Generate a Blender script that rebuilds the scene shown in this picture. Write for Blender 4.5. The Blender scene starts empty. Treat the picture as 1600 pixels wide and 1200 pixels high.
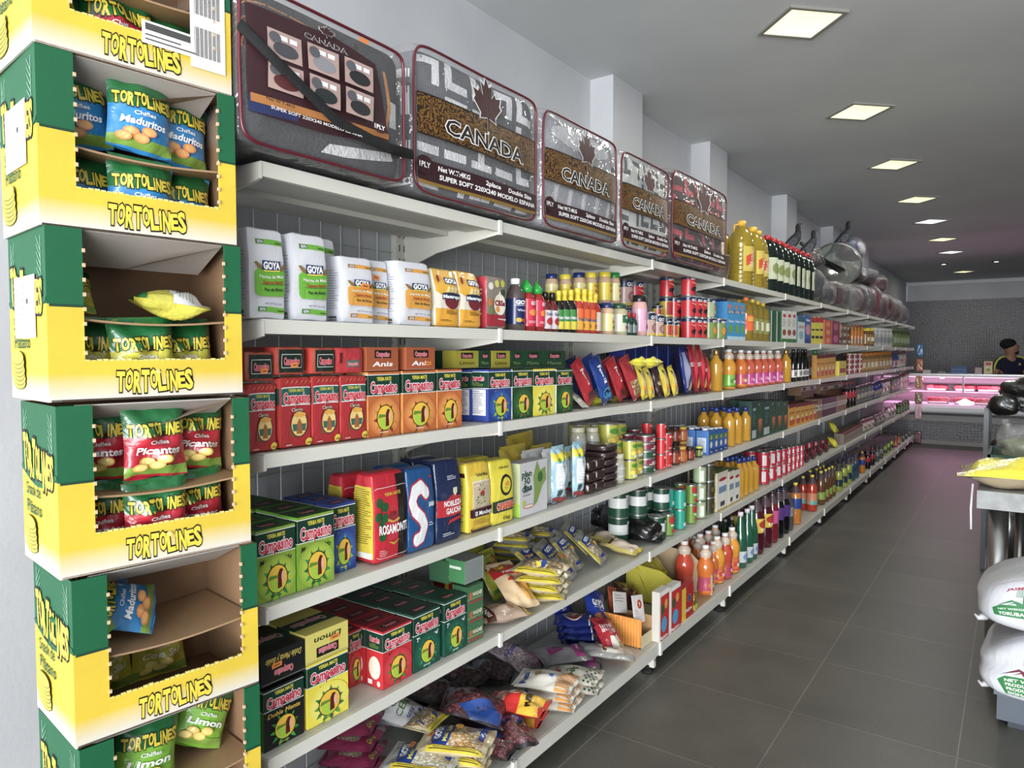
import bpy, bmesh, math, random
import numpy as np
from mathutils import Matrix, Vector
R = random.Random(7)
PI = math.pi
H = 1.58                       # eye height
scn = bpy.context.scene
col = scn.collection
# ------------------------------------------------------------------ camera
F_, VX, HY = 1113., 1588., 551.
AY = np.array([VX-800, 600-HY, -F_]); AY /= np.linalg.norm(AY)
pt_ = math.atan((600-HY)/F_)
AZ = np.array([0, math.cos(pt_), math.sin(pt_)]); AZ = AZ-(AZ@AY)*AY; AZ /= np.linalg.norm(AZ)
AX = np.cross(AY, AZ)
cd = bpy.data.cameras.new('camera'); cam = bpy.data.objects.new('camera', cd); col.objects.link(cam)
cd.sensor_width = 36; cd.lens = F_/1600*36; cd.clip_start = .05; cd.clip_end = 100
m = Matrix.Identity(4)
for i, a in enumerate((AX, AY, AZ)):
    for j in range(3): m[i][j] = a[j]
m[2][3] = H
cam.matrix_world = m
scn.camera = cam
# ------------------------------------------------------------------ world, exposure, daylight
scn.view_settings.view_transform = 'Standard'; scn.view_settings.look = 'None'
scn.view_settings.exposure = 0.05; scn.view_settings.gamma = 1; scn.view_settings.use_curve_mapping = False
wd = bpy.data.worlds.new('world'); scn.world = wd; wd.use_nodes = True
wd.node_tree.nodes['Background'].inputs[0].default_value = (.80, .90, 1, 1)
wd.node_tree.nodes['Background'].inputs[1].default_value = 1.0
def area(name, loc, rot, sx, sy, power, color, spread=None):
    l = bpy.data.lights.new(name, 'AREA'); l.shape = 'RECTANGLE'; l.size = sx; l.size_y = sy
    l.energy = power; l.color = color
    if spread: l.spread = spread
    o = bpy.data.objects.new(name, l); o.location = loc; o.rotation_euler = rot; col.objects.link(o)
    return o
# daylight through the open shop front behind the camera
area('shopfront_daylight', (3.2, -10.5, 2.5), (math.radians(88), 0, math.radians(17)), 9, 4.5, 2100, (.95, .975, 1))
# added unseen fill light, low outside and aimed up to brighten the ceiling
area('ceiling_fill', (1.6, -4.2, .15), (math.radians(125), 0, math.radians(10)), 6, 2.5, 520, (1, .98, .95))
scn.cycles.max_bounces = 6; scn.cycles.diffuse_bounces = 3; scn.cycles.glossy_bounces = 3
scn.cycles.transmission_bounces = 4; scn.cycles.transparent_max_bounces = 12
scn.cycles.use_denoising = True; scn.cycles.sample_clamp_indirect = 4
scn.cycles.caustics_reflective = False; scn.cycles.caustics_refractive = False

# ------------------------------------------------------------------ picture <-> place
def yat(u, X, Z):
    k = (u-800)/F_; Z = Z-H
    return -(X*(AX[0]+k*AX[2])+Z*(AZ[0]+k*AZ[2]))/(AY[0]+k*AY[2])
def zat(v, X, Y):
    k = (v-600)/F_
    return -(X*(AX[1]-k*AX[2])+Y*(AY[1]-k*AY[2]))/(AZ[1]-k*AZ[2])+H
def onZ(u, v, Z):
    d = np.array([u-800, 600-v, -F_]); r = np.array([d@AX, d@AY, d@AZ]); return r*(Z-H)/r[2]+np.array([0, 0, H])

# ------------------------------------------------------------------ colour and materials
def C(s):
    if not isinstance(s, str): return tuple(s)
    s = s.lstrip('#'); s = s if len(s) >= 6 else ''.join(q*2 for q in s); v = [int(s[i:i+2], 16)/255 for i in (0, 2, 4)]
    v = tuple(x/12.92 if x <= .04045 else ((x+.055)/1.055)**2.4 for x in v); l = .3*v[0]+.6*v[1]+.1*v[2]
    return tuple(.9*x+.1*l for x in v)
MAT = {}
def newmat(name):
    m = bpy.data.materials.new(name); m.use_nodes = True; MAT[name] = m
    return m, m.node_tree, m.node_tree.nodes['Principled BSDF']
def link(t, a, b): t.links.new(a, b)
def attr_mat(name, rough, metal=0, coat=0, bump=0, bscale=40, trans=0, var=.06, vscale=9, spec=.5):
    m, t, p = newmat(name); N = t.nodes
    a = N.new('ShaderNodeAttribute'); a.attribute_name = 'Col'
    tc = N.new('ShaderNodeTexCoord'); no = N.new('ShaderNodeTexNoise'); no.inputs['Scale'].default_value = vscale; no.inputs['Detail'].default_value = 4
    link(t, tc.outputs['Object'], no.inputs['Vector'])
    mr = N.new('ShaderNodeMapRange'); mr.inputs[1].default_value = .3; mr.inputs[2].default_value = .7
    mr.inputs[3].default_value = 1-var; mr.inputs[4].default_value = 1+var; link(t, no.outputs['Fac'], mr.inputs[0])
    mx = N.new('ShaderNodeVectorMath'); mx.operation = 'SCALE'; link(t, a.outputs['Color'], mx.inputs[0]); link(t, mr.outputs[0], mx.inputs['Scale'])
    link(t, mx.outputs[0], p.inputs['Base Color'])
    p.inputs['Roughness'].default_value = rough; p.inputs['Metallic'].default_value = metal
    p.inputs['Coat Weight'].default_value = coat; p.inputs['Coat Roughness'].default_value = .08
    p.inputs['Specular IOR Level'].default_value = spec
    p.inputs['Transmission Weight'].default_value = trans
    if bump:
        n2 = N.new('ShaderNodeTexNoise'); n2.inputs['Scale'].default_value = bscale; n2.inputs['Detail'].default_value = 3
        n2.inputs['Distortion'].default_value = 1.2
        link(t, tc.outputs['Object'], n2.inputs['Vector'])
        b = N.new('ShaderNodeBump'); b.inputs['Strength'].default_value = bump; b.inputs['Distance'].default_value = .01
        link(t, n2.outputs['Fac'], b.inputs['Height']); link(t, b.outputs[0], p.inputs['Normal'])
        if coat: link(t, b.outputs[0], p.inputs['Coat Normal'])
    return m
attr_mat('carton', .5, bump=.04)
attr_mat('paperbag', .6, bump=.35, bscale=14)
attr_mat('film', .38, coat=.55, bump=.45, bscale=16, var=.05)
attr_mat('foil', .3, metal=.75, bump=.8, bscale=22)
attr_mat('canlabel', .32, coat=.3)
attr_mat('tin', .3, metal=.9)
attr_mat('plastic', .35, coat=.15)
attr_mat('liquid', .12, coat=.5, trans=.0, var=.03)
attr_mat('oil', .08, coat=.6, trans=.55, var=.03)
attr_mat('darkglass', .07, coat=.6, var=.02)
attr_mat('paint', .45, var=.03, vscale=3)
attr_mat('rubber', .7)
attr_mat('cloth', .9, bump=.3, bscale=90, var=.12)
attr_mat('fleece', .95, bump=.6, bscale=60, var=.2, vscale=14)
attr_mat('skin', .55, var=.05)
attr_mat('feather', .75, var=.15, bump=.2, bscale=60)
attr_mat('steel', .28, metal=1, bump=.03, bscale=30, var=.12, vscale=5)
attr_mat('oldboard', .6, bump=.15, bscale=30, var=.25, vscale=12)
attr_mat('meat', .35, coat=.3, bump=.4, bscale=40, var=.35, vscale=25)
def grain(name, cols, scale, rough=.4):
    m, t, p = newmat(name); N = t.nodes
    tc = N.new('ShaderNodeTexCoord'); v = N.new('ShaderNodeTexVoronoi'); v.inputs['Scale'].default_value = scale
    link(t, tc.outputs['Object'], v.inputs['Vector'])
    cr = N.new('ShaderNodeValToRGB'); cr.color_ramp.interpolation = 'CONSTANT'
    se = N.new('ShaderNodeSeparateColor'); link(t, v.outputs['Color'], se.inputs[0]); link(t, se.outputs[0], cr.inputs[0])
    el = cr.color_ramp.elements
    while len(el) < len(cols): el.new(.5)
    for i, c in enumerate(cols): el[i].position = i/len(cols); el[i].color = (*C(c), 1)
    mr = N.new('ShaderNodeMapRange'); mr.inputs[1].default_value = 0; mr.inputs[2].default_value = .62; mr.inputs[3].default_value = 1.0; mr.inputs[4].default_value = .55
    link(t, v.outputs['Distance'], mr.inputs[0])
    mx = N.new('ShaderNodeVectorMath'); mx.operation = 'SCALE'; link(t, cr.outputs[0], mx.inputs[0]); link(t, mr.outputs[0], mx.inputs['Scale'])
    link(t, mx.outputs[0], p.inputs['Base Color']); p.inputs['Roughness'].default_value = rough; p.inputs['Coat Weight'].default_value = .8; p.inputs['Coat Roughness'].default_value = .12
    b = N.new('ShaderNodeBump'); b.invert = True; b.inputs['Strength'].default_value = .7; b.inputs['Distance'].default_value = .004
    link(t, v.outputs['Distance'], b.inputs['Height']); link(t, b.outputs[0], p.inputs['Normal'])
    n2 = N.new('ShaderNodeTexNoise'); n2.inputs['Scale'].default_value = 18; link(t, tc.outputs['Object'], n2.inputs['Vector'])
    b2 = N.new('ShaderNodeBump'); b2.inputs['Strength'].default_value = .6; b2.inputs['Distance'].default_value = .01
    link(t, n2.outputs['Fac'], b2.inputs['Height']); link(t, b2.outputs[0], p.inputs['Coat Normal'])
grain('g_white', ['#f2ead2', '#e6dcc0', '#fbf6e6', '#d8c9a0'], 130)
grain('g_corn', ['#e6b56c', '#f4e2c0', '#d99a4a', '#f0d3a0'], 120)
grain('g_mix', ['#d8c08a', '#b99358', '#efe0b8', '#a77f49'], 110)
grain('g_bean', ['#6a3438', '#7e4448', '#52262a', '#8c5054'], 95)
grain('g_dark', ['#3c2a2e', '#4c383c', '#2c1e22', '#5c454a'], 90)
grain('g_lentil', ['#8d7c80', '#a2929a', '#77666c', '#b5a8ae'], 170)
grain('g_quinoa', ['#a89a80', '#94866c', '#bdb098', '#84785f'], 260)
grain('g_broad', ['#d9cdb0', '#c2ae84', '#e8dfc8', '#b39c70'], 70)
def clear(name, fac=.16, tint=(1, 1, 1), rough=.06, bump=.5, bs=9, dust=0):
    m = bpy.data.materials.new(name); m.use_nodes = True; MAT[name] = m; t = m.node_tree; N = t.nodes; N.clear()
    o = N.new('ShaderNodeOutputMaterial'); tr = N.new('ShaderNodeBsdfTransparent'); tr.inputs[0].default_value = (*tint, 1)
    gl = N.new('ShaderNodeBsdfGlossy'); gl.inputs['Roughness'].default_value = rough; gl.inputs[0].default_value = (.9, .9, .9, 1)
    lw = N.new('ShaderNodeLayerWeight'); lw.inputs[0].default_value = .5; fr = N.new('ShaderNodeMath'); fr.operation = 'POWER'; fr.inputs[1].default_value = 4; link(t, lw.outputs['Facing'], fr.inputs[0])
    f2 = N.new('ShaderNodeMath'); f2.operation = 'MULTIPLY'; f2.inputs[1].default_value = .5; link(t, fr.outputs[0], f2.inputs[0]); fr = f2
    ad = N.new('ShaderNodeMath'); ad.operation = 'ADD'; ad.inputs[1].default_value = .035+fac*.3; link(t, fr.outputs[0], ad.inputs[0])
    mx = N.new('ShaderNodeMixShader'); link(t, ad.outputs[0], mx.inputs[0]); link(t, tr.outputs[0], mx.inputs[1]); link(t, gl.outputs[0], mx.inputs[2])
    tc = N.new('ShaderNodeTexCoord'); no = N.new('ShaderNodeTexNoise'); no.inputs['Scale'].default_value = bs; no.inputs['Detail'].default_value = 3; no.inputs['Distortion'].default_value = 2
    link(t, tc.outputs['Object'], no.inputs['Vector'])
    b = N.new('ShaderNodeBump'); b.inputs['Strength'].default_value = bump; b.inputs['Distance'].default_value = .02
    link(t, no.outputs['Fac'], b.inputs['Height']); link(t, b.outputs[0], gl.inputs['Normal'])
    out = mx
    if dust:
        df = N.new('ShaderNodeBsdfDiffuse'); df.inputs[0].default_value = (.8, .8, .8, 1)
        m2 = N.new('ShaderNodeMixShader'); m2.inputs[0].default_value = dust; link(t, mx.outputs[0], m2.inputs[1]); link(t, df.outputs[0], m2.inputs[2]); out = m2
    link(t, out.outputs[0], o.inputs[0])
clear('clearfilm', .1, bump=.8, bs=6, dust=.06)
clear('dullglass', .2, (.6, .66, .58), .12, .1, 5, dust=.1)
clear('glass', .05, (.97, 1, .99), .02, 0)
clear('clearbag', .15, (.93, .93, .93), .12, 1.0, 16, dust=.05)
def glow(name, color, s):
    m, t, p = newmat(name); p.inputs['Emission Color'].default_value = (*color, 1); p.inputs['Emission Strength'].default_value = s
    p.inputs['Base Color'].default_value = (.8, .8, .8, 1)
    N = t.nodes; tc = N.new('ShaderNodeTexCoord'); no = N.new('ShaderNodeTexNoise'); no.inputs['Scale'].default_value = 3
    link(t, tc.outputs['Object'], no.inputs['Vector']); mr = N.new('ShaderNodeMapRange'); mr.inputs[1].default_value = .4; mr.inputs[2].default_value = .65
    mr.inputs[3].default_value = s; mr.inputs[4].default_value = s*.8; link(t, no.outputs['Fac'], mr.inputs[0]); link(t, mr.outputs[0], p.inputs['Emission Strength'])
glow('lamp_warm', (1, .98, .55), 1.25)
glow('lamp_white', (.93, .98, 1), 1.4)
glow('lamp_pink', (1, .55, .85), 1.6)

# ------------------------------------------------------------------ mesh builder
class MB:
    def __init__(s): s.v = []; s.f = []; s.c = []; s.m = []; s.n = 0; s.mats = []; s.sm = []
    def mi(s, m):
        if m not in s.mats: s.mats.append(m)
        return s.mats.index(m)
    def add(s, verts, faces, color, mat, smooth=False):
        verts = np.asarray(verts, float).reshape(-1, 3); n = s.n; s.v.append(verts); k = s.mi(mat)
        one = not (isinstance(color, list) and len(color) == len(faces))
        c = C(color) if one else None
        for i, f in enumerate(faces):
            s.f.append([a+n for a in f]); s.c.append(c if one else C(color[i])); s.m.append(k); s.sm.append(smooth)
        s.n += len(verts); return s
    def box(s, x0, x1, y0, y1, z0, z1, c, mat='carton', inv=False):
        v = [(x, y, z) for x in (x0, x1) for y in (y0, y1) for z in (z0, z1)]
        f = [(0, 1, 3, 2), (4, 6, 7, 5), (0, 4, 5, 1), (2, 3, 7, 6), (0, 2, 6, 4), (1, 5, 7, 3)]
        return s.add(v, f, c, mat)
    def hull(s, pts, faces, c, mat): return s.add(pts, faces, c, mat)
    def prism(s, prof, a0, a1, axis, c, mat='paint'):     # prof: 2D polygon, extruded along axis
        n = len(prof); v = []
        for a in (a0, a1):
            for p in prof:
                v.append((a, p[0], p[1]) if axis == 0 else (p[0], a, p[1]) if axis == 1 else (p[0], p[1], a))
        A = sum(prof[i][0]*prof[(i+1) % n][1]-prof[(i+1) % n][0]*prof[i][1] for i in range(n))*(1 if a1 > a0 else -1)*(-1 if axis == 1 else 1)
        f = [tuple(range(n))[::-1], tuple(range(n, 2*n))]+[(i, (i+1) % n, n+(i+1) % n, n+i) for i in range(n)]
        if A < 0: f = [q[::-1] for q in f]
        return s.add(v, f, c, mat)
    def lathe(s, prof, c, mat='plastic', seg=20, cx=0, cy=0, cz=0, smooth=True, capb=True, capt=True):
        n = len(prof); a = np.linspace(0, 2*PI, seg, endpoint=False); v = []
        for r, z in prof: v += [(cx+r*math.cos(t), cy+r*math.sin(t), cz+z) for t in a]
        f = []; cc = []
        for i in range(n-1):
            for j in range(seg):
                k = (j+1) % seg; f.append((i*seg+j, i*seg+k, (i+1)*seg+k, (i+1)*seg+j))
        if capb: f.append(tuple(range(seg))[::-1])
        if capt: f.append(tuple(range((n-1)*seg, n*seg)))
        return s.add(v, f, c, mat, smooth)
    def tube(s, pts, r, c, mat='plastic', seg=8, closed=False):
        P = [Vector(p) for p in pts]; n = len(P); v = []; up = Vector((0, 0, 1)); last = None
        for i, p in enumerate(P):
            a = P[(i-1) % n] if closed or i else p; b = P[(i+1) % n] if closed or i < n-1 else p
            t = (b-a).normalized()
            if last is None:
                q = t.cross(up)
                if q.length < .05: q = t.cross(Vector((1, 0, 0)))
            else: q = last-t*last.dot(t)
            q.normalize(); last = q.copy(); w = t.cross(q)
            rr = r[i] if isinstance(r, (list, tuple)) else r
            for j in range(seg):
                an = 2*PI*j/seg; v.append(p+q*math.cos(an)*rr+w*math.sin(an)*rr)
        f = []
        for i in range(n if closed else n-1):
            for j in range(seg):
                a = i*seg; b = ((i+1) % n)*seg; k = (j+1) % seg; f.append((a+k, b+k, b+j, a+j))
        if not closed: f += [tuple(range(seg))[::-1], tuple(range((n-1)*seg, n*seg))]
        return s.add([tuple(q) for q in v], f, c, mat, True)
    def mesh(s, name):
        me = bpy.data.meshes.new(name)
        v = np.concatenate(s.v) if s.v else np.zeros((0, 3))
        me.vertices.add(len(v)); me.vertices.foreach_set('co', v.ravel())
        ln = np.array([len(f) for f in s.f], dtype=np.int32); tot = int(ln.sum())
        me.loops.add(tot); me.loops.foreach_set('vertex_index', np.fromiter((i for f in s.f for i in f), dtype=np.int32, count=tot))
        me.polygons.add(len(s.f)); st = np.zeros(len(ln), dtype=np.int32); st[1:] = np.cumsum(ln)[:-1]
        me.polygons.foreach_set('loop_start', st); me.polygons.foreach_set('loop_total', ln)
        me.polygons.foreach_set('material_index', np.array(s.m, dtype=np.int32))
        me.polygons.foreach_set('use_smooth', np.array(s.sm, dtype=bool))
        for k in s.mats: me.materials.append(MAT[k])
        me.update(); me.validate()
        ca = me.color_attributes.new('Col', 'FLOAT_COLOR', 'CORNER')
        cc = np.ones((tot, 4), dtype=np.float32); cc[:, :3] = np.repeat(np.array(s.c, dtype=np.float32), ln, axis=0)
        if len(ca.data) == tot: ca.data.foreach_set('color', cc.ravel())
        return me
def obj(name, me, parent=None, loc=(0, 0, 0), rot=(0, 0, 0), sc=(1, 1, 1)):
    if isinstance(me, MB): me = me.mesh(name)
    o = bpy.data.objects.new(name, me); col.objects.link(o); o.parent = parent
    o.location = loc; o.rotation_euler = rot; o.scale = sc; return o
def tag(o, label, cat, group=None):
    o['label'] = label; o['category'] = cat
    if group: o['group'] = group
    return o
def empty(name, loc=(0, 0, 0), rz=0):
    o = bpy.data.objects.new(name, None); col.objects.link(o); o.location = loc; o.rotation_euler = (0, 0, rz); o.empty_display_size = .05; return o
def struct(name, mb):
    o = obj(name, mb); o['kind'] = 'structure'; return o

# ------------------------------------------------------------------ lettering
_tx = {}
def text2d(s, bold=0.0):
    k = (s, bold)
    if k in _tx: return _tx[k]
    cu = bpy.data.curves.new('t', 'FONT'); cu.body = s; cu.resolution_u = 2; cu.size = 1; cu.offset = bold; cu.fill_mode = 'FRONT'
    o = bpy.data.objects.new('t', cu); me = bpy.data.meshes.new_from_object(o)
    v = np.zeros(len(me.vertices)*3); me.vertices.foreach_get('co', v); v = v.reshape(-1, 3)[:, :2]
    f = [tuple(p.vertices) for p in me.polygons]
    bpy.data.objects.remove(o); bpy.data.curves.remove(cu); bpy.data.meshes.remove(me)
    if len(v) == 0: v = np.zeros((1, 2))
    x0, x1 = v[:, 0].min()+bold, v[:, 0].max()-bold
    v = v-np.array([(x0+x1)/2, .35]); v /= .72
    r = (v, f, max((x1-x0)/.72, .01)); _tx[k] = r; return r
LEAF = [(0, 1), (.15, .72), (.34, .82), (.27, .42), (.5, .6), (.56, .48), (.86, .53), (.76, .3), (.86, .2), (.45, -.12), (.5, -.27), (.06, -.2), (.05, -.6),
        (-.05, -.6), (-.06, -.2), (-.5, -.27), (-.45, -.12), (-.86, .2), (-.76, .3), (-.86, .53), (-.56, .48), (-.5, .6), (-.27, .42), (-.34, .82), (-.15, .72)]
def earclip(p):
    n = len(p); idx = list(range(n)); A = sum(p[i][0]*p[(i+1) % n][1]-p[(i+1) % n][0]*p[i][1] for i in range(n))
    if A < 0: idx.reverse()
    out = []; g = 0
    cr = lambda a, b, c: (b[0]-a[0])*(c[1]-a[1])-(b[1]-a[1])*(c[0]-a[0])
    while len(idx) > 3 and g < 500:
        g += 1
        for k in range(len(idx)):
            a, b, c = idx[k-1], idx[k], idx[(k+1) % len(idx)]
            if cr(p[a], p[b], p[c]) <= 0: continue
            if any(cr(p[a], p[b], p[q]) >= 0 and cr(p[b], p[c], p[q]) >= 0 and cr(p[c], p[a], p[q]) >= 0 for q in idx if q not in (a, b, c)): continue
            out.append((a, b, c)); idx.pop(k); break
        else: break
    out.append(tuple(idx)); return out

class Shape:
    """a printed package: surf(face, u, v, h) -> points; faces have size (w, h) in metres"""
    def __init__(s, mat): s.mat = mat; s.lay = {}; s.lastc = {}; s.mb = MB()
    def nexth(s, face, c=None):
        if c is None or s.lastc.get(face) != c or face not in s.lay: s.lay[face] = s.lay.get(face, 0)+1
        s.lastc[face] = c; return s.lay[face]*s.eps
    def grid(s, face, u0, v0, u1, v1, c, nu, nv, h=0, mat=None, smooth=None):
        U, V = np.meshgrid(np.linspace(u0, u1, nu+1), np.linspace(v0, v1, nv+1))
        P = s.surf(face, U.ravel(), V.ravel(), h); n = nu+1
        f = [(j*n+i, j*n+i+1, (j+1)*n+i+1, (j+1)*n+i) for j in range(nv) for i in range(nu)]
        s.mb.add(P, f, c, mat or s.mat, s.smooth if smooth is None else smooth)
    def r(s, face, x0, y0, x1, y1, c, mat=None):
        nu = max(1, int(math.ceil((x1-x0)*s.res))); nv = max(1, int(math.ceil((y1-y0)*s.res)))
        s.grid(face, x0, y0, x1, y1, c, nu, nv, s.nexth(face, (c, mat)), mat); return s
    def p(s, face, pts, c, mat=None):
        pts = [tuple(q) for q in pts]; T = earclip(pts); V = list(pts)
        if s.res > 1:
            lim = 1.6/s.res; T = [t for t in T if len(t) == 3]; go = True; it = 0
            while go and it < 6:
                go = False; it += 1; N = []; mid = {}
                def mp(i, j):
                    k = (min(i, j), max(i, j))
                    if k not in mid: mid[k] = len(V); V.append(((V[i][0]+V[j][0])/2, (V[i][1]+V[j][1])/2))
                    return mid[k]
                big = any(max(math.dist(V[a], V[b]), math.dist(V[b], V[c2]), math.dist(V[a], V[c2])) > lim for a, b, c2 in T)
                if big:
                    for a, b, c2 in T: x, y, z = mp(a, b), mp(b, c2), mp(a, c2); N += [(a, x, z), (x, b, y), (z, y, c2), (x, y, z)]
                    T = N; go = len(T) < 900
        V = np.array(V, float); P = s.surf(face, V[:, 0], V[:, 1], s.nexth(face, (c, mat))); s.mb.add(P, T, c, mat or s.mat, s.smooth); return s
    def e(s, face, cx, cy, rx, ry, c, mat=None, n=18, rings=2):
        a = np.linspace(0, 2*PI, n, endpoint=False); us = [cx]; vs = [cy]
        for k in range(1, rings+1):
            us += list(cx+rx*np.cos(a)*k/rings); vs += list(cy+ry*np.sin(a)*k/rings)
        f = [(0, 1+i, 1+(i+1) % n) for i in range(n)]
        for k in range(1, rings):
            b0 = 1+(k-1)*n; b1 = 1+k*n; f += [(b0+i, b1+i, b1+(i+1) % n, b0+(i+1) % n) for i in range(n)]
        s.mb.add(s.surf(face, np.array(us), np.array(vs), s.nexth(face, (c, mat))), f, c, mat or s.mat, s.smooth); return s
    def t(s, face, txt, cx, cy, hh, c, w=None, o=None, rot=0, bold=.02, ob=.045, sk=0, hold=None):
        fw, fh = s.size(face)
        for k, (cc, b) in enumerate(([(o, bold+ob)] if o else [])+[(c, bold)]):
            v, f, tw = text2d(txt, b)
            sy = hh*fh; sx = (w*fw/tw) if w else sy
            q = v*np.array([sx, sy]); q[:, 0] += sk*q[:, 1]
            if rot: a = math.radians(rot); q = q@np.array([[math.cos(a), math.sin(a)], [-math.sin(a), math.cos(a)]])
            s.mb.add(s.surf(face, cx+q[:, 0]/fw, cy+q[:, 1]/fh, s.nexth(face, (cc, None)) if hold is None else hold+k*s.eps), f, cc, s.mat, s.smooth)
        return s
    def wob(s, face, txt, cx, cy, hh, c, o, w, slope=0, seed=3):      # hand-drawn looking lettering
        rr = random.Random(seed); n = len(txt); fw, fh = s.size(face); st = w/(n-.45*sum(q in 'iI' for q in txt)); x = cx-w/2; h0 = s.nexth(face); s.nexth(face)
        for k, ch in enumerate(txt):
            wd = st*(.55 if ch in 'iI' else 1); x += wd/2; y = cy+slope*(x-cx)+rr.uniform(-.1, .1)*hh; big = rr.uniform(.92, 1.25)
            s.t(face, ch, x, y, hh*big, c, w=wd*(.3 if ch in 'iI' else .84), o=o, rot=rr.uniform(-7, 7), bold=.045, ob=.06, hold=h0); x += wd/2
        return s
    def leafy(s, face, cx, cy, rx, ry, c, n=7, a0=0, c2=None):
        for k in range(n):
            a = a0+2*PI*k/n; d = (math.cos(a), math.sin(a)); q = (-d[1], d[0])
            L = .75+.35*((k*37) % 5)/5; pts = []
            for (l, b) in ((.75, 0), (1.1, .17), (1.1+.5*L, 0), (1.1, -.17)): pts.append((cx+rx*(d[0]*l+q[0]*b), cy+ry*(d[1]*l+q[1]*b)))
            s.p(face, pts, c if k % 2 or not c2 else c2)
        return s
    def lines(s, face, x0, y0, x1, y1, n, c, th=.35, seed=1):
        rr = random.Random(seed); d = (y1-y0)/n
        for k in range(n):
            y = y1-d*(k+.5); s.r(face, x0, y-d*th/2, x0+(x1-x0)*rr.uniform(.6, 1), y+d*th/2, c)
        return s
class Box(Shape):
    def __init__(s, w, d, h, base, mat='carton', n=None, top=1.0, bot=1.0, wr=0, seed=0, res=None, faces=None, bulge=0, topw=1.0):
        super().__init__(mat); s.w, s.d, s.h = w, d, h; s.n = n; s.top = top; s.bot = bot; s.wr = wr; s.seed = seed; s.bulge = bulge; s.topw = topw
        s.smooth = bool(n); s.res = 1 if not (n or wr or bulge) else (res or 10); s.eps = .00022 if s.res == 1 else .0006
        for fc in 'FBLRTD':
            c = (faces or {}).get(fc, base); k = s.res if s.res > 1 else 1
            s.grid(fc, 0, 0, 1, 1, c, k, k)
        s.base = base
    def size(s, f): return {'F': (s.w, s.h), 'B': (s.w, s.h), 'L': (s.d, s.h), 'R': (s.d, s.h), 'T': (s.w, s.d), 'D': (s.w, s.d)}[f]
    def surf(s, face, u, v, h):
        u = np.asarray(u, float); v = np.asarray(v, float); a = 2*u-1; b = 2*v-1; o = np.ones_like(a)
        if face == 'F': p = [o, a, b]; nn = (1, 0, 0)
        elif face == 'B': p = [-o, -a, b]; nn = (-1, 0, 0)
        elif face == 'L': p = [a, -o, b]; nn = (0, -1, 0)
        elif face == 'R': p = [-a, o, b]; nn = (0, 1, 0)
        elif face == 'T': p = [-b, a, o]; nn = (0, 0, 1)
        else: p = [b, a, -o]; nn = (0, 0, -1)
        p = np.stack(p, 1)
        if s.n:
            L = (np.abs(p)**s.n).sum(1)**(1/s.n); p = p/L[:, None]
        c = p[:, 2]
        if s.top != 1 or s.bot != 1:
            k = np.interp(c, [-1, -.75, .35, 1], [s.bot, 1, 1, s.top]); p[:, 0] *= k
        if s.topw != 1: p[:, 1] *= np.interp(c, [-1, .4, 1], [1, 1, s.topw])
        if s.bulge:
            p[:, 0] *= 1+s.bulge*(1-np.clip(p[:, 1], -1, 1)**2)*(1-np.clip(c, -1, 1)**2)
        if s.wr:
            rr = random.Random(s.seed); q = p.copy()
            for _ in range(5):
                k = np.array([rr.uniform(-5, 5) for _ in range(3)]); ph = rr.uniform(0, 6)
                sn = np.sin(q@k+ph)*s.wr/5
                p[:, 0] += sn*(1 if abs(nn[0]) else .6); p[:, 1] += np.sin(q@k*1.3+ph*2)*s.wr/9; p[:, 2] += np.sin(q@k*.9+ph*3)*s.wr/12
        out = p*np.array([s.d/2, s.w/2, s.h/2]); out[:, 2] += s.h/2
        out += np.array(nn)*h
        if s.wr or s.n: out[:, 2] = np.maximum(out[:, 2], .0004)
        return out
class Pillow(Shape):
    """flat bag standing in the YZ plane, printed side +X"""
    def __init__(s, w, h, t, base, mat='film', res=14, wr=.12, seed=0, seal=None, flat=2.2, back=None):
        super().__init__(mat); s.w, s.h, s.th = w, h, t; s.smooth = True; s.res = res; s.eps = .0007; s.wr = wr; s.seed = seed; s.flat = flat
        s.grid('F', 0, 0, 1, 1, base, res, res); s.grid('B', 0, 0, 1, 1, back or base, res, res)
    def size(s, f): return (s.w, s.h)
    def surf(s, face, u, v, h):
        u = np.asarray(u, float); v = np.asarray(v, float); a = 2*u-1; b = 2*v-1; sg = 1 if face == 'F' else -1
        aa = np.clip(np.abs(a), 0, 1); bb = np.clip(np.abs(b)/.92, 0, 1)
        T = s.th/2*((1-aa**s.flat)*(1-bb**(s.flat+.6)))**.6
        rr = random.Random(s.seed); wv = 0
        for _ in range(4):
            wv = wv+np.sin(a*rr.uniform(2, 7)+b*rr.uniform(-7, 7)+rr.uniform(0, 6))
        wv2 = np.sin(a*9+b*2+s.seed)*np.clip(bb, 0, 1)**3
        x = sg*T*(1+s.wr*wv)+wv2*s.th*.04
        pin = 1-.10*(1-aa**2)*0-.07*np.sin(PI*(v))**1.0
        y = a*s.w/2*pin*sg*1.0; z = s.h*(v*.96+.022)+ s.h*.02*np.sin(a*3+s.seed)*(b)
        P = np.stack([x+sg*h, y if sg > 0 else -(-y), z], 1)
        return P
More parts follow.
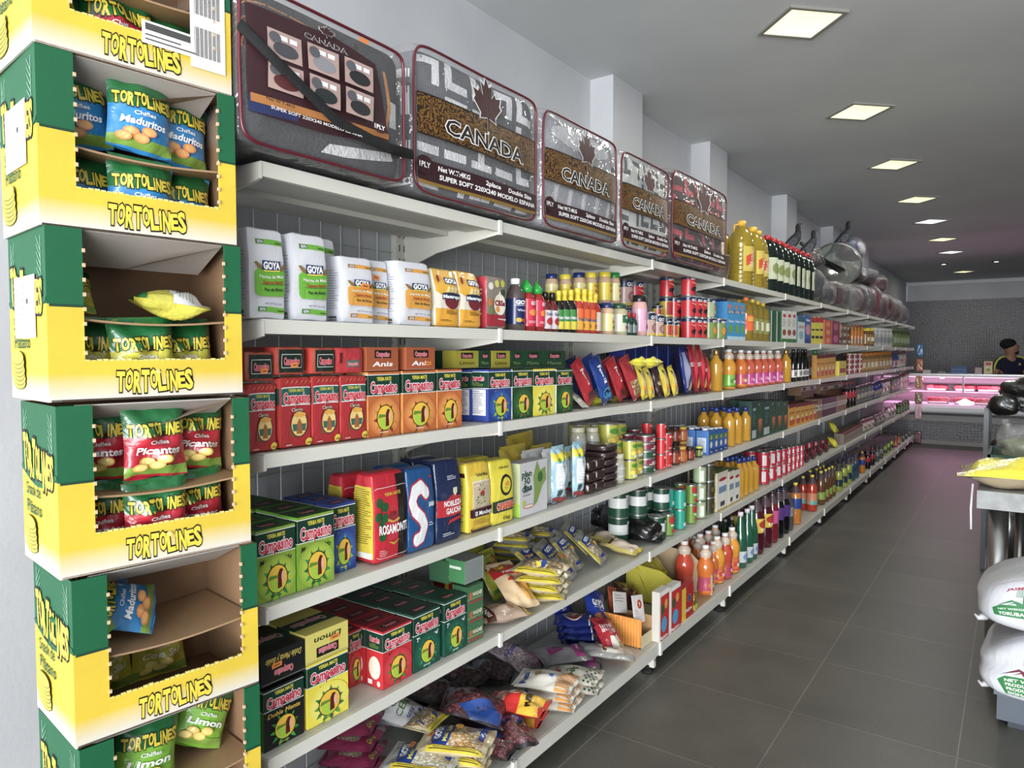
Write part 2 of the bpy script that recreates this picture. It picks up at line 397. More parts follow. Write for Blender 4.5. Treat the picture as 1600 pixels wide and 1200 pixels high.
class Round(Shape):
    """can, jar or bottle from a profile; face F wraps the front half"""
    def __init__(s, prof, base, mat='plastic', seg=20, bands=(), cap=None):
        super().__init__(mat); s.prof = prof; s.smooth = True; s.res = 10; s.eps = .0004; s.zs = [p[1] for p in prof]; s.rs = [p[0] for p in prof]
        s.H = max(s.zs); s.seg = seg; s.mb.lathe(prof, base, mat, seg); s.z0, s.z1 = 0, s.H
    def band(s, z0, z1, c, mat=None, dr=.0006):
        ks = [z0]+[z for z in s.zs if z0 < z < z1]+[z1]; s.mb.lathe([(np.interp(z, s.zs, s.rs)+dr, z) for z in ks], c, mat or s.mat, s.seg, capb=False, capt=False); return s
    def size(s, f): return (np.interp((s.z0+s.z1)/2, s.zs, s.rs)*PI, s.z1-s.z0)
    def surf(s, face, u, v, h):
        u = np.asarray(u, float); v = np.asarray(v, float); z = s.z0+(s.z1-s.z0)*v; r = np.interp(z, s.zs, s.rs)+h+.0006
        a = (u-.5)*PI
        return np.stack([r*np.cos(a), r*np.sin(a), z], 1)
# ------------------------------------------------------------------ designs: name -> (object name, category, w, d, h, parts)
D = {}
def reg(key, name, cat, w, d, h, *parts):
    D[key] = dict(name=name, cat=cat, w=w, d=d, h=h, round=name.split('_')[-1] in ('can', 'jar', 'bottle', 'grinder'), parts=[(n, (q.mb if isinstance(q, Shape) else q).mesh(n)) for n, q in parts])
GRN, REDC, CRE = '#0d3b2c', '#d2304a', '#f4ead0'
def camp_front(s, body, var, vc, ring, leaf, leaf2=None, f='F', side=True):
    s.r(f, 0, .635, 1, .965, '#e9e9e0'); s.r(f, 0, .648, 1, .952, GRN)
    s.t(f, 'YERBA MATE', .5, .895, .058, '#e7d92c', w=.46, bold=.03)
    s.t(f, 'Campesino', .5, .765, .17, REDC, w=.84, o='#ffffff', bold=.035, ob=.045)
    s.t(f, var, .5, .555, .075, vc, w=min(.8, .085*len(var)), sk=.25)
    if ring:
        for q in range(4): c0, c1 = C(body), C(ring); k = (q+1)/4; s.e(f, .5, .3, .5-.055*q, .31-.035*q, tuple(c0[i]+(c1[i]-c0[i])*k for i in range(3)), n=28)
    s.leafy(f, .5, .26, .25, .185, leaf, 11, .3, leaf2)
    s.e(f, .5, .29, .27, .205, '#2a2a14'); s.e(f, .5, .29, .25, .19, '#f0c21f')
    s.p(f, [(.28, .3), (.5, .27), (.6, .12), (.44, .1), (.32, .17)], '#a8cf2a'); s.p(f, [(.3, .35), (.5, .34), (.5, .3), (.26, .29)], '#5d8f24')
    s.p(f, [(.5, .15), (.51, .36), (.56, .42), (.62, .42), (.66, .36), (.6, .33), (.61, .16)], '#5a1712'); s.e(f, .64, .3, .045, .09, '#f2b58c')
    s.lines(f, .32, .05, .72, .085, 1, vc, .3)
    if side:
        s.r('L', 0, .635, 1, .965, '#e9e9e0'); s.r('L', 0, .648, 1, .952, GRN); s.t('L', 'Campesino', .5, .84, .09, REDC, w=.6, o='#fff', bold=.04)
        s.lines('L', .2, .68, .8, .76, 3, '#8aa53a')
        s.r('R', 0, .648, 1, .952, GRN)
def camp_top(s, c, lab='#1c1512'):
    s.r('T', .22, .3, .78, .68, lab); s.t('T', 'Campesino', .5, .48, .2, REDC, w=.4, o='#f3c9c9')
def camp(key, body, var, vc, ring, leaf, leaf2=None, top=None, desc=None, n=None, side=None):
    s = Box(.125, .09, .17, body, faces={'T': top or body, 'L': side or body}, mat='carton')
    camp_front(s, body, var, vc, ring, leaf, leaf2); camp_top(s, top or body)
    if key == 'katuava': s.e('L', .5, .34, .36, .2, '#f3e6cf'); s.r('L', .08, .04, .35, .12, '#f5f5f5'); s.e('L', .75, .08, .1, .05, '#f5d9d9')
    if key == 'cedron': s.r('L', .12, .12, .88, .62, '#e8e8ee'); s.lines('L', .18, .15, .82, .6, 12, '#777784')
    reg('c_'+key, 'yerba_mate_box', 'box', .125, .09, .17, ('carton', s))
def camp_end(key, body, var, vc, flip=False, lab='#1c1512'):
    s = Box(.125, .17, .09, body); s.r('L', .0, 0, 1, 1, body)
    a = 180 if flip else 0; y = (lambda q: 1-q) if flip else (lambda q: q)
    s.r('F', .02, .04, .98, .06, '#8a8a80'); s.t('F', var, .5, y(.3), .2, vc, w=.62 if len(var) < 9 else .8, rot=a, sk=.2)
    s.r('F', .24, min(y(.55), y(.88)), .76, max(y(.55), y(.88)), lab); s.t('F', 'Campesino', .5, y(.715), .2, REDC, w=.42, o='#f6c6cc', rot=a)
    s.r('T', 0, .28, 1, .62, GRN); s.t('T', 'Campesino', .5, .45, .16, REDC, w=.75, o='#fff', rot=a)
    s.r('L', .3, 0, .62, 1, GRN)
    reg('e_'+key, 'yerba_mate_box', 'box', .125, .17, .09, ('carton', s))
camp('menta', '#86a82c', 'Menta y Boldo', '#1d2b12', '#b8d23a', '#1f7a35', '#2f9a45', top='#24552a', side='#6fc21f')
camp('classicbox', '#b4372c', 'Classic', '#f0e0d0', 0, '#a0522d')
camp('cedron', '#27408f', 'Cedron', '#e8d24a', '#3a6ab8', '#2d8aa6', '#9cc22e', side='#33489a', top='#3a58a8')
camp('anis', '#c4672a', 'Anise', '#fff2dc', '#efa04a', '#8d3a1c', '#d98a34', side='#f0a04a', top='#b85a2a')
camp('menta_green', '#1f4a28', 'Menta', '#c03a22', '#3a6a3a', '#3f8f3a', '#2c7a2e', side='#dfe6d8', top='#24552a')
camp('limon', '#ecdc2c', 'Limon', '#22301a', '#f4ec6a', '#4f9e2a', '#2d7a3a', side='#f3e02a', top='#d9cf4a')
camp('black', '#16181a', 'Doble Menta', '#d9b53a', 0, '#3fae3a', '#2d8a36', top='#1a1a1a', side='#4a9a2a')
camp('katuava', '#c81f2c', 'Katuava', '#1c1208', '#e0404a', '#3f8f3a', '#8a5a2a', top='#8e1c26', side='#d0202c')
camp('trad', '#12493a', 'Tradicional', '#f2f2f2', '#1f6a52', '#1f7a5a', '#2a8f6a', top='#1d3a30', side='#15553f')
camp_end('anis', '#a8552f', 'Anis', '#fff', True and False)
camp_end('limon', '#ddd060', 'Limon', '#22301a', True)
camp_end('black', '#15171a', 'Doble Menta y Boldo', '#c9b24a', True)
camp_end('yellow', '#b3a92c', 'Limon', '#3a3a18')
camp_end('green', '#1d4a30', 'Menta', '#7a8f5a')
# classic soft packs
def classic():
    s = Box(.125, .085, .175, '#b3262c', 'film', n=16, wr=.03, seed=3, bulge=.05, faces={'L': '#d8433a', 'T': '#b04a34'})
    s.r('F', .03, .6, .97, .86, '#e8ece6'); s.r('F', .03, .615, .97, .845, '#24625a'); s.r('L', .05, .615, .95, .845, '#24625a')
    s.t('F', 'YERBA MATE', .5, .81, .045, '#d9cf3a', w=.5); s.t('F', 'Campesino', .52, .705, .15, '#d92b3f', w=.86, o='#f7e6e6', bold=.035)
    s.t('F', 'Classic', .5, .54, .05, '#e8c9b8', w=.36, o='#5a2018'); s.r('F', .25, .16, .6, .32, '#8a4a2c')
    s.e('F', .55, .34, .27, .19, '#1d3a34'); s.e('F', .55, .34, .25, .175, '#f2d27a'); s.p('F', [(.33, .34), (.77, .34), (.74, .24), (.36, .24)], '#2f6a5a')
    s.p('F', [(.46, .2), (.48, .36), (.54, .42), (.62, .36), (.64, .2)], '#a8642e'); s.e('F', .56, .47, .2, .035, '#e8a83a')
    s.e('F', .86, .07, .13, .06, '#e3cf2f'); s.t('F', '500g', .87, .06, .035, '#7a1a18', w=.18); s.lines('F', .1, .03, .4, .07, 1, '#e8d8d0')
    for k in range(6): s.p('F', [(.1+.15*k, .9), (.2+.15*k, .97), (.19+.15*k, .94)], '#d8904a')
    reg('classic', 'yerba_mate_pack', 'pack', .125, .085, .175, ('wrapper', s))
    for key, dark in (('classic_end', 1), ('classic_end2', 0)):
        s = Box(.125, .17, .085, '#a83a2c', 'film', n=14, wr=.04, seed=5, faces={'L': '#d84a3c', 'F': '#c03038' if not dark else '#b24a34'})
        if dark:
            s.r('F', .12, .1, .93, .9, '#182820'); s.r('F', .2, .26, .86, .74, '#cfd6cc'); s.r('F', .215, .285, .845, .715, '#182820'); s.t('F', 'Campesino', .53, .5, .24, '#d92b3f', w=.5, o='#e8b8c0')
        else:
            s.r('F', .38, .25, .82, .52, '#5a6a60'); s.t('F', 'Campesino', .6, .38, .13, '#e06a70', w=.36, o='#e8d0d0'); s.r('F', .12, .4, .2, .8, '#5a1a18')
        reg(key, 'yerba_mate_pack', 'pack', .125, .17, .085, ('wrapper', s))
classic()
def flour(key, c, tint):
    s = Box(.105, .075, .185, '#dcdde4', 'paperbag', n=22, wr=.07, seed=len(key), top=.72, bulge=.12, res=12, faces={'L': '#cfd1da'})
    for y in (.855, .11):
        s.r('F', .2, y-.03, .97, y+.03, c); s.r('F', .22, y-.02, .42, y+.022, '#23365e'); s.t('F', 'GOYA', .32, y, .032, '#fff', w=.16, bold=.03); s.r('F', .76, y-.01, .95, y, '#23301a')
    s.p('F', [(.12, .3), (.12, .52), (.22, .56), (.92, .56), (.96, .5), (.96, .3), (.9, .26), (.18, .26)], c)
    s.p('F', [(.1, .62), (.2, .56), (.3, .54), (.3, .58), (.16, .63)], '#8a6a2a'); s.p('F', [(.98, .6), (.9, .54), (.82, .53), (.82, .57), (.92, .61)], '#8a6a2a')
    s.r('F', .3, .545, .82, .645, '#1d3566'); s.r('F', .34, .53, .8, .545, '#e8d83a'); s.t('F', 'GOYA', .56, .595, .075, '#fff', w=.46, bold=.05)
    s.t('F', 'Harina de Maiz', .56, .475, .035, '#e8eedd', w=.66); s.t('F', 'Tapioca Starch', .58, .415, .035, '#b0281c', w=.56, bold=.03); s.r('F', .25, .385, .9, .389, '#333'); s.t('F', 'Pan de Bono', .6, .335, .035, '#23301a', w=.5, bold=.03)
    s.t('F', 'NET WT 35.2 OZ', .6, .175, .02, '#3a4a7a', w=.5)
    s.lines('L', .2, .2, .85, .8, 16, '#8a8d9c', .22); s.r('L', .3, .03, .7, .1, '#555'); s.r('L', .3, .05, .7, .06, '#ddd')
    reg('flour_'+key, 'flour_bag', 'bag', .105, .075, .185, ('paper_bag', s))
flour('green', '#6cb52c', 0); flour('orange', '#e3a032', 0)
def masa():
    s = Box(.085, .07, .17, '#eab01c', 'film', n=12, wr=.08, seed=9, top=.5, bulge=.1, res=12, faces={'L': '#e8e2cc'})
    s.p('F', [(.0, .32), (1, .32), (1, .3+.3), (.75, .45), (.4, .5), (0, .62)], '#efe7d4'); s.r('F', 0, .03, 1, .31, '#f0ac1a')
    s.r('F', .42, .74, .95, .85, '#1b2c50'); s.t('F', 'GOYA', .68, .795, .075, '#fff', w=.46, bold=.05)
    for a in (.35, .5, .65): s.p('F', [(a, .6), (a+.12, .7), (a+.2, .68), (a+.14, .58)], '#f0d890')
    s.leafy('F', .6, .59, .12, .035, '#3f9a3a', 6); s.e('F', .62, .45, .3, .14, '#7a2430'); s.r('F', .22, .47, .98, .58, '#1d2f52'); s.t('F', 'Masarepa', .6, .52, .06, '#fff', w=.7, bold=.04)
    s.lines('F', .35, .22, .85, .29, 3, '#3a2a10'); s.lines('F', .12, .1, .6, .14, 2, '#3a2a10'); s.e('F', .12, .82, .06, .06, '#8a2018')
    s.lines('L', .3, .1, .8, .85, 18, '#4a4a40', .3)
    reg('masa', 'corn_flour_bag', 'bag', .085, .07, .17, ('bag', s))
masa()
def cbse():
    s = Box(.1, .08, .17, '#8f8578', 'film', n=12, wr=.05, seed=2, faces={'L': '#b03040'}); s.r('F', 0, .05, 1, .28, '#a82838')
    for x, y, c in ((.2, .8, '#e8e4d8'), (.5, .86, '#d6d06a'), (.8, .88, '#c8c63a'), (.15, .5, '#d07a3a'), (.2, .35, '#7a8a4a'), (.8, .7, '#3a4a2a')): s.e('F', x, y, .12, .07, c)
    s.e('F', .62, .47, .3, .2, '#efe8d6'); s.p('F', [(.5, .6), (.62, .74), (.74, .6)], '#efe8d6'); s.t('F', 'CBSe', .62, .5, .1, '#8a1c2a', w=.5, bold=.05); s.e('F', .5, .38, .09, .06, '#e8922a'); s.t('F', 'naranja', .7, .2, .035, '#fff', w=.4)
    s.lines('L', .3, .1, .8, .85, 10, '#e8c8c8'); reg('cbse', 'yerba_mate_pack', 'pack', .1, .08, .17, ('wrapper', s))
cbse()
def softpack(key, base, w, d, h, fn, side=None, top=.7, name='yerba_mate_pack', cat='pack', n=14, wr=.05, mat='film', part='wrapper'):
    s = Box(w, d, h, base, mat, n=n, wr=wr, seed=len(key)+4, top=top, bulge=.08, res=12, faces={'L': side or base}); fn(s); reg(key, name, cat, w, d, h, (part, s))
def rosa(s):
    s.r('F', .7, .02, 1, .98, '#15110f'); s.r('L', .06, .06, .94, .86, '#d8c22a'); s.lines('L', .1, .22, .9, .84, 26, '#6a5a18', .3); s.r('L', .1, .06, .9, .13, '#e8e8e0')
    for x, y, rt in ((.14, .68, 0), (.3, .62, 0), (.1, .52, 0), (.3, .5, 0), (.2, .42, 0), (.22, .3, 0)): s.e('F', x, y, .1, .055, '#1f5a34')
    s.r('F', .17, .28, .2, .72, '#2a4a24'); s.t('F', 'YERBA MATE', .54, .76, .035, '#e3b52a', w=.5, bold=.03); s.e('F', .53, .52, .12, .045, '#8a1420'); s.p('F', [(.36, .49), (.53, .46), (.7, .49), (.7, .46), (.53, .44), (.36, .46)], '#d8a82a')
    s.t('F', 'ROSAMONTE', .55, .375, .1, '#fff', w=.88, bold=.03); s.p('F', [(.35, .24), (.53, .22), (.72, .24), (.53, .19)], '#d8a82a'); s.lines('F', .1, .08, .34, .16, 4, '#f0b8b8'); s.r('F', 0, .84, 1, .846, '#f2dada'); s.r('F', 0, .06, 1, .066, '#f2dada')
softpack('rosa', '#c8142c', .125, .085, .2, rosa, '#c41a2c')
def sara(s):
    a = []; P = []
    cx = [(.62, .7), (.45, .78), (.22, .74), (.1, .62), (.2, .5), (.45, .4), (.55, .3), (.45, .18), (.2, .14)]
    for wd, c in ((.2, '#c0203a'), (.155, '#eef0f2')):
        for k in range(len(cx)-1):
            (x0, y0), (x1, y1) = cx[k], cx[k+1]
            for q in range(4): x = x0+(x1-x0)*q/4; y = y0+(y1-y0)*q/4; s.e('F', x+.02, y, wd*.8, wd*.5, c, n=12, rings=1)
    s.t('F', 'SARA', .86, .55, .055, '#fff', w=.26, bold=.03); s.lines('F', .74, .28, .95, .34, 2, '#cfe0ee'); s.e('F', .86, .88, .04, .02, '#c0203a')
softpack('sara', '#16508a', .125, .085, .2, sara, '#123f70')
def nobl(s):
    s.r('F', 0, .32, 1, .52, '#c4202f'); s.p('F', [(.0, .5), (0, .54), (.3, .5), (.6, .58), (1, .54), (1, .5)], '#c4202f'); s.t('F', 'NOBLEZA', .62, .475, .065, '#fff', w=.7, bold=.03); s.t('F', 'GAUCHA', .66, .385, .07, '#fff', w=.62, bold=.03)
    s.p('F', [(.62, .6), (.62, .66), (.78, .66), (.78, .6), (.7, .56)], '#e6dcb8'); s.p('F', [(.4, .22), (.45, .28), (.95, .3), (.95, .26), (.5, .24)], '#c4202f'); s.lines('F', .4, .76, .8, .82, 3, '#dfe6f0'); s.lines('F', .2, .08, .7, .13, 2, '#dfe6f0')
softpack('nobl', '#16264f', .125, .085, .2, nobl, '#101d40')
def manch(s):
    s.r('F', .16, .36, .92, .82, '#e9d74a'); s.r('F', .2, .32, .96, .74, '#e9e0c8'); s.r('F', .22, .34, .95, .72, '#c9b89a'); s.leafy('F', .5, .47, .16, .05, '#2a7a32', 8, 0, '#3f9a3a'); s.leafy('F', .5, .62, .1, .06, '#3a2418', 6); s.e('F', .52, .56, .08, .04, '#a82a22')
    s.r('F', 0, .23, 1, .35, '#3a1622'); s.t('F', 'El Manchego', .6, .285, .06, '#fff', w=.76, bold=.02); s.t('F', 'Yerba Mate', .55, .83, .045, '#3a1622', w=.5, bold=.03); s.lines('F', .1, .12, .9, .2, 3, '#a07a18'); s.r('F', 0, .02, 1, .06, '#3a1622'); s.r('L', .1, .8, .9, .86, '#3a1622'); s.lines('L', .2, .1, .8, .75, 14, '#8a7a14')
softpack('manch', '#e8c41c', .12, .085, .185, manch, '#e3d020')
def canar(s):
    s.e('F', .62, .6, .27, .17, '#20241c'); s.e('F', .62, .6, .2, .125, '#e8d81c'); s.leafy('F', .62, .59, .06, .04, '#2c2a1c', 7); s.e('F', .64, .63, .07, .035, '#e8862a'); s.r('F', 0, .2, 1, .38, '#233a2c'); s.t('F', 'CANARIAS', .58, .29, .1, '#e8512a', w=.78, bold=.05, o='#f2e6c8', ob=.05)
    s.t('F', 'YERBA MATE', .55, .88, .035, '#5a5518', w=.45); s.t('F', '1kg', .6, .1, .06, '#4a4a18', w=.3)
softpack('canar', '#eadb1c', .12, .08, .185, canar, '#dcc81c')
def plan():
    s = Box(.13, .05, .175, '#c9c8cb', faces={'L': '#b6c08e'}); s.r('L', 0, 0, 1, .25, '#9cc23a')
    for k, t in enumerate(('plan', '30', 'dias')): s.t('F', t, .24, .79-.13*k, .13, '#2a4a42', w=.34 if k != 1 else .22, o='#e8ecea', bold=.04)
    s.p('F', [(.6, 1), (.72, .8), (.9, .85), (.95, .6), (.8, .5), (.6, .2), (.5, .16), (.48, .22), (.5, .5), (.46, .7)], '#7e9a4a'); s.e('F', .72, .68, .1, .1, '#3f6a3a'); s.e('F', .3, .17, .2, .035, '#b5643a'); s.e('F', .3, .175, .17, .022, '#e8dcc8'); s.e('F', .12, .25, .06, .05, '#b0c040')
    s.lines('F', .08, .36, .36, .48, 2, '#8a8a8e'); reg('plan', 'diet_tea_box', 'box', .13, .05, .175, ('carton', s))
plan()
# generic boxes
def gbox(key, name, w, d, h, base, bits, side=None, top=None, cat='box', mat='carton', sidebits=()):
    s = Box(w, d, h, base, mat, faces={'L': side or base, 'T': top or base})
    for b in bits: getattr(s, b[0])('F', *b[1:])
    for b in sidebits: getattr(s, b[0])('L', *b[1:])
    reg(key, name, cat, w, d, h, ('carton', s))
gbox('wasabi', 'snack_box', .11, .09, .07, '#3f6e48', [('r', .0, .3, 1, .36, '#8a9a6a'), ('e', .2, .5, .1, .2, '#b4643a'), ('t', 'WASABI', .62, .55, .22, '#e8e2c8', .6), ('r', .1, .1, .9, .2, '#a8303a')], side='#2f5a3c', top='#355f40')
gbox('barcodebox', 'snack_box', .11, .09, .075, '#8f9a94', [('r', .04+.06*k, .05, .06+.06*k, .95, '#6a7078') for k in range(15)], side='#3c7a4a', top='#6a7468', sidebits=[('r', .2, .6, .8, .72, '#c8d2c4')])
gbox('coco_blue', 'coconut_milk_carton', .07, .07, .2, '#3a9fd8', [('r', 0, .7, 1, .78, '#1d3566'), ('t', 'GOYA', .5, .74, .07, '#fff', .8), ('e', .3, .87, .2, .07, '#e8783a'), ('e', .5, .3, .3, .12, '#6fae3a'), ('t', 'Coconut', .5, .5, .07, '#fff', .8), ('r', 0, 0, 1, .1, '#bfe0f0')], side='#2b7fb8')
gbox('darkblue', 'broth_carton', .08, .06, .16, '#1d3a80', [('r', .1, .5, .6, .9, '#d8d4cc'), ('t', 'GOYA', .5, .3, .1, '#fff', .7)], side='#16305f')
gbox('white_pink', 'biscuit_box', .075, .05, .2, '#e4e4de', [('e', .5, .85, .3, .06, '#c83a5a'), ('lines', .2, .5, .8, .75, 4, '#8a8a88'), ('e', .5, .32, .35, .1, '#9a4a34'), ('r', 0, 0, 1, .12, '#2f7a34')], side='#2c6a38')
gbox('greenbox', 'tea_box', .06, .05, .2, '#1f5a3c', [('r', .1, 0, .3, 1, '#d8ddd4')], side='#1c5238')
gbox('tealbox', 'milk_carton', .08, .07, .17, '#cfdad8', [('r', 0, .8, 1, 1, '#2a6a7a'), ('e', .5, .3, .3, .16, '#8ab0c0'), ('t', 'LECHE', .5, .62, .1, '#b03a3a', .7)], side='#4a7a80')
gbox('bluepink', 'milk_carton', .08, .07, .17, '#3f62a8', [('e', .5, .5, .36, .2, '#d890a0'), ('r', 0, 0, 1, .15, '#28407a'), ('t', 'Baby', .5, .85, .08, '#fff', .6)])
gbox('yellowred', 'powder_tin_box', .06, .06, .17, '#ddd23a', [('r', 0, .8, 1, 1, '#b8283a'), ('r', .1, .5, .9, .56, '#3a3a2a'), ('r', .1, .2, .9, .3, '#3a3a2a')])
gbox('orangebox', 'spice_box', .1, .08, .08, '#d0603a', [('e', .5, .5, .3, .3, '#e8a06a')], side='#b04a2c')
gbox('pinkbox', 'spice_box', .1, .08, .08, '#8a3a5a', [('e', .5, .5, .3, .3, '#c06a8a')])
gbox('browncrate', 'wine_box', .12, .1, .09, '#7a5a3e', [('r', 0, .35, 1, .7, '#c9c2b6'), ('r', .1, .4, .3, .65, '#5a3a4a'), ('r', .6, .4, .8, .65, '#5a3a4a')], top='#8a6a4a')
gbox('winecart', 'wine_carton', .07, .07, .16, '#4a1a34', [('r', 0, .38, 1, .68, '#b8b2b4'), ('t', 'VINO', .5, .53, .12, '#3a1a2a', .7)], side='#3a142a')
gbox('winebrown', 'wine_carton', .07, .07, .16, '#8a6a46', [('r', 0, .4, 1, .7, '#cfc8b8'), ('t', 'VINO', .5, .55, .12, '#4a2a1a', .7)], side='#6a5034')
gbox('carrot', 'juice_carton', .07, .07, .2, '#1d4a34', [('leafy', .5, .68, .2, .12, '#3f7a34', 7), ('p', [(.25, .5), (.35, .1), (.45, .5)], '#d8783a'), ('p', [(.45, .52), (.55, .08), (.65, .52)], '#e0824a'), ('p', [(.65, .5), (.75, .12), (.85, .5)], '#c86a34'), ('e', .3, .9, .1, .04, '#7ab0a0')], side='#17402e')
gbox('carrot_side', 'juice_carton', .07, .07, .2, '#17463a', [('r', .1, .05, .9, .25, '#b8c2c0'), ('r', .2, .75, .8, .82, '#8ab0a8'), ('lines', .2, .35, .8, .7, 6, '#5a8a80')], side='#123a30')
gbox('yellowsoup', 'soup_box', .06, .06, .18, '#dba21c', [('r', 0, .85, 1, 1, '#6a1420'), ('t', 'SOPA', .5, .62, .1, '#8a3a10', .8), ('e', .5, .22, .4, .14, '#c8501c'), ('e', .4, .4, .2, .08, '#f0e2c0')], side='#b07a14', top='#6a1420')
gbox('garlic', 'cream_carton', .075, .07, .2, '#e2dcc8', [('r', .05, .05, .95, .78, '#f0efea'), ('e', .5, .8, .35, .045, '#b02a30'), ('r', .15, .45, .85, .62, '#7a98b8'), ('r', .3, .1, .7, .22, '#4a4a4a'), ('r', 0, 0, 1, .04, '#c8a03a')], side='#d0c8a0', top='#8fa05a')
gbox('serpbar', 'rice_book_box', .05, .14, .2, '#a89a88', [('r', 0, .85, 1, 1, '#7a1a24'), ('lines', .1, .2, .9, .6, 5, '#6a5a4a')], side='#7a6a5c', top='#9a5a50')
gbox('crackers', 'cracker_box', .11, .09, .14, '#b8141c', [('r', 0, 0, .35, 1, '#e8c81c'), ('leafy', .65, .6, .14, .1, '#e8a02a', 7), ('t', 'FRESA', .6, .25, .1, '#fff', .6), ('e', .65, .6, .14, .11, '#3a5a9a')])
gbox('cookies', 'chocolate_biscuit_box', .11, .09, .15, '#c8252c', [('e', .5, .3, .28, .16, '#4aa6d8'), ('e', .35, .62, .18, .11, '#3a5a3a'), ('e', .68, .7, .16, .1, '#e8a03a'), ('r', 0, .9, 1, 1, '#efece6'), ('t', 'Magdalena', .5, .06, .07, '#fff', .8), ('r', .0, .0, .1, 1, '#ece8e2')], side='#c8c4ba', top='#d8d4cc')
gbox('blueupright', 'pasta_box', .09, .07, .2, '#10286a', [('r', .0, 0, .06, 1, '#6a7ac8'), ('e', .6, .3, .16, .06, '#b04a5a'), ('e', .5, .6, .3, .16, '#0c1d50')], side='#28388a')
gbox('yellowbiscuit', 'biscuit_box', .1, .08, .07, '#d8c83a', [('r', .1, .2, .9, .5, '#a03a2a')])
def tallpaperpack(key, base, name, w, h, d, bits, sealc=None, grainm=None, gb=None, t=None):
    s = Pillow(w, h, d, base)
    if grainm: s.r('F', gb[0], gb[1], gb[2], gb[3], '#ffffff', grainm)
    for b in bits: getattr(s, b[0])('F', *b[1:])
    sl = Pillow(w*.97, h*.1, .006, sealc or base, 'film', res=6, wr=0)
    for v in sl.mb.v: v[:, 2] += h*.93
    reg(key, name, 'bag', w, d, h, ('bag', s), ('seal', sl))
tp = tallpaperpack
tp('fest_blue', '#173a86', 'pasta_bag', .12, .22, .05, [('t', 'Festival', .42, .62, .12, '#fff', .8, None, -90), ('e', .5, .18, .4, .14, '#2aa0cf'), ('e', .4, .2, .13, .07, '#1a1a22'), ('e', .72, .24, .12, .07, '#2a2228')])
tp('fest_dark', '#14245a', 'pasta_bag', .12, .22, .05, [('t', 'Festival', .45, .6, .1, '#cfd6e8', .7, None, -90)])
tp('fest_red', '#b01c28', 'pasta_bag', .12, .22, .05, [('t', 'Festival', .45, .62, .11, '#f6e8e8', .75, None, -90), ('r', .2, .05, .9, .25, '#5a2a24')])
tp('fest_brown', '#a8242c', 'pasta_bag', .13, .22, .05, [('t', 'Festival', .6, .7, .09, '#f6d8d8', .6, None, -90)], grainm='g_mix', gb=(.12, .08, .92, .45))
tp('pan_yellow', '#e0c81c', 'pasta_bag', .09, .2, .05, [('r', .25, .1, .85, .85, '#b8a070'), ('t', 'PASTA', .55, .5, .1, '#e8e0b0', .6, None, -80), ('e', .3, .85, .1, .06, '#2a4a2a'), ('e', .35, .3, .15, .06, '#e88a2a')])
tp('pan_brown', '#3a1c20', 'pasta_bag', .07, .2, .05, [('e', .5, .5, .3, .1, '#b09a7a')])
tp('choc_red', '#8e0f24', 'chocolate_bar', .07, .24, .04, [('r', .5, .05, .8, .95, '#c8a83a'), ('t', 'CHOCO', .4, .6, .3, '#e8d8d8', .3, None, -90), ('p', [(.1, .1), (.25, .9), (.4, .9), (.3, .1)], '#c81a34')])
tp('spag_blue', '#16266e', 'pasta_bag', .08, .23, .05, [('r', .1, .1, .4, .9, '#8a8fb0'), ('e', .6, .85, .1, .05, '#c04a5a'), ('r', .5, .05, .9, .4, '#b09a7a')])
tp('pouch_yb', '#9fc8d8', 'sugar_pouch', .085, .19, .05, [('r', 0, .78, 1, .95, '#e3d21c'), ('e', .3, .8, .09, .045, '#5a9a3a'), ('e', .65, .8, .09, .045, '#5a9a3a'), ('r', .12, .25, .85, .74, '#dfe6ea'), ('lines', .2, .3, .8, .7, 12, '#7a8a98', .3), ('r', .15, .12, .5, .22, '#4a4a4a'), ('r', 0, .0, 1, .09, '#a83a3a')])
tp('pouch_white', '#c8c8c6', 'milk_powder_pouch', .17, .2, .05, [('r', .05, .1, .95, .86, '#b4bcab'), ('r', .55, .12, .95, .45, '#3f6a42'), ('e', .75, .6, .12, .06, '#2a2a2a')])
tp('pouch_yellow', '#cdb32a', 'panela_pouch', .17, .2, .06, [('e', .3, .6, .06, .04, '#3a3414'), ('e', .6, .5, .05, .04, '#3a3414')])
GY = lambda a, c1='#20418f': [('p', [(.12, .62), (.14, .84), (.3, .88), (.86, .88), (.86, .6), (.3, .58)], c1), ('t', 'GOYA', .5, .79, .1, '#fff', .44, None, 0, .05), ('t', a, .5, .66, .07, '#e0d25a', .6), ('p', [(.4, .1), (.42, .18), (.88, .2), (.88, .11)], c1), ('r', .0, .05, .1, .9, '#d8c418'), ('r', .03, .1, .045, .85, '#3a3414'), ('r', .065, .15, .075, .8, '#3a3414'), ('e', .82, .53, .09, .055, '#d8a02a')]
tp('maiz_w', '#cfd0cc', 'hominy_corn_bag', .16, .22, .05, GY('Maiz Blanco'), sealc='#c8c8c0', grainm='g_white', gb=(.1, .03, .97, .96))
tp('maiz_c', '#d8c8a0', 'corn_kernel_bag', .16, .22, .05, GY('Maiz Trillado'), grainm='g_corn', gb=(.1, .03, .97, .96))
tp('beans_g', '#8f8f88', 'dried_bean_bag', .14, .21, .055, GY('Habas Secas', '#1f3f8a'), grainm='g_broad', gb=(.1, .03, .97, .6))
tp('mix_c', '#d9c9a0', 'corn_kernel_bag', .15, .2, .05, [('r', 0, .05, .14, .95, '#d8c418'), ('r', .04, .1, .06, .9, '#3a3414'), ('r', .09, .15, .105, .85, '#3a3414'), ('t', 'MAIZ', .5, .85, .06, '#20418f', .3), ('p', [(.14, .5), (.32, .58), (.28, .44)], '#e6d016'), ('e', .3, .4, .12, .05, '#22448f')], grainm='g_mix', gb=(.12, .03, .97, .97))
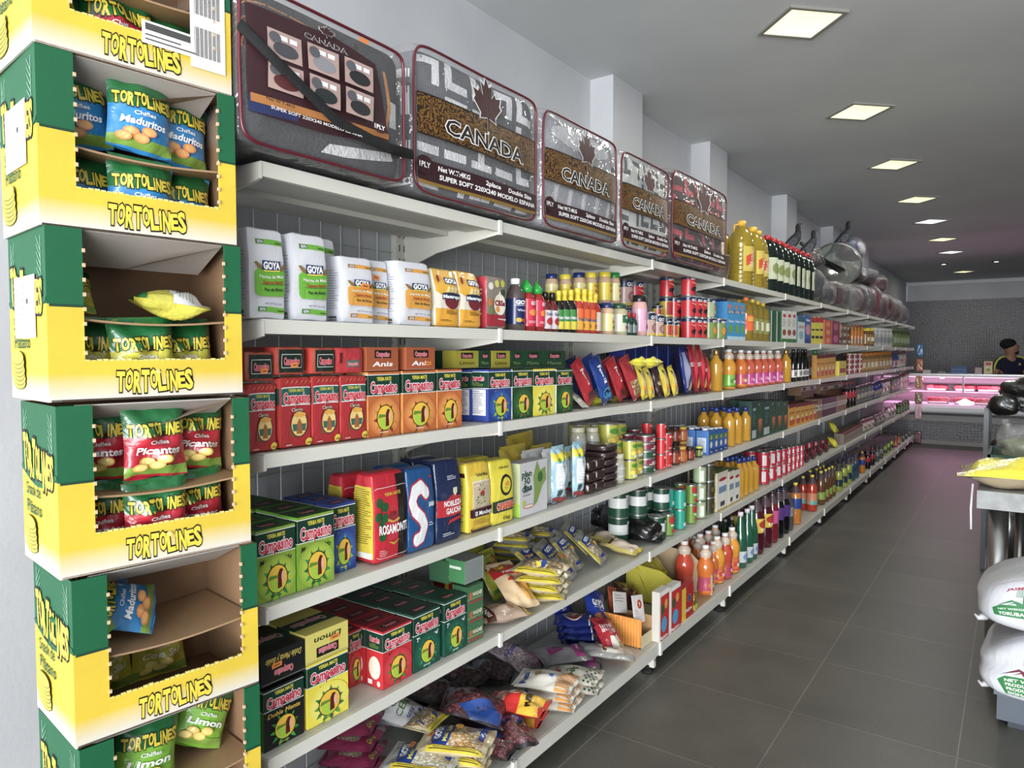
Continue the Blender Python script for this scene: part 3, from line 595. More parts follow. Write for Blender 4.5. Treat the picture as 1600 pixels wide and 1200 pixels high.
tp('cebada', '#c3c5c6', 'barley_bag', .15, .2, .06, [('t', 'CINCO', .5, .62, .1, '#4a6a34', .5), ('t', 'CEBADA', .5, .46, .12, '#4a6a34', .7), ('e', .35, .72, .08, .05, '#d8862a'), ('t', 'GOYA', .3, .28, .07, '#1f3f8a', .3)]+[('r', .12+.1*k, .06+.05*j, .17+.1*k, .11+.05*j, '#23408a') for k in range(8) for j in range(3) if (k+j) % 2 == 0])
tp('quinoa', '#8a2a50', 'quinoa_bag', .17, .19, .05, [('t', 'Quinoa', .35, .1, .08, '#c8b03a', .3)], grainm='g_quinoa', gb=(.18, .28, .86, .72))
tp('quinoa_g', '#7e7a7e', 'quinoa_bag', .17, .2, .05, [('r', .1, .1, .9, .3, '#b03a86'), ('r', .3, .55, .7, .85, '#8a2a6a'), ('t', 'Quinoa', .5, .2, .07, '#e8b8d8', .4)])
tp('bean_bag', '#3a2226', 'dried_bean_bag', .19, .23, .09, [('p', [(.02, .1), (.0, .55), (.14, .8), (.3, .5), (.4, .3), (.3, .06)], '#1c4a9a')], grainm='g_bean', gb=(.02, .02, .98, .93))
tp('dark_bag', '#1b1517', 'dried_bean_bag', .17, .21, .08, [('r', .2, .66, .8, .74, '#4a5f78'), ('r', .25, .76, .7, .8, '#3c4f66'), ('leafy', .5, .55, .06, .03, '#2f5a34', 5)], grainm='g_dark', gb=(.02, .02, .98, .96))
tp('dark_bag2', '#241a1c', 'dried_bean_bag', .15, .2, .08, [('r', .1, .55, .9, .72, '#1c2a66'), ('t', 'Frijol', .5, .63, .06, '#c84a6a', .5)], grainm='g_bean', gb=(.02, .02, .98, .5))
tp('lentil', '#8b7f86', 'lentil_bag', .18, .24, .08, [('t', 'Natu', .25, .62, .1, '#2a3a7a', .34), ('t', 'MOTE', .62, .74, .09, '#7a5a3a', .3), ('r', .45, .55, .6, .66, '#2a4a8a')]+[('r', .5+.07*k, .08+.04*j, .535+.07*k, .12+.04*j, '#a83a78') for k in range(6) for j in range(6) if (k+j) % 2 == 0], grainm='g_lentil', gb=(.02, .02, .98, .96))
tp('puritas', '#d8261c', 'pork_rind_bag', .15, .23, .07, [('r', 0, .02, 1, .42, '#f0bc14'), ('t', 'PUERCO', .4, .84, .09, '#f0d8c0', .6), ('t', 'MINUTO', .42, .74, .09, '#f0d8c0', .6), ('e', .66, .54, .26, .15, '#f0e2c8'), ('e', .66, .54, .17, .09, '#c8702a'), ('t', 'PURITAS', .5, .3, .09, '#1a1410', .72, None, 12, .05)])
tp('nata', '#e2ded2', 'oat_bag', .17, .24, .05, [('t', 'Natu', .3, .88, .11, '#1c3a80', .42, None, 0, .06), ('e', .55, .68, .22, .05, '#d8b04a'), ('r', .35, .38, .55, .45, '#3a6ab0')]+[('r', .0+.1*k, .03+.045*j, .05+.1*k, .075+.045*j, '#e89a3a') for k in range(10) for j in range(6) if 1])
tp('habas', '#cfcabb', 'broad_bean_bag', .17, .24, .05, [('t', 'Harina de', .5, .62, .05, '#3f7a34', .4), ('t', 'HABAS', .5, .52, .1, '#2c5a24', .55, None, 0, .05), ('r', .1, .8, .9, .9, '#9a9488'), ('e', .3, .8, .12, .06, '#c83a2a')]+[('r', .05+.1*k, .05+.045*j, .1+.1*k, .095+.045*j, '#1f4a34') for k in range(9) for j in range(5) if (k+j) % 2 == 0])
tp('coffee_s', '#a9aaa8', 'coffee_pouch', .15, .24, .035, [('r', .22, .2, .78, .66, '#e0d8cc'), ('e', .52, .42, .16, .12, '#9a948a'), ('e', .52, .42, .1, .075, '#d8d0c4'), ('r', .24, .56, .44, .64, '#4a2a24'), ('e', .36, .58, .06, .03, '#e08a3a')])
tp('coffee_b', '#15246a', 'coffee_bag', .15, .2, .05, [('e', .5, .55, .33, .24, '#d8c8b0'), ('e', .5, .55, .3, .21, '#5a2a20'), ('e', .48, .53, .14, .1, '#d8a080'), ('r', .0, .1, 1, .14, '#c8ccd4')])
tp('goya_blue', '#18389a', 'goya_snack', .16, .2, .05, [('t', 'GOYA', .5, .7, .15, '#f4f4f4', .56, None, 0, .06), ('r', .25, .58, .75, .59, '#fff'), ('e', .5, .35, .3, .12, '#b06a34')])
D['goya_blue']['name'] = 'snack_bag'
tp('polenta', '#e6c79a', 'corn_flour_bag', .13, .23, .05, [('r', 0, .68, 1, .96, '#c81c24'), ('e', .3, .88, .26, .09, '#2c7a34'), ('e', .3, .88, .22, .07, '#c82818'), ('t', 'Yoki', .3, .88, .09, '#f6e03a', .3, '#8a1010'), ('t', 'Kimilho', .6, .74, .06, '#fff', .6), ('e', .5, .53, .22, .05, '#c82818'), ('p', [(.5, .5), (.9, .45), (.95, .1), (.6, .12)], '#d8a03a')])
tp('yokigreen', '#b5ba2c', 'corn_flour_bag', .13, .2, .05, [('e', .5, .76, .34, .12, '#2c6a24'), ('e', .5, .76, .3, .1, '#c82818'), ('t', 'Yoki', .5, .76, .1, '#f6e03a', .4), ('r', .1, .1, .9, .2, '#3f8a34')])
tp('farofa', '#b59a86', 'cassava_flour_bag', .15, .2, .05, [('r', 0, .76, 1, .98, '#4a2418'), ('t', 'PAN ARE', .5, .86, .09, '#e8dcd0', .7), ('e', .45, .35, .2, .1, '#8a5a3a'), ('r', 0, .0, 1, .12, '#d8c01c')])
tp('tostada', '#d2c06a', 'mushroom_bag', .16, .2, .05, [('p', [(.1, .1), (.12, .74), (.88, .74), (.9, .1)], '#d8c4b0'), ('r', .1, .76, .9, .84, '#5a2418'), ('e', .7, .3, .2, .08, '#8a4a2a'), ('e', .35, .66, .08, .03, '#e0802a'), ('r', .02, .01, .98, .08, '#e0ca2a')])
tp('grey_sack', '#6a6a66', 'dried_pulse_bag', .13, .19, .06, [('r', .2, .3, .8, .6, '#a8a49a')])
tp('bluetop', '#24408a', 'dried_pulse_bag', .12, .18, .06, [('r', .2, .1, .8, .5, '#b8a88a')])
tp('cookie_bag', '#d0ccc8', 'cookie_bag', .12, .18, .06, [('e', .5, .5, .3, .2, '#a87a5a'), ('r', 0, .8, 1, 1, '#8a3a3a')])
tp('red_pouch', '#b3182c', 'milk_powder_bag', .15, .19, .06, [('t', 'LECHE', .4, .76, .09, '#f6dada', .5, None, 0, .05), ('t', 'EN POLVO', .45, .64, .09, '#f6dada', .6, None, 0, .05), ('p', [(.25, .1), (.3, .45), (.55, .4), (.75, .55), (.85, .2), (.6, .05)], '#e6dcd0'), ('e', .7, .25, .14, .12, '#8a9a6a')])
tp('orange_bag', '#b34a22', 'pasta_bag', .09, .2, .05, [('r', .2, .3, .8, .6, '#7a2a1a')])
tp('ylw_snack', '#cfc22a', 'corn_snack_bag', .14, .2, .05, [('t', 'Lucas', .5, .6, .1, '#4a5a1c', .6), ('r', .1, .2, .9, .4, '#6a6420')])
tp('yellow_seal', '#e0d81c', 'corn_snack_bag', .15, .16, .07, [('e', .5, .5, .2, .12, '#b02a2a')])
tp('purple_mix', '#5a1c2a', 'dried_chilli_bag', .15, .14, .06, [('e', .4, .5, .2, .14, '#8a2a34'), ('r', .3, .7, .7, .8, '#b08a8a')])
# chips
def chips(key, low, txt, tc='#ffffff', mid=None, swirl='#d98a4a', band='#0c6b34'):
    s = Pillow(.145, .2, .055, low, res=16, wr=.16, seed=len(key)); s.r('F', 0, .58, 1, 1, band); s.r('F', 0, .02, 1, .16, mid or '#7fa83a')
    s.wob('F', 'TORTOLiNES', .5, .68, .15, '#e6d024', '#1b1b12', .92); s.t('F', 'Chifles', .5, .49, .055, '#f2f2f2', w=.34); s.t('F', txt, .5, .375, .1, tc, w=.7, o=None, sk=.15, bold=.03)
    for x, y in ((.3, .22), (.45, .16), (.2, .14), (.55, .25)): s.e('F', x, y, .12, .06, swirl); s.e('F', x, y, .09, .042, '#e8a85c' if swirl == '#d98a4a' else '#f0d878')
    sl = Pillow(.14, .022, .004, band, 'film', res=6, wr=0)
    for v in sl.mb.v: v[:, 2] += .184
    reg(key, 'plantain_chips_bag', 'bag', .145, .055, .2, ('bag', s), ('seal', sl))
chips('ch_blue', '#1f86c8', 'Maduritos'); chips('ch_red', '#b8122c', 'Picantes', swirl='#d9b04a'); chips('ch_yel', '#c9c42a', 'Con Sal', '#f4f4e0', swirl='#e8d060'); chips('ch_lime', '#7dbb2a', 'Limon', swirl='#e8c050')
chips('ch_sabor', '#b8122c', 'Sabor', swirl='#d9b04a')
s = Pillow(.145, .2, .06, '#c9c23a', res=14, wr=.2, seed=5); s.r('F', 0, 0, 1, .5, '#e4e6e6'); s.r('F', .6, .18, .8, .4, '#3a3a3a'); s.lines('F', .1, .2, .5, .44, 5, '#a8a898'); s.r('F', 0, .85, 1, 1, '#0c6b34')
reg('ch_lying', 'plantain_chips_bag', 'bag', .145, .06, .2, ('bag', s))
# ------------------------------------------------------------------ round things
def can(key, base, r, h, bits, name='food_can', lid='#c9c9c6', bands=(), cat='can'):
    s = Round([(r*.96, 0), (r, .003), (r, h-.003), (r*.96, h)], '#b8b8b4', 'tin', 20)
    lb = Round([(r, .006), (r, h-.006)], base, 'canlabel', 20); lb.mb = MB(); lb.mb.lathe([(r+.0005, .006), (r+.0005, h-.006)], base, 'canlabel', 20, capb=False, capt=False); lb.z0, lb.z1 = .006, h-.006
    lb.rs = [r+.0005]*2; lb.zs = [.006, h-.006]
    for (a, b, c) in bands: lb.band(a*h, b*h, c, dr=.0012)
    lb.lay['F'] = 4
    for b in bits: getattr(lb, b[0])('F', *b[1:])
    ld = MB(); ld.lathe([(r*.5, h-.002), (r*.9, h-.002), (r*.9, h+.0015), (r*.99, h+.0015), (r*.99, h-.004)], lid, 'tin', 20, capt=False); ld.lathe([(0.001, h-.0035), (r*.9, h-.003)], lid, 'tin', 16, capb=False, capt=False)
    reg(key, name, cat, 2*r, 2*r, h, ('tin', s), ('paper_label', lb), ('lid', ld))
can('can_red', '#c4252f', .037, .11, [('t', 'GOYA', .5, .86, .13, '#fff', .5), ('e', .45, .3, .18, .14, '#2a2224'), ('e', .6, .22, .1, .1, '#e8e4d8'), ('p', [(.2, .7), (.6, .62), (.8, .7), (.6, .5)], '#f0a08a')], bands=[(.8, .95, '#18264a')])
can('can_beans', '#c9a8a0', .037, .11, [('t', 'GOYA', .5, .83, .15, '#fff', .5), ('e', .5, .35, .22, .22, '#9a6a6a'), ('e', .5, .35, .14, .14, '#b88a80')], bands=[(.7, .95, '#18264a'), (.05, .15, '#d8b83a')])
can('can_yel', '#c9b02a', .037, .11, [('t', 'GOYA', .6, .86, .12, '#fff', .4), ('r', .1, .1, .4, .8, '#b02a2a'), ('e', .6, .35, .14, .14, '#6a8a3a')], bands=[(.8, .95, '#18264a')])
can('can_pale', '#a7b08a', .037, .11, [('t', 'GOYA', .5, .86, .13, '#fff', .5), ('e', .5, .5, .13, .13, '#e0a02a'), ('e', .5, .25, .12, .12, '#d8dcc8')], bands=[(.8, .95, '#18264a')])
can('can_blueL', '#7a8f4a', .045, .12, [('t', 'GOYA', .5, .88, .11, '#fff', .5), ('e', .4, .4, .12, .2, '#d88a2a'), ('e', .65, .4, .12, .2, '#5a7a3a')], bands=[(.8, .95, '#18264a')])
can('can_mango', '#b6b53a', .042, .11, [('e', .4, .75, .16, .12, '#4a8a2a'), ('e', .6, .4, .18, .16, '#e8b82a'), ('r', .3, .08, .7, .25, '#d8d8c8'), ('e', .3, .35, .12, .12, '#f0d04a')])
can('can_kelsh', '#d6dad8', .05, .13, [('t', 'Kelsh', .6, .84, .1, '#fff', .3)]+[('r', .45, .4+.07*k, .95, .42+.07*k, '#1a2a24') for k in range(5)], bands=[(.74, .97, '#1c4030'), (.03, .36, '#1c4a34')])
can('can_teal', '#1fa08a', .037, .13, [('r', .3, .15, .55, .35, '#c8d8d4'), ('e', .75, .35, .12, .14, '#a8202c')])
can('can_peas', '#6f9a3a', .037, .13, [('r', .2, .6, .7, .95, '#b82a34'), ('e', .5, .2, .2, .1, '#c8303a'), ('t', 'Mesa', .5, .5, .1, '#eee', .4)])
can('can_green', '#9fb48a', .037, .1, [('e', .6, .7, .1, .14, '#b03038'), ('r', .1, .1, .3, .8, '#e0e4d8'), ('e', .55, .35, .1, .14, '#4a7a34')])
can('can_olive', '#3a3a22', .037, .1, [('e', .5, .5, .2, .2, '#5f5a2a'), ('e', .6, .3, .1, .1, '#8a7a3a')])
can('can_serpis', '#cf2028', .036, .115, [('t', 'SERPIS', .6, .84, .12, '#fff', .5), ('p', [(.5, .3), (.55, .65), (.75, .6), (.8, .35)], '#e8782a'), ('t', 'CLASICA', .55, .12, .08, '#f0d0c8', .5)])
can('can_tomato', '#b81a34', .045, .12, [('e', .62, .72, .2, .12, '#efe8e6'), ('r', .05, .15, .25, .85, '#cfc8c8'), ('e', .6, .35, .15, .14, '#d83a4a')])
can('can_tomato_s', '#c4203a', .035, .09, [('e', .6, .6, .2, .18, '#efe8e6'), ('r', .05, .15, .2, .8, '#cfc8c8')])
can('tuna', '#7a2436', .045, .035, [('t', 'GOYA', .6, .5, .4, '#fff', .4), ('r', .3, .05, .9, .2, '#e8e0d8')])
can('tuna_g', '#1f4a34', .045, .035, [('t', 'Kelsh', .6, .5, .4, '#fff', .3)])
def jar(key, body, cap, r, h, bits, name='sauce_jar', band=None, mat='liquid', capmat='plastic', cat='jar'):
    s = Round([(r*.9, 0), (r, .004), (r, h*.72), (r*.85, h*.82), (r*.8, h*.84)], body, mat, 18)
    cp = MB(); cp.lathe([(r*.86, h*.84), (r*.88, h*.85), (r*.88, h*.995), (r*.8, h)], cap, capmat, 18)
    lb = Round([(r+.0008, h*.12), (r+.0008, h*.66)], band or body, 'canlabel', 18); lb.mb = MB(); lb.mb.lathe([(r+.0008, h*.12), (r+.0008, h*.66)], band or body, 'canlabel', 18, capb=False, capt=False); lb.z0, lb.z1 = h*.12, h*.66; lb.lay['F'] = 2
    for b in bits: getattr(lb, b[0])('F', *b[1:])
    reg(key, name, cat, 2*r, 2*r, h, ('body', s), ('paper_label', lb), ('cap', cp))
jar('adobo_b', '#c8a888', '#1c2c66', .033, .15, [('t', 'GOYA', .6, .85, .14, '#fff', .4), ('t', 'Adobo', .6, .55, .16, '#c02a2a', .4), ('e', .6, .2, .14, .12, '#5a4a2a')], 'seasoning_jar', '#ddd08a')
jar('adobo_y', '#c8a888', '#e3cc18', .033, .15, [('t', 'GOYA', .6, .85, .14, '#23365e', .4), ('t', 'Adobo', .6, .55, .16, '#c02a2a', .4), ('r', 0, 0, .3, 1, '#e8cc2a')], 'seasoning_jar', '#e6c82a')
jar('adobo_g', '#c8a888', '#14863a', .03, .15, [('t', 'GOYA', .6, .85, .14, '#23365e', .4), ('t', 'Adobo', .6, .6, .16, '#c02a2a', .4), ('e', .6, .25, .14, .12, '#5a8a3a')], 'seasoning_jar', '#e8dc9a')
jar('oregano', '#b8b08a', '#1f4a34', .033, .12, [('r', .3, .5, .9, .95, '#2a6a44'), ('t', 'GOYA', .6, .8, .14, '#fff', .36), ('e', .6, .25, .18, .14, '#8a4a4a')], 'seasoning_jar', '#cfd0b8')
jar('jam', '#5a2a1c', '#2a1c18', .032, .09, [('e', .55, .5, .2, .3, '#c8502a'), ('t', 'Aji', .55, .5, .2, '#f0e6d0', .3)], 'preserve_jar', '#8a3a24')
jar('jam_o', '#a8501c', '#c8a82a', .032, .09, [('e', .55, .4, .2, .3, '#d8862a')], 'preserve_jar', '#b86a2a')
jar('jam_g', '#2c3a20', '#d8d820', .032, .09, [('e', .5, .5, .25, .3, '#d8d8c8'), ('e', .5, .5, .1, .15, '#b03a3a')], 'preserve_jar', '#6a7a3a')
jar('jar_pale', '#a9a890', '#c8c4ac', .032, .12, [('r', .2, .2, .9, .8, '#c4c4bc'), ('lines', .25, .3, .8, .7, 4, '#7a7a74')], 'pickle_jar', '#b0b0a4')
jar('jar_orange', '#8a6a3a', '#c87a1c', .035, .12, [('r', .2, .2, .9, .7, '#c8c0a8')], 'honey_jar', '#a8804a')
jar('jar_green', '#4f5f34', '#7a8a6a', .035, .12, [('r', .2, .2, .9, .7, '#8a9a7a')], 'olive_jar', '#6a7a4a')
jar('jar_white', '#b8b8b4', '#e0e0dc', .03, .09, [('r', .2, .2, .9, .7, '#8a8a90')], 'yogurt_jar', '#a8a8a4')
jar('mug', '#c09a98', '#e8dcd8', .035, .07, [], 'pate_jar', '#8a4a4a')
jar('pinksalt', '#d8a2a0', '#1c1818', .032, .17, [('e', .6, .2, .18, .15, '#b03a7a'), ('lines', .3, .5, .9, .9, 4, '#c890a8')], 'salt_grinder', '#dba8c4')
jar('nesyel', '#6a4a2a', '#e3c81c', .035, .12, [('r', .2, .3, .9, .7, '#d8c8a8')], 'coffee_jar', '#8a6a34')
def bottle(key, prof, body, cap, capz, band, bits, mat='liquid', name='juice_bottle', capmat='plastic', bandc='#fff', capr=None, r2=None, cat='bottle', neck=None):
    """prof: list of (r,z); liquid/body, cap above capz, label between band"""
    s = Round(prof, body, mat, 20); H_ = s.H; parts = [('body', s)]
    if neck:
        s.mb.lathe([(np.interp(z, s.zs, s.rs)+.0008, z) for z in (neck[0], *[q for q in s.zs if neck[0] < q < neck[1]], neck[1])], neck[2], neck[3] if len(neck) > 3 else 'plastic', 20, capb=False, capt=False)
    if band:
        lb = Round(prof, bandc, 'canlabel', 20); lb.mb = MB(); lb.band(band[0], band[1], bandc, dr=.0015); lb.z0, lb.z1 = band; lb.lay['F'] = 3
        lb.rs = [r+.001 for r in lb.rs]
        for b in bits: getattr(lb, b[0])('F', *b[1:])
        parts.append(('paper_label', lb))
    cp = MB(); cr = capr or prof[-1][0]*1.15; cp.lathe([(cr, capz), (cr, H_+.004), (cr*.85, H_+.007)] if cap != 'cone' else [(cr, capz), (cr, capz+.02), (cr*.6, capz+.03), (.002, H_+.045)], '#19a03a' if cap == 'cone' else cap, capmat, 16)
    parts.append(('cap', cp)); mr = max(p[0] for p in prof)
    reg(key, name, cat, 2*mr, 2*mr, H_+(.045 if cap == 'cone' else .007), *parts)
JUG = [(.03, 0), (.043, .006), (.045, .03), (.043, .06), (.04, .08), (.042, .1), (.047, .13), (.048, .15), (.042, .175), (.03, .195), (.028, .21), (.032, .22), (.03, .232), (.018, .245), (.016, .262)]
def jug(key, c, lc, lc2): bottle(key, JUG, c, '#e4e2e0', .25, (.02, .1), [('p', [(.2, .3), (.8, .5), (.8, .7), (.2, .6)], lc2), ('t', 'SOL', .5, .45, .22, '#f6f0e8', .3, None, 12, .05), ('r', 0, 0, 1, .12, lc2)], bandc=lc, neck=(.205, .246, '#c9b9a6'))
jug('jug_orange', '#e89a14', '#e0762a', '#d8403a'); jug('jug_red', '#c8452a', '#c04a3a', '#b83a7a'); jug('jug_pink', '#cf5a3c', '#c0408a', '#d87ab0'); jug('jug_green', '#d99414', '#7ab83a', '#4a8a2a'); jug('jug_amber', '#d8701c', '#c04a6a', '#d8802a')
FLAT = [(.035, 0), (.04, .005), (.04, .16), (.038, .175), (.018, .2), (.015, .24)]
bottle('flat_yellow', FLAT, '#c8920f', '#233a80', .21, None, [], name='nectar_bottle', capr=.017); bottle('flat_foil', FLAT, '#c8920f', '#b8884a', .2, None, [], name='nectar_bottle', capr=.017, capmat='foil')
OIL = [(.04, 0), (.045, .006), (.045, .1), (.042, .105), (.045, .11), (.044, .17), (.036, .21), (.016, .235), (.014, .25)]
bottle('oil_or', OIL, '#c9a21c', '#e87a1c', .235, (.06, .15), [('r', .2, .6, .8, .9, '#e8a03a')], mat='oil', name='cooking_oil_bottle', bandc='#e8652a'); bottle('oil_y', OIL, '#b8a02a', '#e0b81c', .235, (.05, .14), [('r', .3, .2, .7, .8, '#d8d8b8')], mat='oil', name='cooking_oil_bottle', bandc='#8a8a4a')
def bigoil(key, c, cap, lab, mat):
    P = [(.055, 0), (.068, .008)]
    for k in range(9): z = .02+k*.026; P += [(.07, z), (.066, z+.008), (.07, z+.016)]
    P += [(.068, .27), (.06, .32), (.04, .355), (.02, .37), (.019, .385)]
    s = Round(P, c, mat, 20); cp = MB(); cp.lathe([(.026, .368), (.026, .398), (.02, .402)], cap, 'plastic', 16)
    hd = MB(); hd.tube([(-.02, -.045, .33), (-.02, -.05, .37), (-.01, -.03, .378), (0, .0, .376)], .006, cap, 'plastic')
    lb = Round(P, lab, 'canlabel', 20); lb.mb = MB(); lb.z0, lb.z1 = .09, .24; lb.rs = [.0705]*len(P); lb.smooth = False
    lb.grid('F', .22, 0, .78, 1, lab, 12, 1, .001); lb.lay['F'] = 4
    if mat == 'oil': lb.p('F', [(.3, .2), (.7, .5), (.7, .9), (.3, .6)], '#d8502a'); lb.t('F', 'GIRASOL', .5, .5, .2, '#f6e8c0', .5, None, 80)
    else: lb.e('F', .5, .5, .16, .26, '#8f9a5a'); lb.leafy('F', .5, .5, .08, .14, '#5a6a34', 7)
    reg(key, 'large_oil_bottle', 'bottle', .14, .14, .402, ('body', s), ('paper_label', lb), ('cap', cp), ('handle', hd))
bigoil('bigoil', '#d2b412', '#f0b81c', '#d8c04a', 'oil'); bigoil('bigolive', '#10201a', '#b8232c', '#c4ccb0', 'darkglass')
HOT = [(.02, 0), (.024, .004), (.024, .085), (.02, .1), (.01, .115), (.009, .14)]
def hot(key, c, cap, lc, bits, neck=None): bottle(key, HOT, c, cap, .118 if not neck else .125, (.012, .08), bits, name='hot_sauce_bottle', bandc=lc, capr=.0125, neck=neck)
hot('hot_w', '#6a1a18', '#1a1614', '#cfc8cc', [('e', .5, .4, .2, .2, '#b02a34'), ('t', 'Salsa', .5, .8, .16, '#3a3a7a', .4)]); hot('soy', '#14100c', '#e3cc18', '#3a8a3a', [('t', 'Naturas', .5, .6, .16, '#e8e8f0', .6), ('r', 0, 0, 1, .4, '#d8c82a')], neck=(.112, .13, '#e3cc18'))
hot('hot_y', '#b8331c', '#e8cc14', '#e2a41c', [('r', 0, .55, 1, 1, '#e2621c'), ('t', 'Naturas', .5, .5, .16, '#2a3a8a', .6), ('e', .6, .2, .12, .12, '#c82a1c')], neck=(.105, .13, '#e8cc14')); hot('hot_r', '#a8241c', '#e8cc14', '#d8c8b8', [], neck=(.115, .13, '#e8cc14'))
bottle('sriracha', [(.025, 0), (.03, .004), (.03, .12), (.026, .135), (.016, .145), (.015, .15)], '#9a1c1c', 'cone', .145, (.02, .12), [('t', 'GOYA', .6, .85, .14, '#fff', .4), ('e', .5, .5, .18, .12, '#f0882a'), ('lines', .3, .1, .9, .2, 2, '#f6d0d8')], name='chilli_sauce_bottle', bandc='#cf2446', capr=.022)
bottle('vinegar', [(.033, 0), (.036, .004), (.036, .12), (.034, .14), (.02, .17), (.014, .178), (.014, .19)], '#7a6a66', '#ececec', .175, (.025, .12), [('t', 'GOYA', .5, .86, .15, '#fff', .6, None, 0, .05), ('r', .15, .73, .85, .745, '#fff'), ('t', 'Vinegar', .5, .55, .09, '#d8dcf0', .5), ('e', .3, .16, .1, .09, '#c8a83a'), ('e', .5, .15, .1, .09, '#b83a3a'), ('e', .7, .16, .1, .09, '#5a9a3a')], mat='oil', name='vinegar_bottle', bandc='#1a2a5a', capr=.018)
GLB = [(.03, 0), (.035, .004), (.036, .13), (.033, .17), (.02, .23), (.013, .27), (.013, .29)]
bottle('water_g', GLB, '#1f5a42', '#dcd8d8', .275, (.03, .09), [('e', .5, .5, .25, .3, '#7a9ac8')], mat='darkglass', name='mineral_water_bottle', bandc='#c8cfd0')
SODA = [(.038, 0), (.045, .01), (.046, .09), (.043, .11), (.046, .14), (.046, .2), (.035, .25), (.016, .29), (.014, .31)]
def soda(key, c, cap, lc, bits, mat='liquid', band=(.12, .2)): bottle(key, SODA, c, cap, .293, band, bits, mat=mat, name='soda_bottle', bandc=lc, neck=(.24, .3, '#55454a', 'darkglass'))
soda('soda_grape', '#4a0f1e', '#3a2a2a', '#e6c23a', [('e', .5, .6, .3, .3, '#b83a2a'), ('t', 'Uva', .5, .25, .2, '#fff', .4)]); soda('soda_pink', '#7a1424', '#3a2a2a', '#d85a9a', []); soda('soda_black', '#0c0a10', '#2a2a4a', '#5a3a86', []); soda('soda_dark', '#1a0c0c', '#b02a2a', '#b02a34', [])
soda('soda_orange', '#c8781c', '#e8c81c', '#2a4a9a', [('e', .6, .5, .2, .3, '#e86a2a')]); soda('soda_red', '#b8361c', '#e8c81c', '#d88a6a', [('r', 0, 0, 1, .35, '#6fb0a0')], band=(.06, .16)); soda('soda_brown', '#6a4426', '#d8c81c', '#8fb04a', [('e', .5, .4, .2, .3, '#c84a3a')], band=(.05, .12)); soda('soda_lime', '#9fae3a', '#2a4a6a', '#2a3a4a', [], band=(.06, .14)); soda('soda_blue', '#3a5a6a', '#3a4a8a', '#2a4a6a', []); soda('soda_grey', '#4f5352', '#5a5a5a', '#8a8a8a', [])
WINE = [(.03, 0), (.037, .004), (.037, .17), (.03, .2), (.014, .24), (.013, .3)]
bottle('wine_dark', WINE, '#0c0a0a', '#161212', .25, (.04, .11), [('r', .2, .2, .8, .8, '#7a7876')], mat='darkglass', name='malt_wine_bottle', bandc='#c8c6c0', capr=.015); bottle('amber', WINE, '#a8581c', '#2a6a3a', .25, (.04, .12), [('e', .5, .5, .25, .3, '#b8b8b0')], name='syrup_bottle', bandc='#d8d6d0', capr=.018, mat='liquid')
bottle('dark_small', HOT, '#1a3a34', '#b8202c', .118, (.02, .07), [], name='hot_sauce_bottle', bandc='#6a7a74', capr=.0125); bottle('orange_tall', GLB, '#b06a24', '#8a3a2a', .275, (.03, .1), [], name='vinegar_bottle', bandc='#8a6a4a')
# milk-type cartons with caps
def capcarton(key, base, side, bits, cap, w=.06, d=.06, h=.19):
    s = Box(w, d, h-.015, base, 'carton', faces={'L': side})
    for b in bits: getattr(s, b[0])('F', *b[1:])
    s.r('L', .1, .1, .8, .7, '#c8d0dc'); s.lines('L', .15, .15, .75, .65, 8, '#6a7a9a')
    cp = MB(); cp.lathe([(.014, h-.016), (.014, h)], cap, 'plastic', 12); reg(key, 'plant_milk_carton', 'carton', w, d, h, ('carton', s), ('cap', cp))
capcarton('almond', '#2a5fae', '#3f74bb', [('r', .0, .6, 1, .85, '#2f7a6a'), ('e', .5, .4, .22, .14, '#e8e0cc'), ('e', .5, .7, .18, .1, '#d0a040'), ('r', 0, 0, 1, .2, '#1d3f86'), ('t', 'Vive', .5, .1, .07, '#cfe0f0', .5)], '#e8ecf0')
# panela blocks: wrapped dark sugar bricks
def panela(key, w, d, h, c):
    b = Box(w, d, h, c, 'film', n=5, wr=.1, seed=3, res=8); reg(key, 'wrapped_panela_block', 'sugar block', w, d, h, ('block', b))
panela('panela', .1, .1, .065, '#33201c'); panela('panela_f', .11, .11, .033, '#38272a')
def blackbag():
    mb = MB(); rr = random.Random(4); b = Box(.24, .2, .12, '#0d0d0f', 'film', n=3, wr=.25, seed=8, res=14); reg('blackbag', 'black_plastic_bag', 'bag', .24, .2, .12, ('bag', b))
    b = Box(.12, .12, .1, '#2a2a2a', 'clearbag', n=3, wr=.25, seed=2, res=12); reg('clearlump', 'clear_plastic_bag', 'bag', .12, .12, .1, ('bag', b))
blackbag()
def sticker():
    s = MB(); s.add([(0, -.014, -.008), (0, .014, -.006), (0, .014, .008), (0, -.014, .006)], [(0, 1, 2, 3)], '#ef8a2a', 'carton'); s.add([(.0004, -.008, -.002), (.0004, .008, -.001), (.0004, .008, .002), (.0004, -.008, .001)], [(0, 1, 2, 3)], '#5a3a2a', 'carton')
    return s.mesh('price_sticker')
STK = sticker()
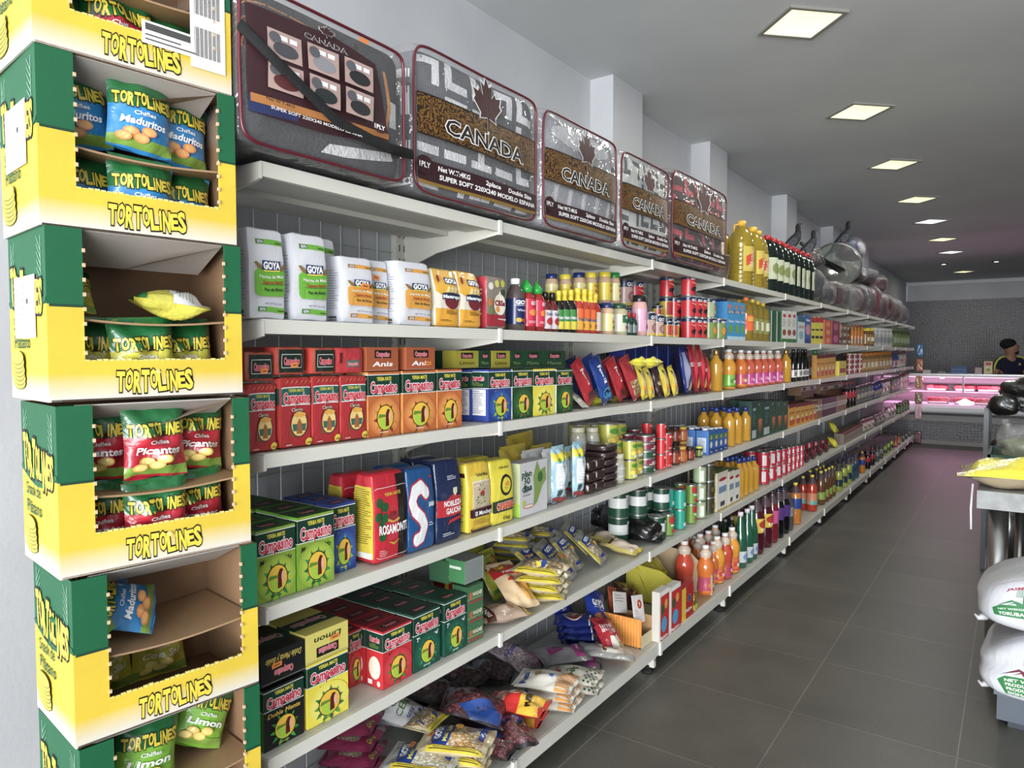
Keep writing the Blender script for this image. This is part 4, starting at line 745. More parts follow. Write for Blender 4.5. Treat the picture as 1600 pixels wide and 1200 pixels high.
# ------------------------------------------------------------------ shelves
XF = -1.46
SZ = {1: H+.449, 2: H+.079, 3: H-.243, 4: H-.615, 5: H-.99, 6: .15}
SN = {1: 'top shelf', 2: 'second shelf', 3: 'third shelf', 4: 'fourth shelf', 5: 'fifth shelf', 6: 'base shelf'}
ITEMS = []
def make(key, parent=None):
    d = D[key]
    if len(d['parts']) == 1: return obj(d['name'], d['parts'][0][1])
    o = empty(d['name'])
    for n, me in d['parts']: obj(n, me, o)
    return o
DESC = {}
def desc(k, t):
    for kk in k.split(): DESC[kk] = t[kk] if isinstance(t, dict) else t
def put(key, x, y, z, rx=0, ry=0, rz=0, sc=(1, 1, 1), shelf=None, row='', stick=None, text=None):
    o = make(key); o.location = (x, y, z+.0014); o.rotation_euler = (math.radians(rx), math.radians(ry), math.radians(rz)); o.scale = sc
    if stick:
        d = D[key]; q = obj('price_sticker', STK, o, (d['d']/2+.004+(.012 if d['name'].endswith('bag') else 0), d['w']*(stick[0]-.5), d['h']*stick[1]), (0, 0, 0)); q.rotation_euler = (math.radians(R.uniform(-20, 20)), 0, 0)
    ITEMS.append((o, key, shelf, row, text)); return o
def place(shelf, key, u0, u1, vt, inset=.03, back=0, gap=.006, rx=0, ry=0, rz=0, stick=None, level=0, dz=0, sd=None, text=None, minsc=.3, behind=1, row=''):
    """front bottom edge runs between picture columns u0 and u1, top reaches row vt"""
    X = (XF if shelf < 6 else -1.40)-inset; Z = SZ[shelf]+dz
    if D[key].get('round'): return rplace(shelf, key, u0, u1, vt, X, Z, back, gap, rx, ry, rz, row, text)
    Y0, Y1 = yat(u0, X, Z), yat(u1, X, Z); Ym = (Y0+Y1)/2; d = D[key]; zt = zat(vt, X, Ym)
    sy = (Y1-Y0-.003)/d['w']; sz = max(.3, (zt-Z)/d['h']); sx = sd or min(1.3, max(.7, sy))
    sz = min(sz, 2.2); dd = d['d']*sx; out = None
    X = max(X, XB+dd+.004)
    for k in range(back+1):
        if k and X-dd-k*(dd+gap) < XB: break
        o = put(key, X-dd/2-k*(dd+gap), Ym+(R.uniform(-.004, .004) if k else 0), Z, rx, ry, rz+(R.uniform(-1.5, 1.5) if k else 0), (sx, sy, sz), shelf, row if k == 0 else 'behind the front row', stick if k == 0 else None, text if k == 0 else None)
        out = out or o
    return out, (X, Ym, Z, zt, dd)
def depth_at(X, Y, Z):
    p = np.array([X, Y, Z-H]); return -(p@np.array([AX[2], AY[2], AZ[2]]))
def rcentre(u1, X, Z, r):
    k = (u1-800)/F_; Y = yat(u1, X-r, Z)
    for _ in range(4):
        zc = depth_at(X-r, Y, Z); Y = yat(u1-r*F_/zc*math.sqrt(1+k*k), X-r, Z)
    return Y
def rplace(shelf, key, u0, u1, vt, X, Z, back, gap, rx, ry, rz, row, text, keys=None):
    keys = keys or [key]; hh = sum(D[k]['h'] for k in keys); d = max(D[k]['d'] for k in keys); s = 1
    for _ in range(4): Y = rcentre(u1, X, Z, d*s/2); s = max(.3, (zat(vt, X-d*s/2, Y)-Z)/hh)
    sw = s
    zc = depth_at(X-d*s/2, Y, Z); kk = math.sqrt(1+((u1-800)/F_)**2); wpx = d*s*F_/zc*kk
    if wpx < (u1-u0)*.8: sw = s*min(1.25, (u1-u0)*.9/wpx)
    if wpx > (u1-u0)*2.6: sw = s*.85
    if RUNMAX[0]: sw = min(sw, RUNMAX[0]/d)
    Y = rcentre(u1, X, Z, d*sw/2); X = max(X, XB+d*sw+.004); out = None
    for b in range(back+1):
        x = X-d*sw/2-b*(d*sw+gap); z = Z
        if b and x-d*sw/2 < XB: break
        for q, ky in enumerate(keys):
            o = put(ky, x, Y+(R.uniform(-.004, .004) if b else 0), z+.0005*q, rx, ry, rz+R.uniform(-10, 10), (sw, sw, s), shelf, ((row if b == 0 else 'behind the front row')+(' on the pile' if q else '')).strip(), None, text); out = out or o; z += D[ky]['h']*s
    return out, (X, Y, Z, z, d*sw)
RUNMAX = [0]
def run(shelf, key, us, vts, **kw):
    n = len(us)-1
    for i in range(n):
        X_ = (XF if shelf < 6 else -1.40)-kw.get('inset', .03); RUNMAX[0] = (yat(us[i+1], X_, SZ[shelf])-yat(us[i], X_, SZ[shelf]))*.99 if n > 1 else 0
        place(shelf, key, us[i], us[i+1], vts[0]+(vts[-1]-vts[0])*i/max(1, n-1), **kw)
    RUNMAX[0] = 0
def runn(shelf, key, u0, u1, n, v0, v1, **kw):
    X = XF; Z = SZ[shelf]; a, b = yat(u0, X, Z), yat(u1, X, Z)
    # columns equally spaced in depth
    for i in range(n):
        ya, yb = a+(b-a)*i/n, a+(b-a)*(i+1)/n
        f = (i+.5)/n; va = None
        X_ = (XF if shelf < 6 else -1.40)-kw.get('inset', .03)
        u = lambda y: us_of(X_, y, Z+kw.get('dz', 0))
        ua, ub = u(ya), u(yb); fm = ((ua+ub)/2-u0)/max(1, (u1-u0)); RUNMAX[0] = (b-a)/n*.99; place(shelf, key, ua, ub, v0+(v1-v0)*fm, **kw)
    RUNMAX[0] = 0
def us_of(X, Y, Z):
    p = np.array([X, Y, Z-H]); c0 = p@np.array([AX[0], AY[0], AZ[0]]); c2 = p@np.array([AX[2], AY[2], AZ[2]]); return 800+F_*c0/-c2
def cstack(shelf, keys, u0, u1, vtop, **kw):
    """cans piled in one column, keys bottom to top"""
    X = XF-kw.get('inset', .03); Z = SZ[shelf]
    if D[keys[0]].get('round'): return rplace(shelf, keys[0], u0, u1, vtop, X, Z, kw.get('back', 0), .004, 0, 0, 0, '', None, keys)
    Y0, Y1 = yat(u0, X, Z), yat(u1, X, Z); zt = zat(vtop, X, (Y0+Y1)/2); tot = sum(D[k]['h'] for k in keys); s = (zt-Z)/tot; sy = (Y1-Y0-.002)/D[keys[0]]['w']; sx = min(sy, 1.2)
    X = max(X, XB+D[keys[0]]['d']*sx+.004)
    for k in range(kw.get('back', 0)+1):
        z = Z
        for q, ky in enumerate(keys):
            d = D[ky]; put(ky, X-d['d']*sx/2-k*(d['d']*sx+.004), (Y0+Y1)/2, z+.0005*q, 0, 0, R.uniform(-3, 3), (sx, sy, s), shelf, (('' if k == 0 else 'behind the front row')+(' on the pile' if q else '')).strip()); z += d['h']*s
def lay(shelf, key, u, v, yaw=0, lift=.03, sc=1, tip=0, side=0, stick=None, text=None, row=''):
    """a bag lying on its back, top away from the aisle, its middle seen at (u, v)"""
    Z = SZ[shelf]+lift; P = onZ(u, v, Z); d = D[key]; h = d['h']*sc
    M = Matrix.Translation(P.tolist()) @ Matrix.Rotation(math.radians(yaw), 4, 'Z') @ Matrix.Rotation(math.radians(-90+tip), 4, 'Y') @ Matrix.Rotation(math.radians(side), 4, 'Z') @ Matrix.Translation((0, 0, -h/2)) @ Matrix.Scale(sc, 4)
    o = put(key, 0, 0, 0, shelf=shelf, stick=stick, text=text, row=row); o.matrix_world = M; return o

# ---- the shelving run: one bay at a time
JY = [1.035, 2.0, 3.255, 4.30, 5.71, 6.94, 8.19, 9.43, 10.65, 11.88, 13.05, 14.12]
WH, WH2 = '#d6d5cb', '#c4c4bb'
XB = -1.905
def bracket_mb(y, z, back=XB, front=XF+.004, low=.12):
    mb = MB(); pr = [(back, z-.004), (front, z-.004), (front, z-.04), (front-.02, z-.045), (back+.16, z-.085), (back+.05, z-low), (back, z-low-.02)]
    mb.prism([(p[0], p[1]) for p in pr], y-.004, y+.004, 1, WH); return mb
LIP = None
WORDS = ['first', 'second', 'third', 'fourth', 'fifth', 'sixth', 'seventh', 'eighth', 'ninth', 'tenth', 'eleventh', 'twelfth', 'thirteenth', 'fourteenth', 'fifteenth', 'sixteenth', 'seventeenth', 'eighteenth', 'nineteenth', 'twentieth']
def ordw(n):
    if n <= 20: return WORDS[n-1]
    t = ['twenty', 'thirty', 'forty', 'fifty', 'sixty', 'seventy', 'eighty', 'ninety'][n//10-2]
    return t.replace('ty', 'tieth') if n % 10 == 0 else t+'-'+WORDS[n % 10-1]
for b in range(len(JY)-1):
    y0, y1 = JY[b], JY[b+1]; t = empty('shelving_bay', (0, 0, 0))
    tag(t, f'white metal wall shelving bay, {ordw(b+1)} from the snack carton stack', 'shelving', 'white shelving bays along the wall')
    for s in range(1, 6):
        z = SZ[s]; mb = MB()
        mb.box(XB, XF, y0+.003, y1-.003, z-.012, z, WH2, 'paint')
        mb.box(XF-.012, XF+.002, y0+.006, y1-.006, z-.034, z+.001, WH, 'paint')
        mb.box(XB+.1, XB+.22, y0+.02, y1-.02, z-.028, z-.012, WH2, 'paint'); mb.box(XF-.14, XF-.05, y0+.02, y1-.02, z-.024, z-.012, WH2, 'paint')
        obj('shelf_board', mb, t)
        for yy in ((y0+.004,) if b == 0 else ())+(y1-.010,): obj('bracket', bracket_mb(yy, z), t)
        jm = MB(); jm.box(XF-.002, XF+.007, y1-.018, y1-.002, z-.045, z+.004, '#e4e3db', 'paint'); obj('joint_clip', jm, t)
    z = SZ[6]; mb = MB(); mb.box(XB, -1.40, y0+.003, y1-.003, z-.015, z, WH2, 'paint'); mb.box(-1.412, -1.398, y0+.006, y1-.006, z-.055, z+.001, WH, 'paint'); obj('base_shelf', mb, t)
    jm = MB(); jm.box(-1.402, -1.39, y1-.024, y1-.002, z-.06, z+.004, '#e4e3db', 'paint'); obj('joint_clip', jm, t)
    ft = MB(); ft.prism([(XB, .02), (-1.425, .02), (-1.425, .13), (XB, .14)], y1-.026, y1-.002, 1, '#dedcd4'); ft.box(-1.4245, -1.4235, y1-.018, y1-.008, .05, .06, '#6a4a3a', 'paint'); fo = obj('foot', ft, t)
    fc = MB(); fc.lathe([(.03, 0), (.032, .008), (.02, .014), (.008, .016), (.008, .03)], '#151515', 'rubber', 14, cx=-1.455, cy=y1-.033); obj('levelling_pad', fc, fo)
    up = MB(); up.box(XB-.03, XB, y1-.056, y1-.001, .02, 2.025, WH2, 'paint')
    for k in range(40): up.box(XB-.0005, XB+.0012, y1-.042, y1-.038, .16+k*.05, .185+k*.05, '#26282a', 'paint'); up.box(XB-.0005, XB+.0012, y1-.018, y1-.014, .16+k*.05, .185+k*.05, '#26282a', 'paint')
    obj('upright', up, t)
    wm = MB()
    n = int(round((y1-y0-.1)/.0862))
    for k in range(n+1): yy = y0+.05+(y1-y0-.1)*k/n; wm.box(XB-.02, XB-.016, yy-.0016, yy+.0016, .16, 2.06, '#c2c5c6', 'paint')
    for k in range(23): wm.box(XB-.023, XB-.02, y0+.04, y1-.04, .17+.085*k, .1732+.085*k, '#aeb1b3', 'paint')
    obj('wire_back_grid', wm, t)
    bp = MB(); bp.box(XB-.05, XB-.032, y0, y1, .05, 2.06, '#b4b8bc', 'paint'); obj('back_panel', bp, t)

# ---- room
def mat_simple(name, c, rough, c2=None, scale=4, bump=0, bs=60):
    m, t, p = newmat(name); N = t.nodes; tc = N.new('ShaderNodeTexCoord'); no = N.new('ShaderNodeTexNoise'); no.inputs['Scale'].default_value = scale; no.inputs['Detail'].default_value = 6
    link(t, tc.outputs['Object'], no.inputs['Vector']); cr = N.new('ShaderNodeValToRGB'); cr.color_ramp.elements[0].color = (*C(c), 1); cr.color_ramp.elements[1].color = (*C(c2 or c), 1)
    cr.color_ramp.elements[0].position = .35; cr.color_ramp.elements[1].position = .65; link(t, no.outputs['Fac'], cr.inputs[0]); link(t, cr.outputs[0], p.inputs['Base Color']); p.inputs['Roughness'].default_value = rough
    if bump:
        n2 = N.new('ShaderNodeTexNoise'); n2.inputs['Scale'].default_value = bs; link(t, tc.outputs['Object'], n2.inputs['Vector']); b = N.new('ShaderNodeBump'); b.inputs['Strength'].default_value = bump; b.inputs['Distance'].default_value = .01; link(t, n2.outputs['Fac'], b.inputs['Height']); link(t, b.outputs[0], p.inputs['Normal'])
    return m, t, p
mat_simple('wallpaint', '#bcbec3', .7, '#c6c8cc', 2, .05); mat_simple('ceilpaint', '#cfd3d5', .75, '#d8dcdd', 1.2, .03)
def tilefloor():
    m, t, p = newmat('floortile'); N = t.nodes; tc = N.new('ShaderNodeTexCoord'); mp = N.new('ShaderNodeMapping'); link(t, tc.outputs['Object'], mp.inputs[0])
    mp.inputs['Location'].default_value = (TX, TY, 0)
    br = N.new('ShaderNodeTexBrick'); br.offset = 0; br.inputs['Scale'].default_value = 1; br.inputs['Brick Width'].default_value = TS; br.inputs['Row Height'].default_value = TS; br.inputs['Mortar Size'].default_value = .0022; br.inputs['Mortar Smooth'].default_value = .1
    link(t, mp.outputs[0], br.inputs[0]); br.inputs['Color1'].default_value = (*C('#59584f'), 1); br.inputs['Color2'].default_value = (*C('#615f57'), 1); br.inputs['Mortar'].default_value = (*C('#85837b'), 1)
    n1 = N.new('ShaderNodeTexNoise'); n1.inputs['Scale'].default_value = 2.2; n1.inputs['Detail'].default_value = 8; n1.inputs['Roughness'].default_value = .65; link(t, tc.outputs['Object'], n1.inputs[0])
    n2 = N.new('ShaderNodeTexNoise'); n2.inputs['Scale'].default_value = 90; n2.inputs['Detail'].default_value = 3; link(t, tc.outputs['Object'], n2.inputs[0])
    a = N.new('ShaderNodeMapRange'); a.inputs[1].default_value = .3; a.inputs[2].default_value = .7; a.inputs[3].default_value = .78; a.inputs[4].default_value = 1.2; link(t, n1.outputs['Fac'], a.inputs[0])
    b = N.new('ShaderNodeMapRange'); b.inputs[1].default_value = .3; b.inputs[2].default_value = .7; b.inputs[3].default_value = .9; b.inputs[4].default_value = 1.1; link(t, n2.outputs['Fac'], b.inputs[0])
    mu = N.new('ShaderNodeMath'); mu.operation = 'MULTIPLY'; link(t, a.outputs[0], mu.inputs[0]); link(t, b.outputs[0], mu.inputs[1])
    vm = N.new('ShaderNodeVectorMath'); vm.operation = 'SCALE'; link(t, br.outputs['Color'], vm.inputs[0]); link(t, mu.outputs[0], vm.inputs['Scale']); link(t, vm.outputs[0], p.inputs['Base Color'])
    rr = N.new('ShaderNodeMapRange'); rr.inputs[3].default_value = .34; rr.inputs[4].default_value = .5; link(t, n1.outputs['Fac'], rr.inputs[0]); link(t, rr.outputs[0], p.inputs['Roughness'])
    bm = N.new('ShaderNodeBump'); bm.inputs['Strength'].default_value = .12; bm.inputs['Distance'].default_value = .004; link(t, n2.outputs['Fac'], bm.inputs['Height']); link(t, bm.outputs[0], p.inputs['Normal'])
TS = .618
_p = onZ(1286, 1034.4, 0); TX, TY = -_p[0], -_p[1]
tilefloor()
def walltile(name, scale, c1, c2, cm):
    m, t, p = newmat(name); N = t.nodes; tc = N.new('ShaderNodeTexCoord'); sx = N.new('ShaderNodeSeparateXYZ'); link(t, tc.outputs['Object'], sx.inputs[0]); cx = N.new('ShaderNodeCombineXYZ'); link(t, sx.outputs[0], cx.inputs[0]); link(t, sx.outputs[2], cx.inputs[1])
    br = N.new('ShaderNodeTexBrick'); br.offset = 0; br.inputs['Scale'].default_value = 1; br.inputs['Brick Width'].default_value = scale; br.inputs['Row Height'].default_value = scale; br.inputs['Mortar Size'].default_value = .004; link(t, cx.outputs[0], br.inputs[0])
    br.inputs['Color1'].default_value = (.35, .35, .35, 1); br.inputs['Color2'].default_value = (1, 1, 1, 1); br.inputs['Mortar'].default_value = (0, 0, 0, 1)
    w = N.new('ShaderNodeTexWave'); w.wave_type = 'RINGS'; w.inputs['Scale'].default_value = 9; w.inputs['Distortion'].default_value = 8; w.inputs['Detail'].default_value = 3; link(t, cx.outputs[0], w.inputs[0])
    ck = N.new('ShaderNodeTexVoronoi'); ck.inputs['Scale'].default_value = 4/scale; ck.inputs['Randomness'].default_value = .3; link(t, cx.outputs[0], ck.inputs[0])
    mx = N.new('ShaderNodeMix'); mx.data_type = 'FLOAT'; link(t, br.outputs['Color'], mx.inputs[0]); link(t, w.outputs['Fac'], mx.inputs[2]); link(t, ck.outputs['Distance'], mx.inputs[3])
    cr = N.new('ShaderNodeValToRGB'); cr.color_ramp.elements[0].color = (*C(c1), 1); cr.color_ramp.elements[1].color = (*C(c2), 1); cr.color_ramp.elements[0].position = .3; cr.color_ramp.elements[1].position = .6; link(t, mx.outputs[0], cr.inputs[0])
    m2 = N.new('ShaderNodeMix'); m2.data_type = 'RGBA'; link(t, br.outputs['Fac'], m2.inputs[0]); link(t, cr.outputs[0], m2.inputs[6]); m2.inputs[7].default_value = (*C(cm), 1); link(t, m2.outputs[2], p.inputs['Base Color']); p.inputs['Roughness'].default_value = .45
walltile('pattern_tile', .2, '#57565a', '#85848a', '#6a6a6c')
XR, YF, YB, ZC = 3.6, -2.7, 18.8, H+1.62
XW = -2.11
def flat(pts, mat): return MB().add(pts, [tuple(range(len(pts)))], '#fff', mat)
struct('floor', MB().box(XW-.1, XR+.1, YF, YB+.1, -.08, 0, '#fff', 'floortile')); struct('ceiling', MB().box(XW-.1, XR+.1, YF, YB+.1, ZC, ZC+.1, '#fff', 'ceilpaint'))
struct('wall_left', MB().box(XW-.1, XW, YF, YB, 0, ZC, '#fff', 'wallpaint')); struct('wall_right', MB().box(XR, XR+.1, YF, YB, 0, ZC, '#fff', 'wallpaint'))
wf = MB(); wf.box(XW, XR, YB, YB+.1, 0, 2.76, '#fff', 'pattern_tile'); wf.box(XW, XR, YB+.02, YB+.1, 2.76, ZC, '#fff', 'wallpaint'); struct('wall_far', wf)
struct('trim_far', MB().box(XW, XR, YB-.04, YB+.02, ZC-.09, ZC-.02, '#d8d8dc', 'paint'))
for y in (3.79, 5.40, 7.65, 9.9, 12.2): struct('wall_pillar', MB().box(XW, -1.958, y, y+.40, 0, ZC, '#fff', 'wallpaint'))
# ceiling lamps: square panels turned 45 degrees
for k, y in enumerate((3.735, 5.31, 6.95, 8.67, 10.2, 11.9, 13.49, 16.88)):
    t = empty('ceiling_light', (-.9, y, ZC), PI/4); white = k in (4, 6)
    tag(t, f'square {"white" if white else "yellowish"} recessed ceiling light, {ordw(k+1)} lamp from the shop entrance', 'ceiling light', 'row of square ceiling lights')
    fr = MB(); a, b_ = .152, .132
    for (x0, x1, q0, q1) in ((-a, a, -a, -b_), (-a, a, b_, a), (-a, -b_, -b_, b_), (b_, a, -b_, b_)): fr.box(x0, x1, q0, q1, -.012, 0, '#8f8f88', 'paint')
    obj('frame', fr, t); obj('diffuser', MB().box(-b_, b_, -b_, b_, -.008, -.004, '#fff', 'lamp_white' if white else 'lamp_warm'), t)
    l = area('ceiling_lamp_light', (-.9, y, ZC-.02), (0, 0, PI/4), .26, .26, 9, (1, .97, .86) if not white else (.92, .97, 1))
for x, y, w in ((-1.12, 15.2, 'beside the shelving end'), (-.33, 15.3, 'above the meat counter')):
    t = empty('ceiling_spotlight', (x, y, ZC)); tag(t, f'small round recessed ceiling spotlight {w}', 'spotlight', 'round ceiling spotlights'); mb = MB(); mb.lathe([(.07, -.012), (.07, 0)], '#5a4a4c', 'paint', 16); obj('ring', mb, t); obj('bulb', MB().lathe([(.035, -.02), (.035, -.012)], '#fff', 'lamp_white', 12), t)
# ------------------------------------------------------------------ goods, board by board (columns and rows measured in the photograph)
P = place
# second board
P(2, 'flour_green', 389, 446, 358); P(2, 'flour_green', 458, 512, 367, stick=None); P(2, 'flour_green', 478, 527, 372, inset=.13, row='behind the front row')
P(2, 'flour_orange', 535, 584, 402, stick=(.6, .56)); P(2, 'flour_orange', 572, 608, 407, inset=.07, row='behind the front row', stick=(.3, .72)); P(2, 'flour_orange', 606, 648, 410, inset=.14, row='behind the front row'); P(2, 'flour_orange', 624, 674, 409)
P(2, 'masa', 680, 718, 420); P(2, 'masa', 718, 752, 424); P(2, 'cbse', 760, 791, 432); P(2, 'vinegar', 791, 820, 436)
P(2, 'sriracha', 820, 836, 437); P(2, 'sriracha', 836, 851, 440); P(2, 'sriracha', 817, 833, 437, inset=.14, row='behind the front row')
run(2, 'hot_w', [851, 862, 872], [457, 458]); run(2, 'soy', [872, 881, 891, 901], [455, 454], back=1); run(2, 'hot_y', [902, 912, 922, 931], [451, 454], back=1); P(2, 'hot_r', 931, 939, 460)
for k, (a, b, v, key) in enumerate([(853, 872, 429, 'adobo_b'), (875, 893, 430, 'adobo_y'), (896, 915, 427, 'adobo_b'), (916, 933, 427, 'adobo_y'), (935, 955, 426, 'adobo_y'), (956, 970, 427, 'adobo_g')]):
    cstack(2, ['adobo_b' if k > 1 else key, key], a, b, v, inset=.16)
P(2, 'adobo_b', 939, 959, 474); P(2, 'oregano', 960, 980, 475); P(2, 'dark_small', 980, 988, 489); P(2, 'dark_small', 988, 996, 490); P(2, 'pinksalt', 994, 1011, 462)
cstack(2, ['can_blueL', 'can_beans'], 975, 992, 437, inset=.2); cstack(2, ['can_blueL', 'can_red'], 993, 1008, 440, inset=.2)
P(2, 'can_beans', 1010, 1024, 489); P(2, 'can_beans', 1025, 1037, 493); cstack(2, ['can_blueL', 'can_yel'], 1022, 1037, 478, inset=.12); cstack(2, ['can_yel', 'can_yel', 'can_red'], 1034, 1052, 433, inset=.15)
P(2, 'can_yel', 1040, 1051, 503); P(2, 'can_yel', 1051, 1061, 504); cstack(2, ['can_red', 'can_red'], 1051, 1063, 466, inset=.12); cstack(2, ['can_red', 'can_red', 'can_red'], 1065, 1086, 431); cstack(2, ['can_red', 'can_red'], 1086, 1096, 465); cstack(2, ['can_red', 'can_red'], 1096, 1104, 466)
cstack(2, ['can_blueL', 'can_pale'], 1105, 1119, 467); P(2, 'can_blueL', 1119, 1134, 499); P(2, 'darkblue', 1118, 1126, 470, inset=.14); P(2, 'darkblue', 1127, 1135, 468, inset=.14)
run(2, 'coco_blue', [1136, 1147, 1156, 1164], [472, 474], back=1); run(2, 'oil_or', [1164, 1177], [465]); run(2, 'oil_y', [1177, 1185, 1193, 1202], [468, 474], back=1)
P(2, 'greenbox', 1203, 1211, 486); P(2, 'greenbox', 1212, 1219, 487); run(2, 'white_pink', [1221, 1229, 1237, 1244], [486, 487], back=1); P(2, 'tealbox', 1246, 1257, 495); P(2, 'bluepink', 1257, 1267, 494); run(2, 'yellowred', [1267, 1273, 1280, 1286], [496, 496]); 
cstack(2, ['orangebox', 'orangebox', 'orangebox'], 1287, 1300, 501); cstack(2, ['pinkbox', 'pinkbox'], 1300, 1311, 502); cstack(2, ['browncrate', 'browncrate', 'browncrate'], 1312, 1328, 508)
run(2, 'orange_tall', [1330, 1335, 1340, 1345, 1350], [508, 508]); run(2, 'nesyel', [1352, 1359, 1366], [513, 513], back=1); runn(2, 'jar_white', 1368, 1398, 5, 512, 514, back=1); runn(2, 'jar_green', 1400, 1424, 5, 512, 515)
# third board
P(3, 'classic', 388, 433, 600); P(3, 'classic', 438, 488, 590); P(3, 'classic', 488, 532, 588); P(3, 'classic', 532, 574, 587)
def top3(key, u0, u1, v0, v1, zt, inset=.03, sh=3, yaw=0, text=None, sx=.9, row='lying on top'):      # a pack lying on the ones below, its end to the aisle
    X = XF-inset; Ym = yat((u0+u1)/2, X, zt); z0 = zat(v1, X, Ym); z1 = zat(v0, X, Ym); Y0, Y1 = yat(u0, X, zt), yat(u1, X, zt); d = D[key]
    return put(key, X-d['d']*sx/2, Ym, z0+.001, 0, 0, yaw, (sx, (Y1-Y0)/d['w'], (z1-z0)/d['h']), sh, row, None, text)
for (u0, u1, v0, v1, kk) in ((384, 430, 551, 598, 'classic_end'), (431, 478, 543, 588, 'classic_end'), (489, 526, 544, 586, 'classic_end'), (526, 569, 544, 585, 'classic_end2')):
    o = top3(kk, u0, u1, v0, v1, 1.5); 
    if kk == 'classic_end' and u0 < 480: q = obj('price_sticker', STK, o, (D[kk]['d']/2+.008, .01, .03))
for u0, u1, v in ((575, 625, 582), (629, 681, 580), (683, 722, 578)): P(3, 'c_anis', u0, u1, v, back=1)
top3('e_anis', 574, 623, 544, 581, 1.5); o = top3('e_anis', 636, 680, 544, 579, 1.5); obj('price_sticker', STK, o, (.087, .03, .025))
P(3, 'c_cedron', 763, 799, 578, back=1); P(3, 'c_cedron', 736, 762, 579, inset=.1, row='behind the front row'); P(3, 'c_menta_green', 800, 833, 577, back=1); P(3, 'c_limon', 833, 867, 577, back=1); P(3, 'c_menta_green', 869, 895, 577, back=1)
for u0, u1, kk in ((712, 748, 'e_yellow'), (749, 767, 'e_green'), (769, 797, 'e_yellow'), (799, 817, 'e_green'), (818, 848, 'e_green'), (849, 884, 'e_green')): top3(kk, u0, u1, 549, 576, 1.5, inset=.12)
def lean(shelf, key, u, vt, roll, pitch=-12, inset=.06, sc=1, yaw=0, text=None, stick=None, dz=0):
    X = (XF if shelf < 6 else -1.40)-inset; Z = SZ[shelf]+dz; Y = yat(u, X, Z); d = D[key]; zt = zat(vt, X, Y); c = math.cos(math.radians(roll)); s = (zt-Z)/(d['h']*c)
    return put(key, X, Y, Z+.004+d['w']/2*abs(math.sin(math.radians(roll)))*s*.8, roll, pitch, yaw, (s*.9*sc, s*sc, s), shelf, '', stick, text)
lean(3, 'habas', 916, 600, 0, -50, .05, .8); lay(3, 'yellow_seal', 928, 626, 70, .02, .5); lay(3, 'ch_lying', 955, 622, 90, .02, .5)
lean(3, 'fest_dark', 908, 566, 14, -8, .17); lean(3, 'fest_red', 925, 572, 24, -12, .07); lean(3, 'fest_blue', 935, 563, 16, -8, .14); lean(3, 'fest_blue', 950, 564, 16, -12, .06); lean(3, 'fest_red', 963, 566, 16, -8, .16); lean(3, 'fest_red', 974, 567, 18, -12, .08); lean(3, 'fest_brown', 997, 563, 16, -14, .05); lean(3, 'fest_red', 985, 563, 14, -8, .18)
for u, v, k in ((1008, 573, 'pan_yellow'), (1019, 577, 'pan_yellow'), (1031, 578, 'pan_brown'), (1043, 574, 'pan_yellow'), (1056, 575, 'pan_yellow')): lean(3, k, u, v, 10, -10, .05)
for k in range(6): P(3, 'blueupright', 975+k*17, 991+k*17, 541, inset=.2)
lean(3, 'spag_blue', 1075, 543, 7, -6, .06); lean(3, 'spag_blue', 1084, 543, 7, -6, .12); lean(3, 'choc_red', 1089, 540, 9, -6, .05); lean(3, 'choc_red', 1100, 540, 9, -6, .04); lean(3, 'choc_red', 1108, 556, 5, -6, .03)
for u in (1000, 1018): lay(3, 'yellow_seal', u, 566, 90, .2, .55)
P(3, 'flat_foil', 1107, 1129, 547); P(3, 'jug_green', 1129, 1150, 546, back=1); P(3, 'jug_amber', 1150, 1168, 547, back=1); run(3, 'jug_pink', [1168, 1180, 1192, 1202, 1212, 1224], [548, 548], back=1); P(3, 'flat_foil', 1224, 1236, 547)
run(3, 'wine_dark', [1237, 1245, 1253, 1259, 1264], [546, 546]); P(3, 'amber', 1264, 1279, 547); runn(3, 'yellowsoup', 1281, 1310, 5, 555, 552, sd=.7); DESC
run(3, 'yellowbiscuit', [1311, 1322], [552]); cstack(3, ['mug', 'mug', 'mug', 'mug'], 1324, 1331, 553); cstack(3, ['mug', 'mug', 'mug', 'mug'], 1332, 1339, 553); cstack(3, ['mug', 'mug', 'mug', 'mug'], 1340, 1347, 553); runn(3, 'jar_orange', 1349, 1397, 8, 552, 549, back=1); runn(3, 'bluetop', 1399, 1409, 2, 551, 550); runn(3, 'cookie_bag', 1410, 1421, 2, 548, 546)
# fourth board
P(4, 'c_menta', 400, 463, 825, back=3); P(4, 'c_menta', 465, 523, 804, back=3); P(4, 'c_cedron', 517, 557, 787, inset=.07, back=2, row='behind the front row')
P(4, 'rosa', 585, 637, 738); P(4, 'rosa', 538, 583, 740, inset=.18, row='behind the front row'); P(4, 'sara', 638, 680, 732, back=1); P(4, 'nobl', 682, 722, 720, back=1); P(4, 'manch', 731, 767, 723); P(4, 'manch', 742, 770, 715, inset=.16, row='behind the front row'); P(4, 'canar', 768, 803, 719, back=1)
P(4, 'plan', 812, 855, 721); lean(4, 'pouch_white', 838, 706, 0, -4, .13); lean(4, 'pouch_white', 868, 704, 0, -4, .07, .9); lean(4, 'pouch_yellow', 806, 700, 0, -4, .2); lean(4, 'pouch_yellow', 850, 698, 0, -4, .22); lean(4, 'pouch_yellow', 820, 682, 3, -4, .3)
P(4, 'pouch_yb', 870, 891, 700); P(4, 'pouch_yb', 887, 899, 700, inset=.12, row='behind the front row'); P(4, 'pouch_yb', 902, 919, 693)
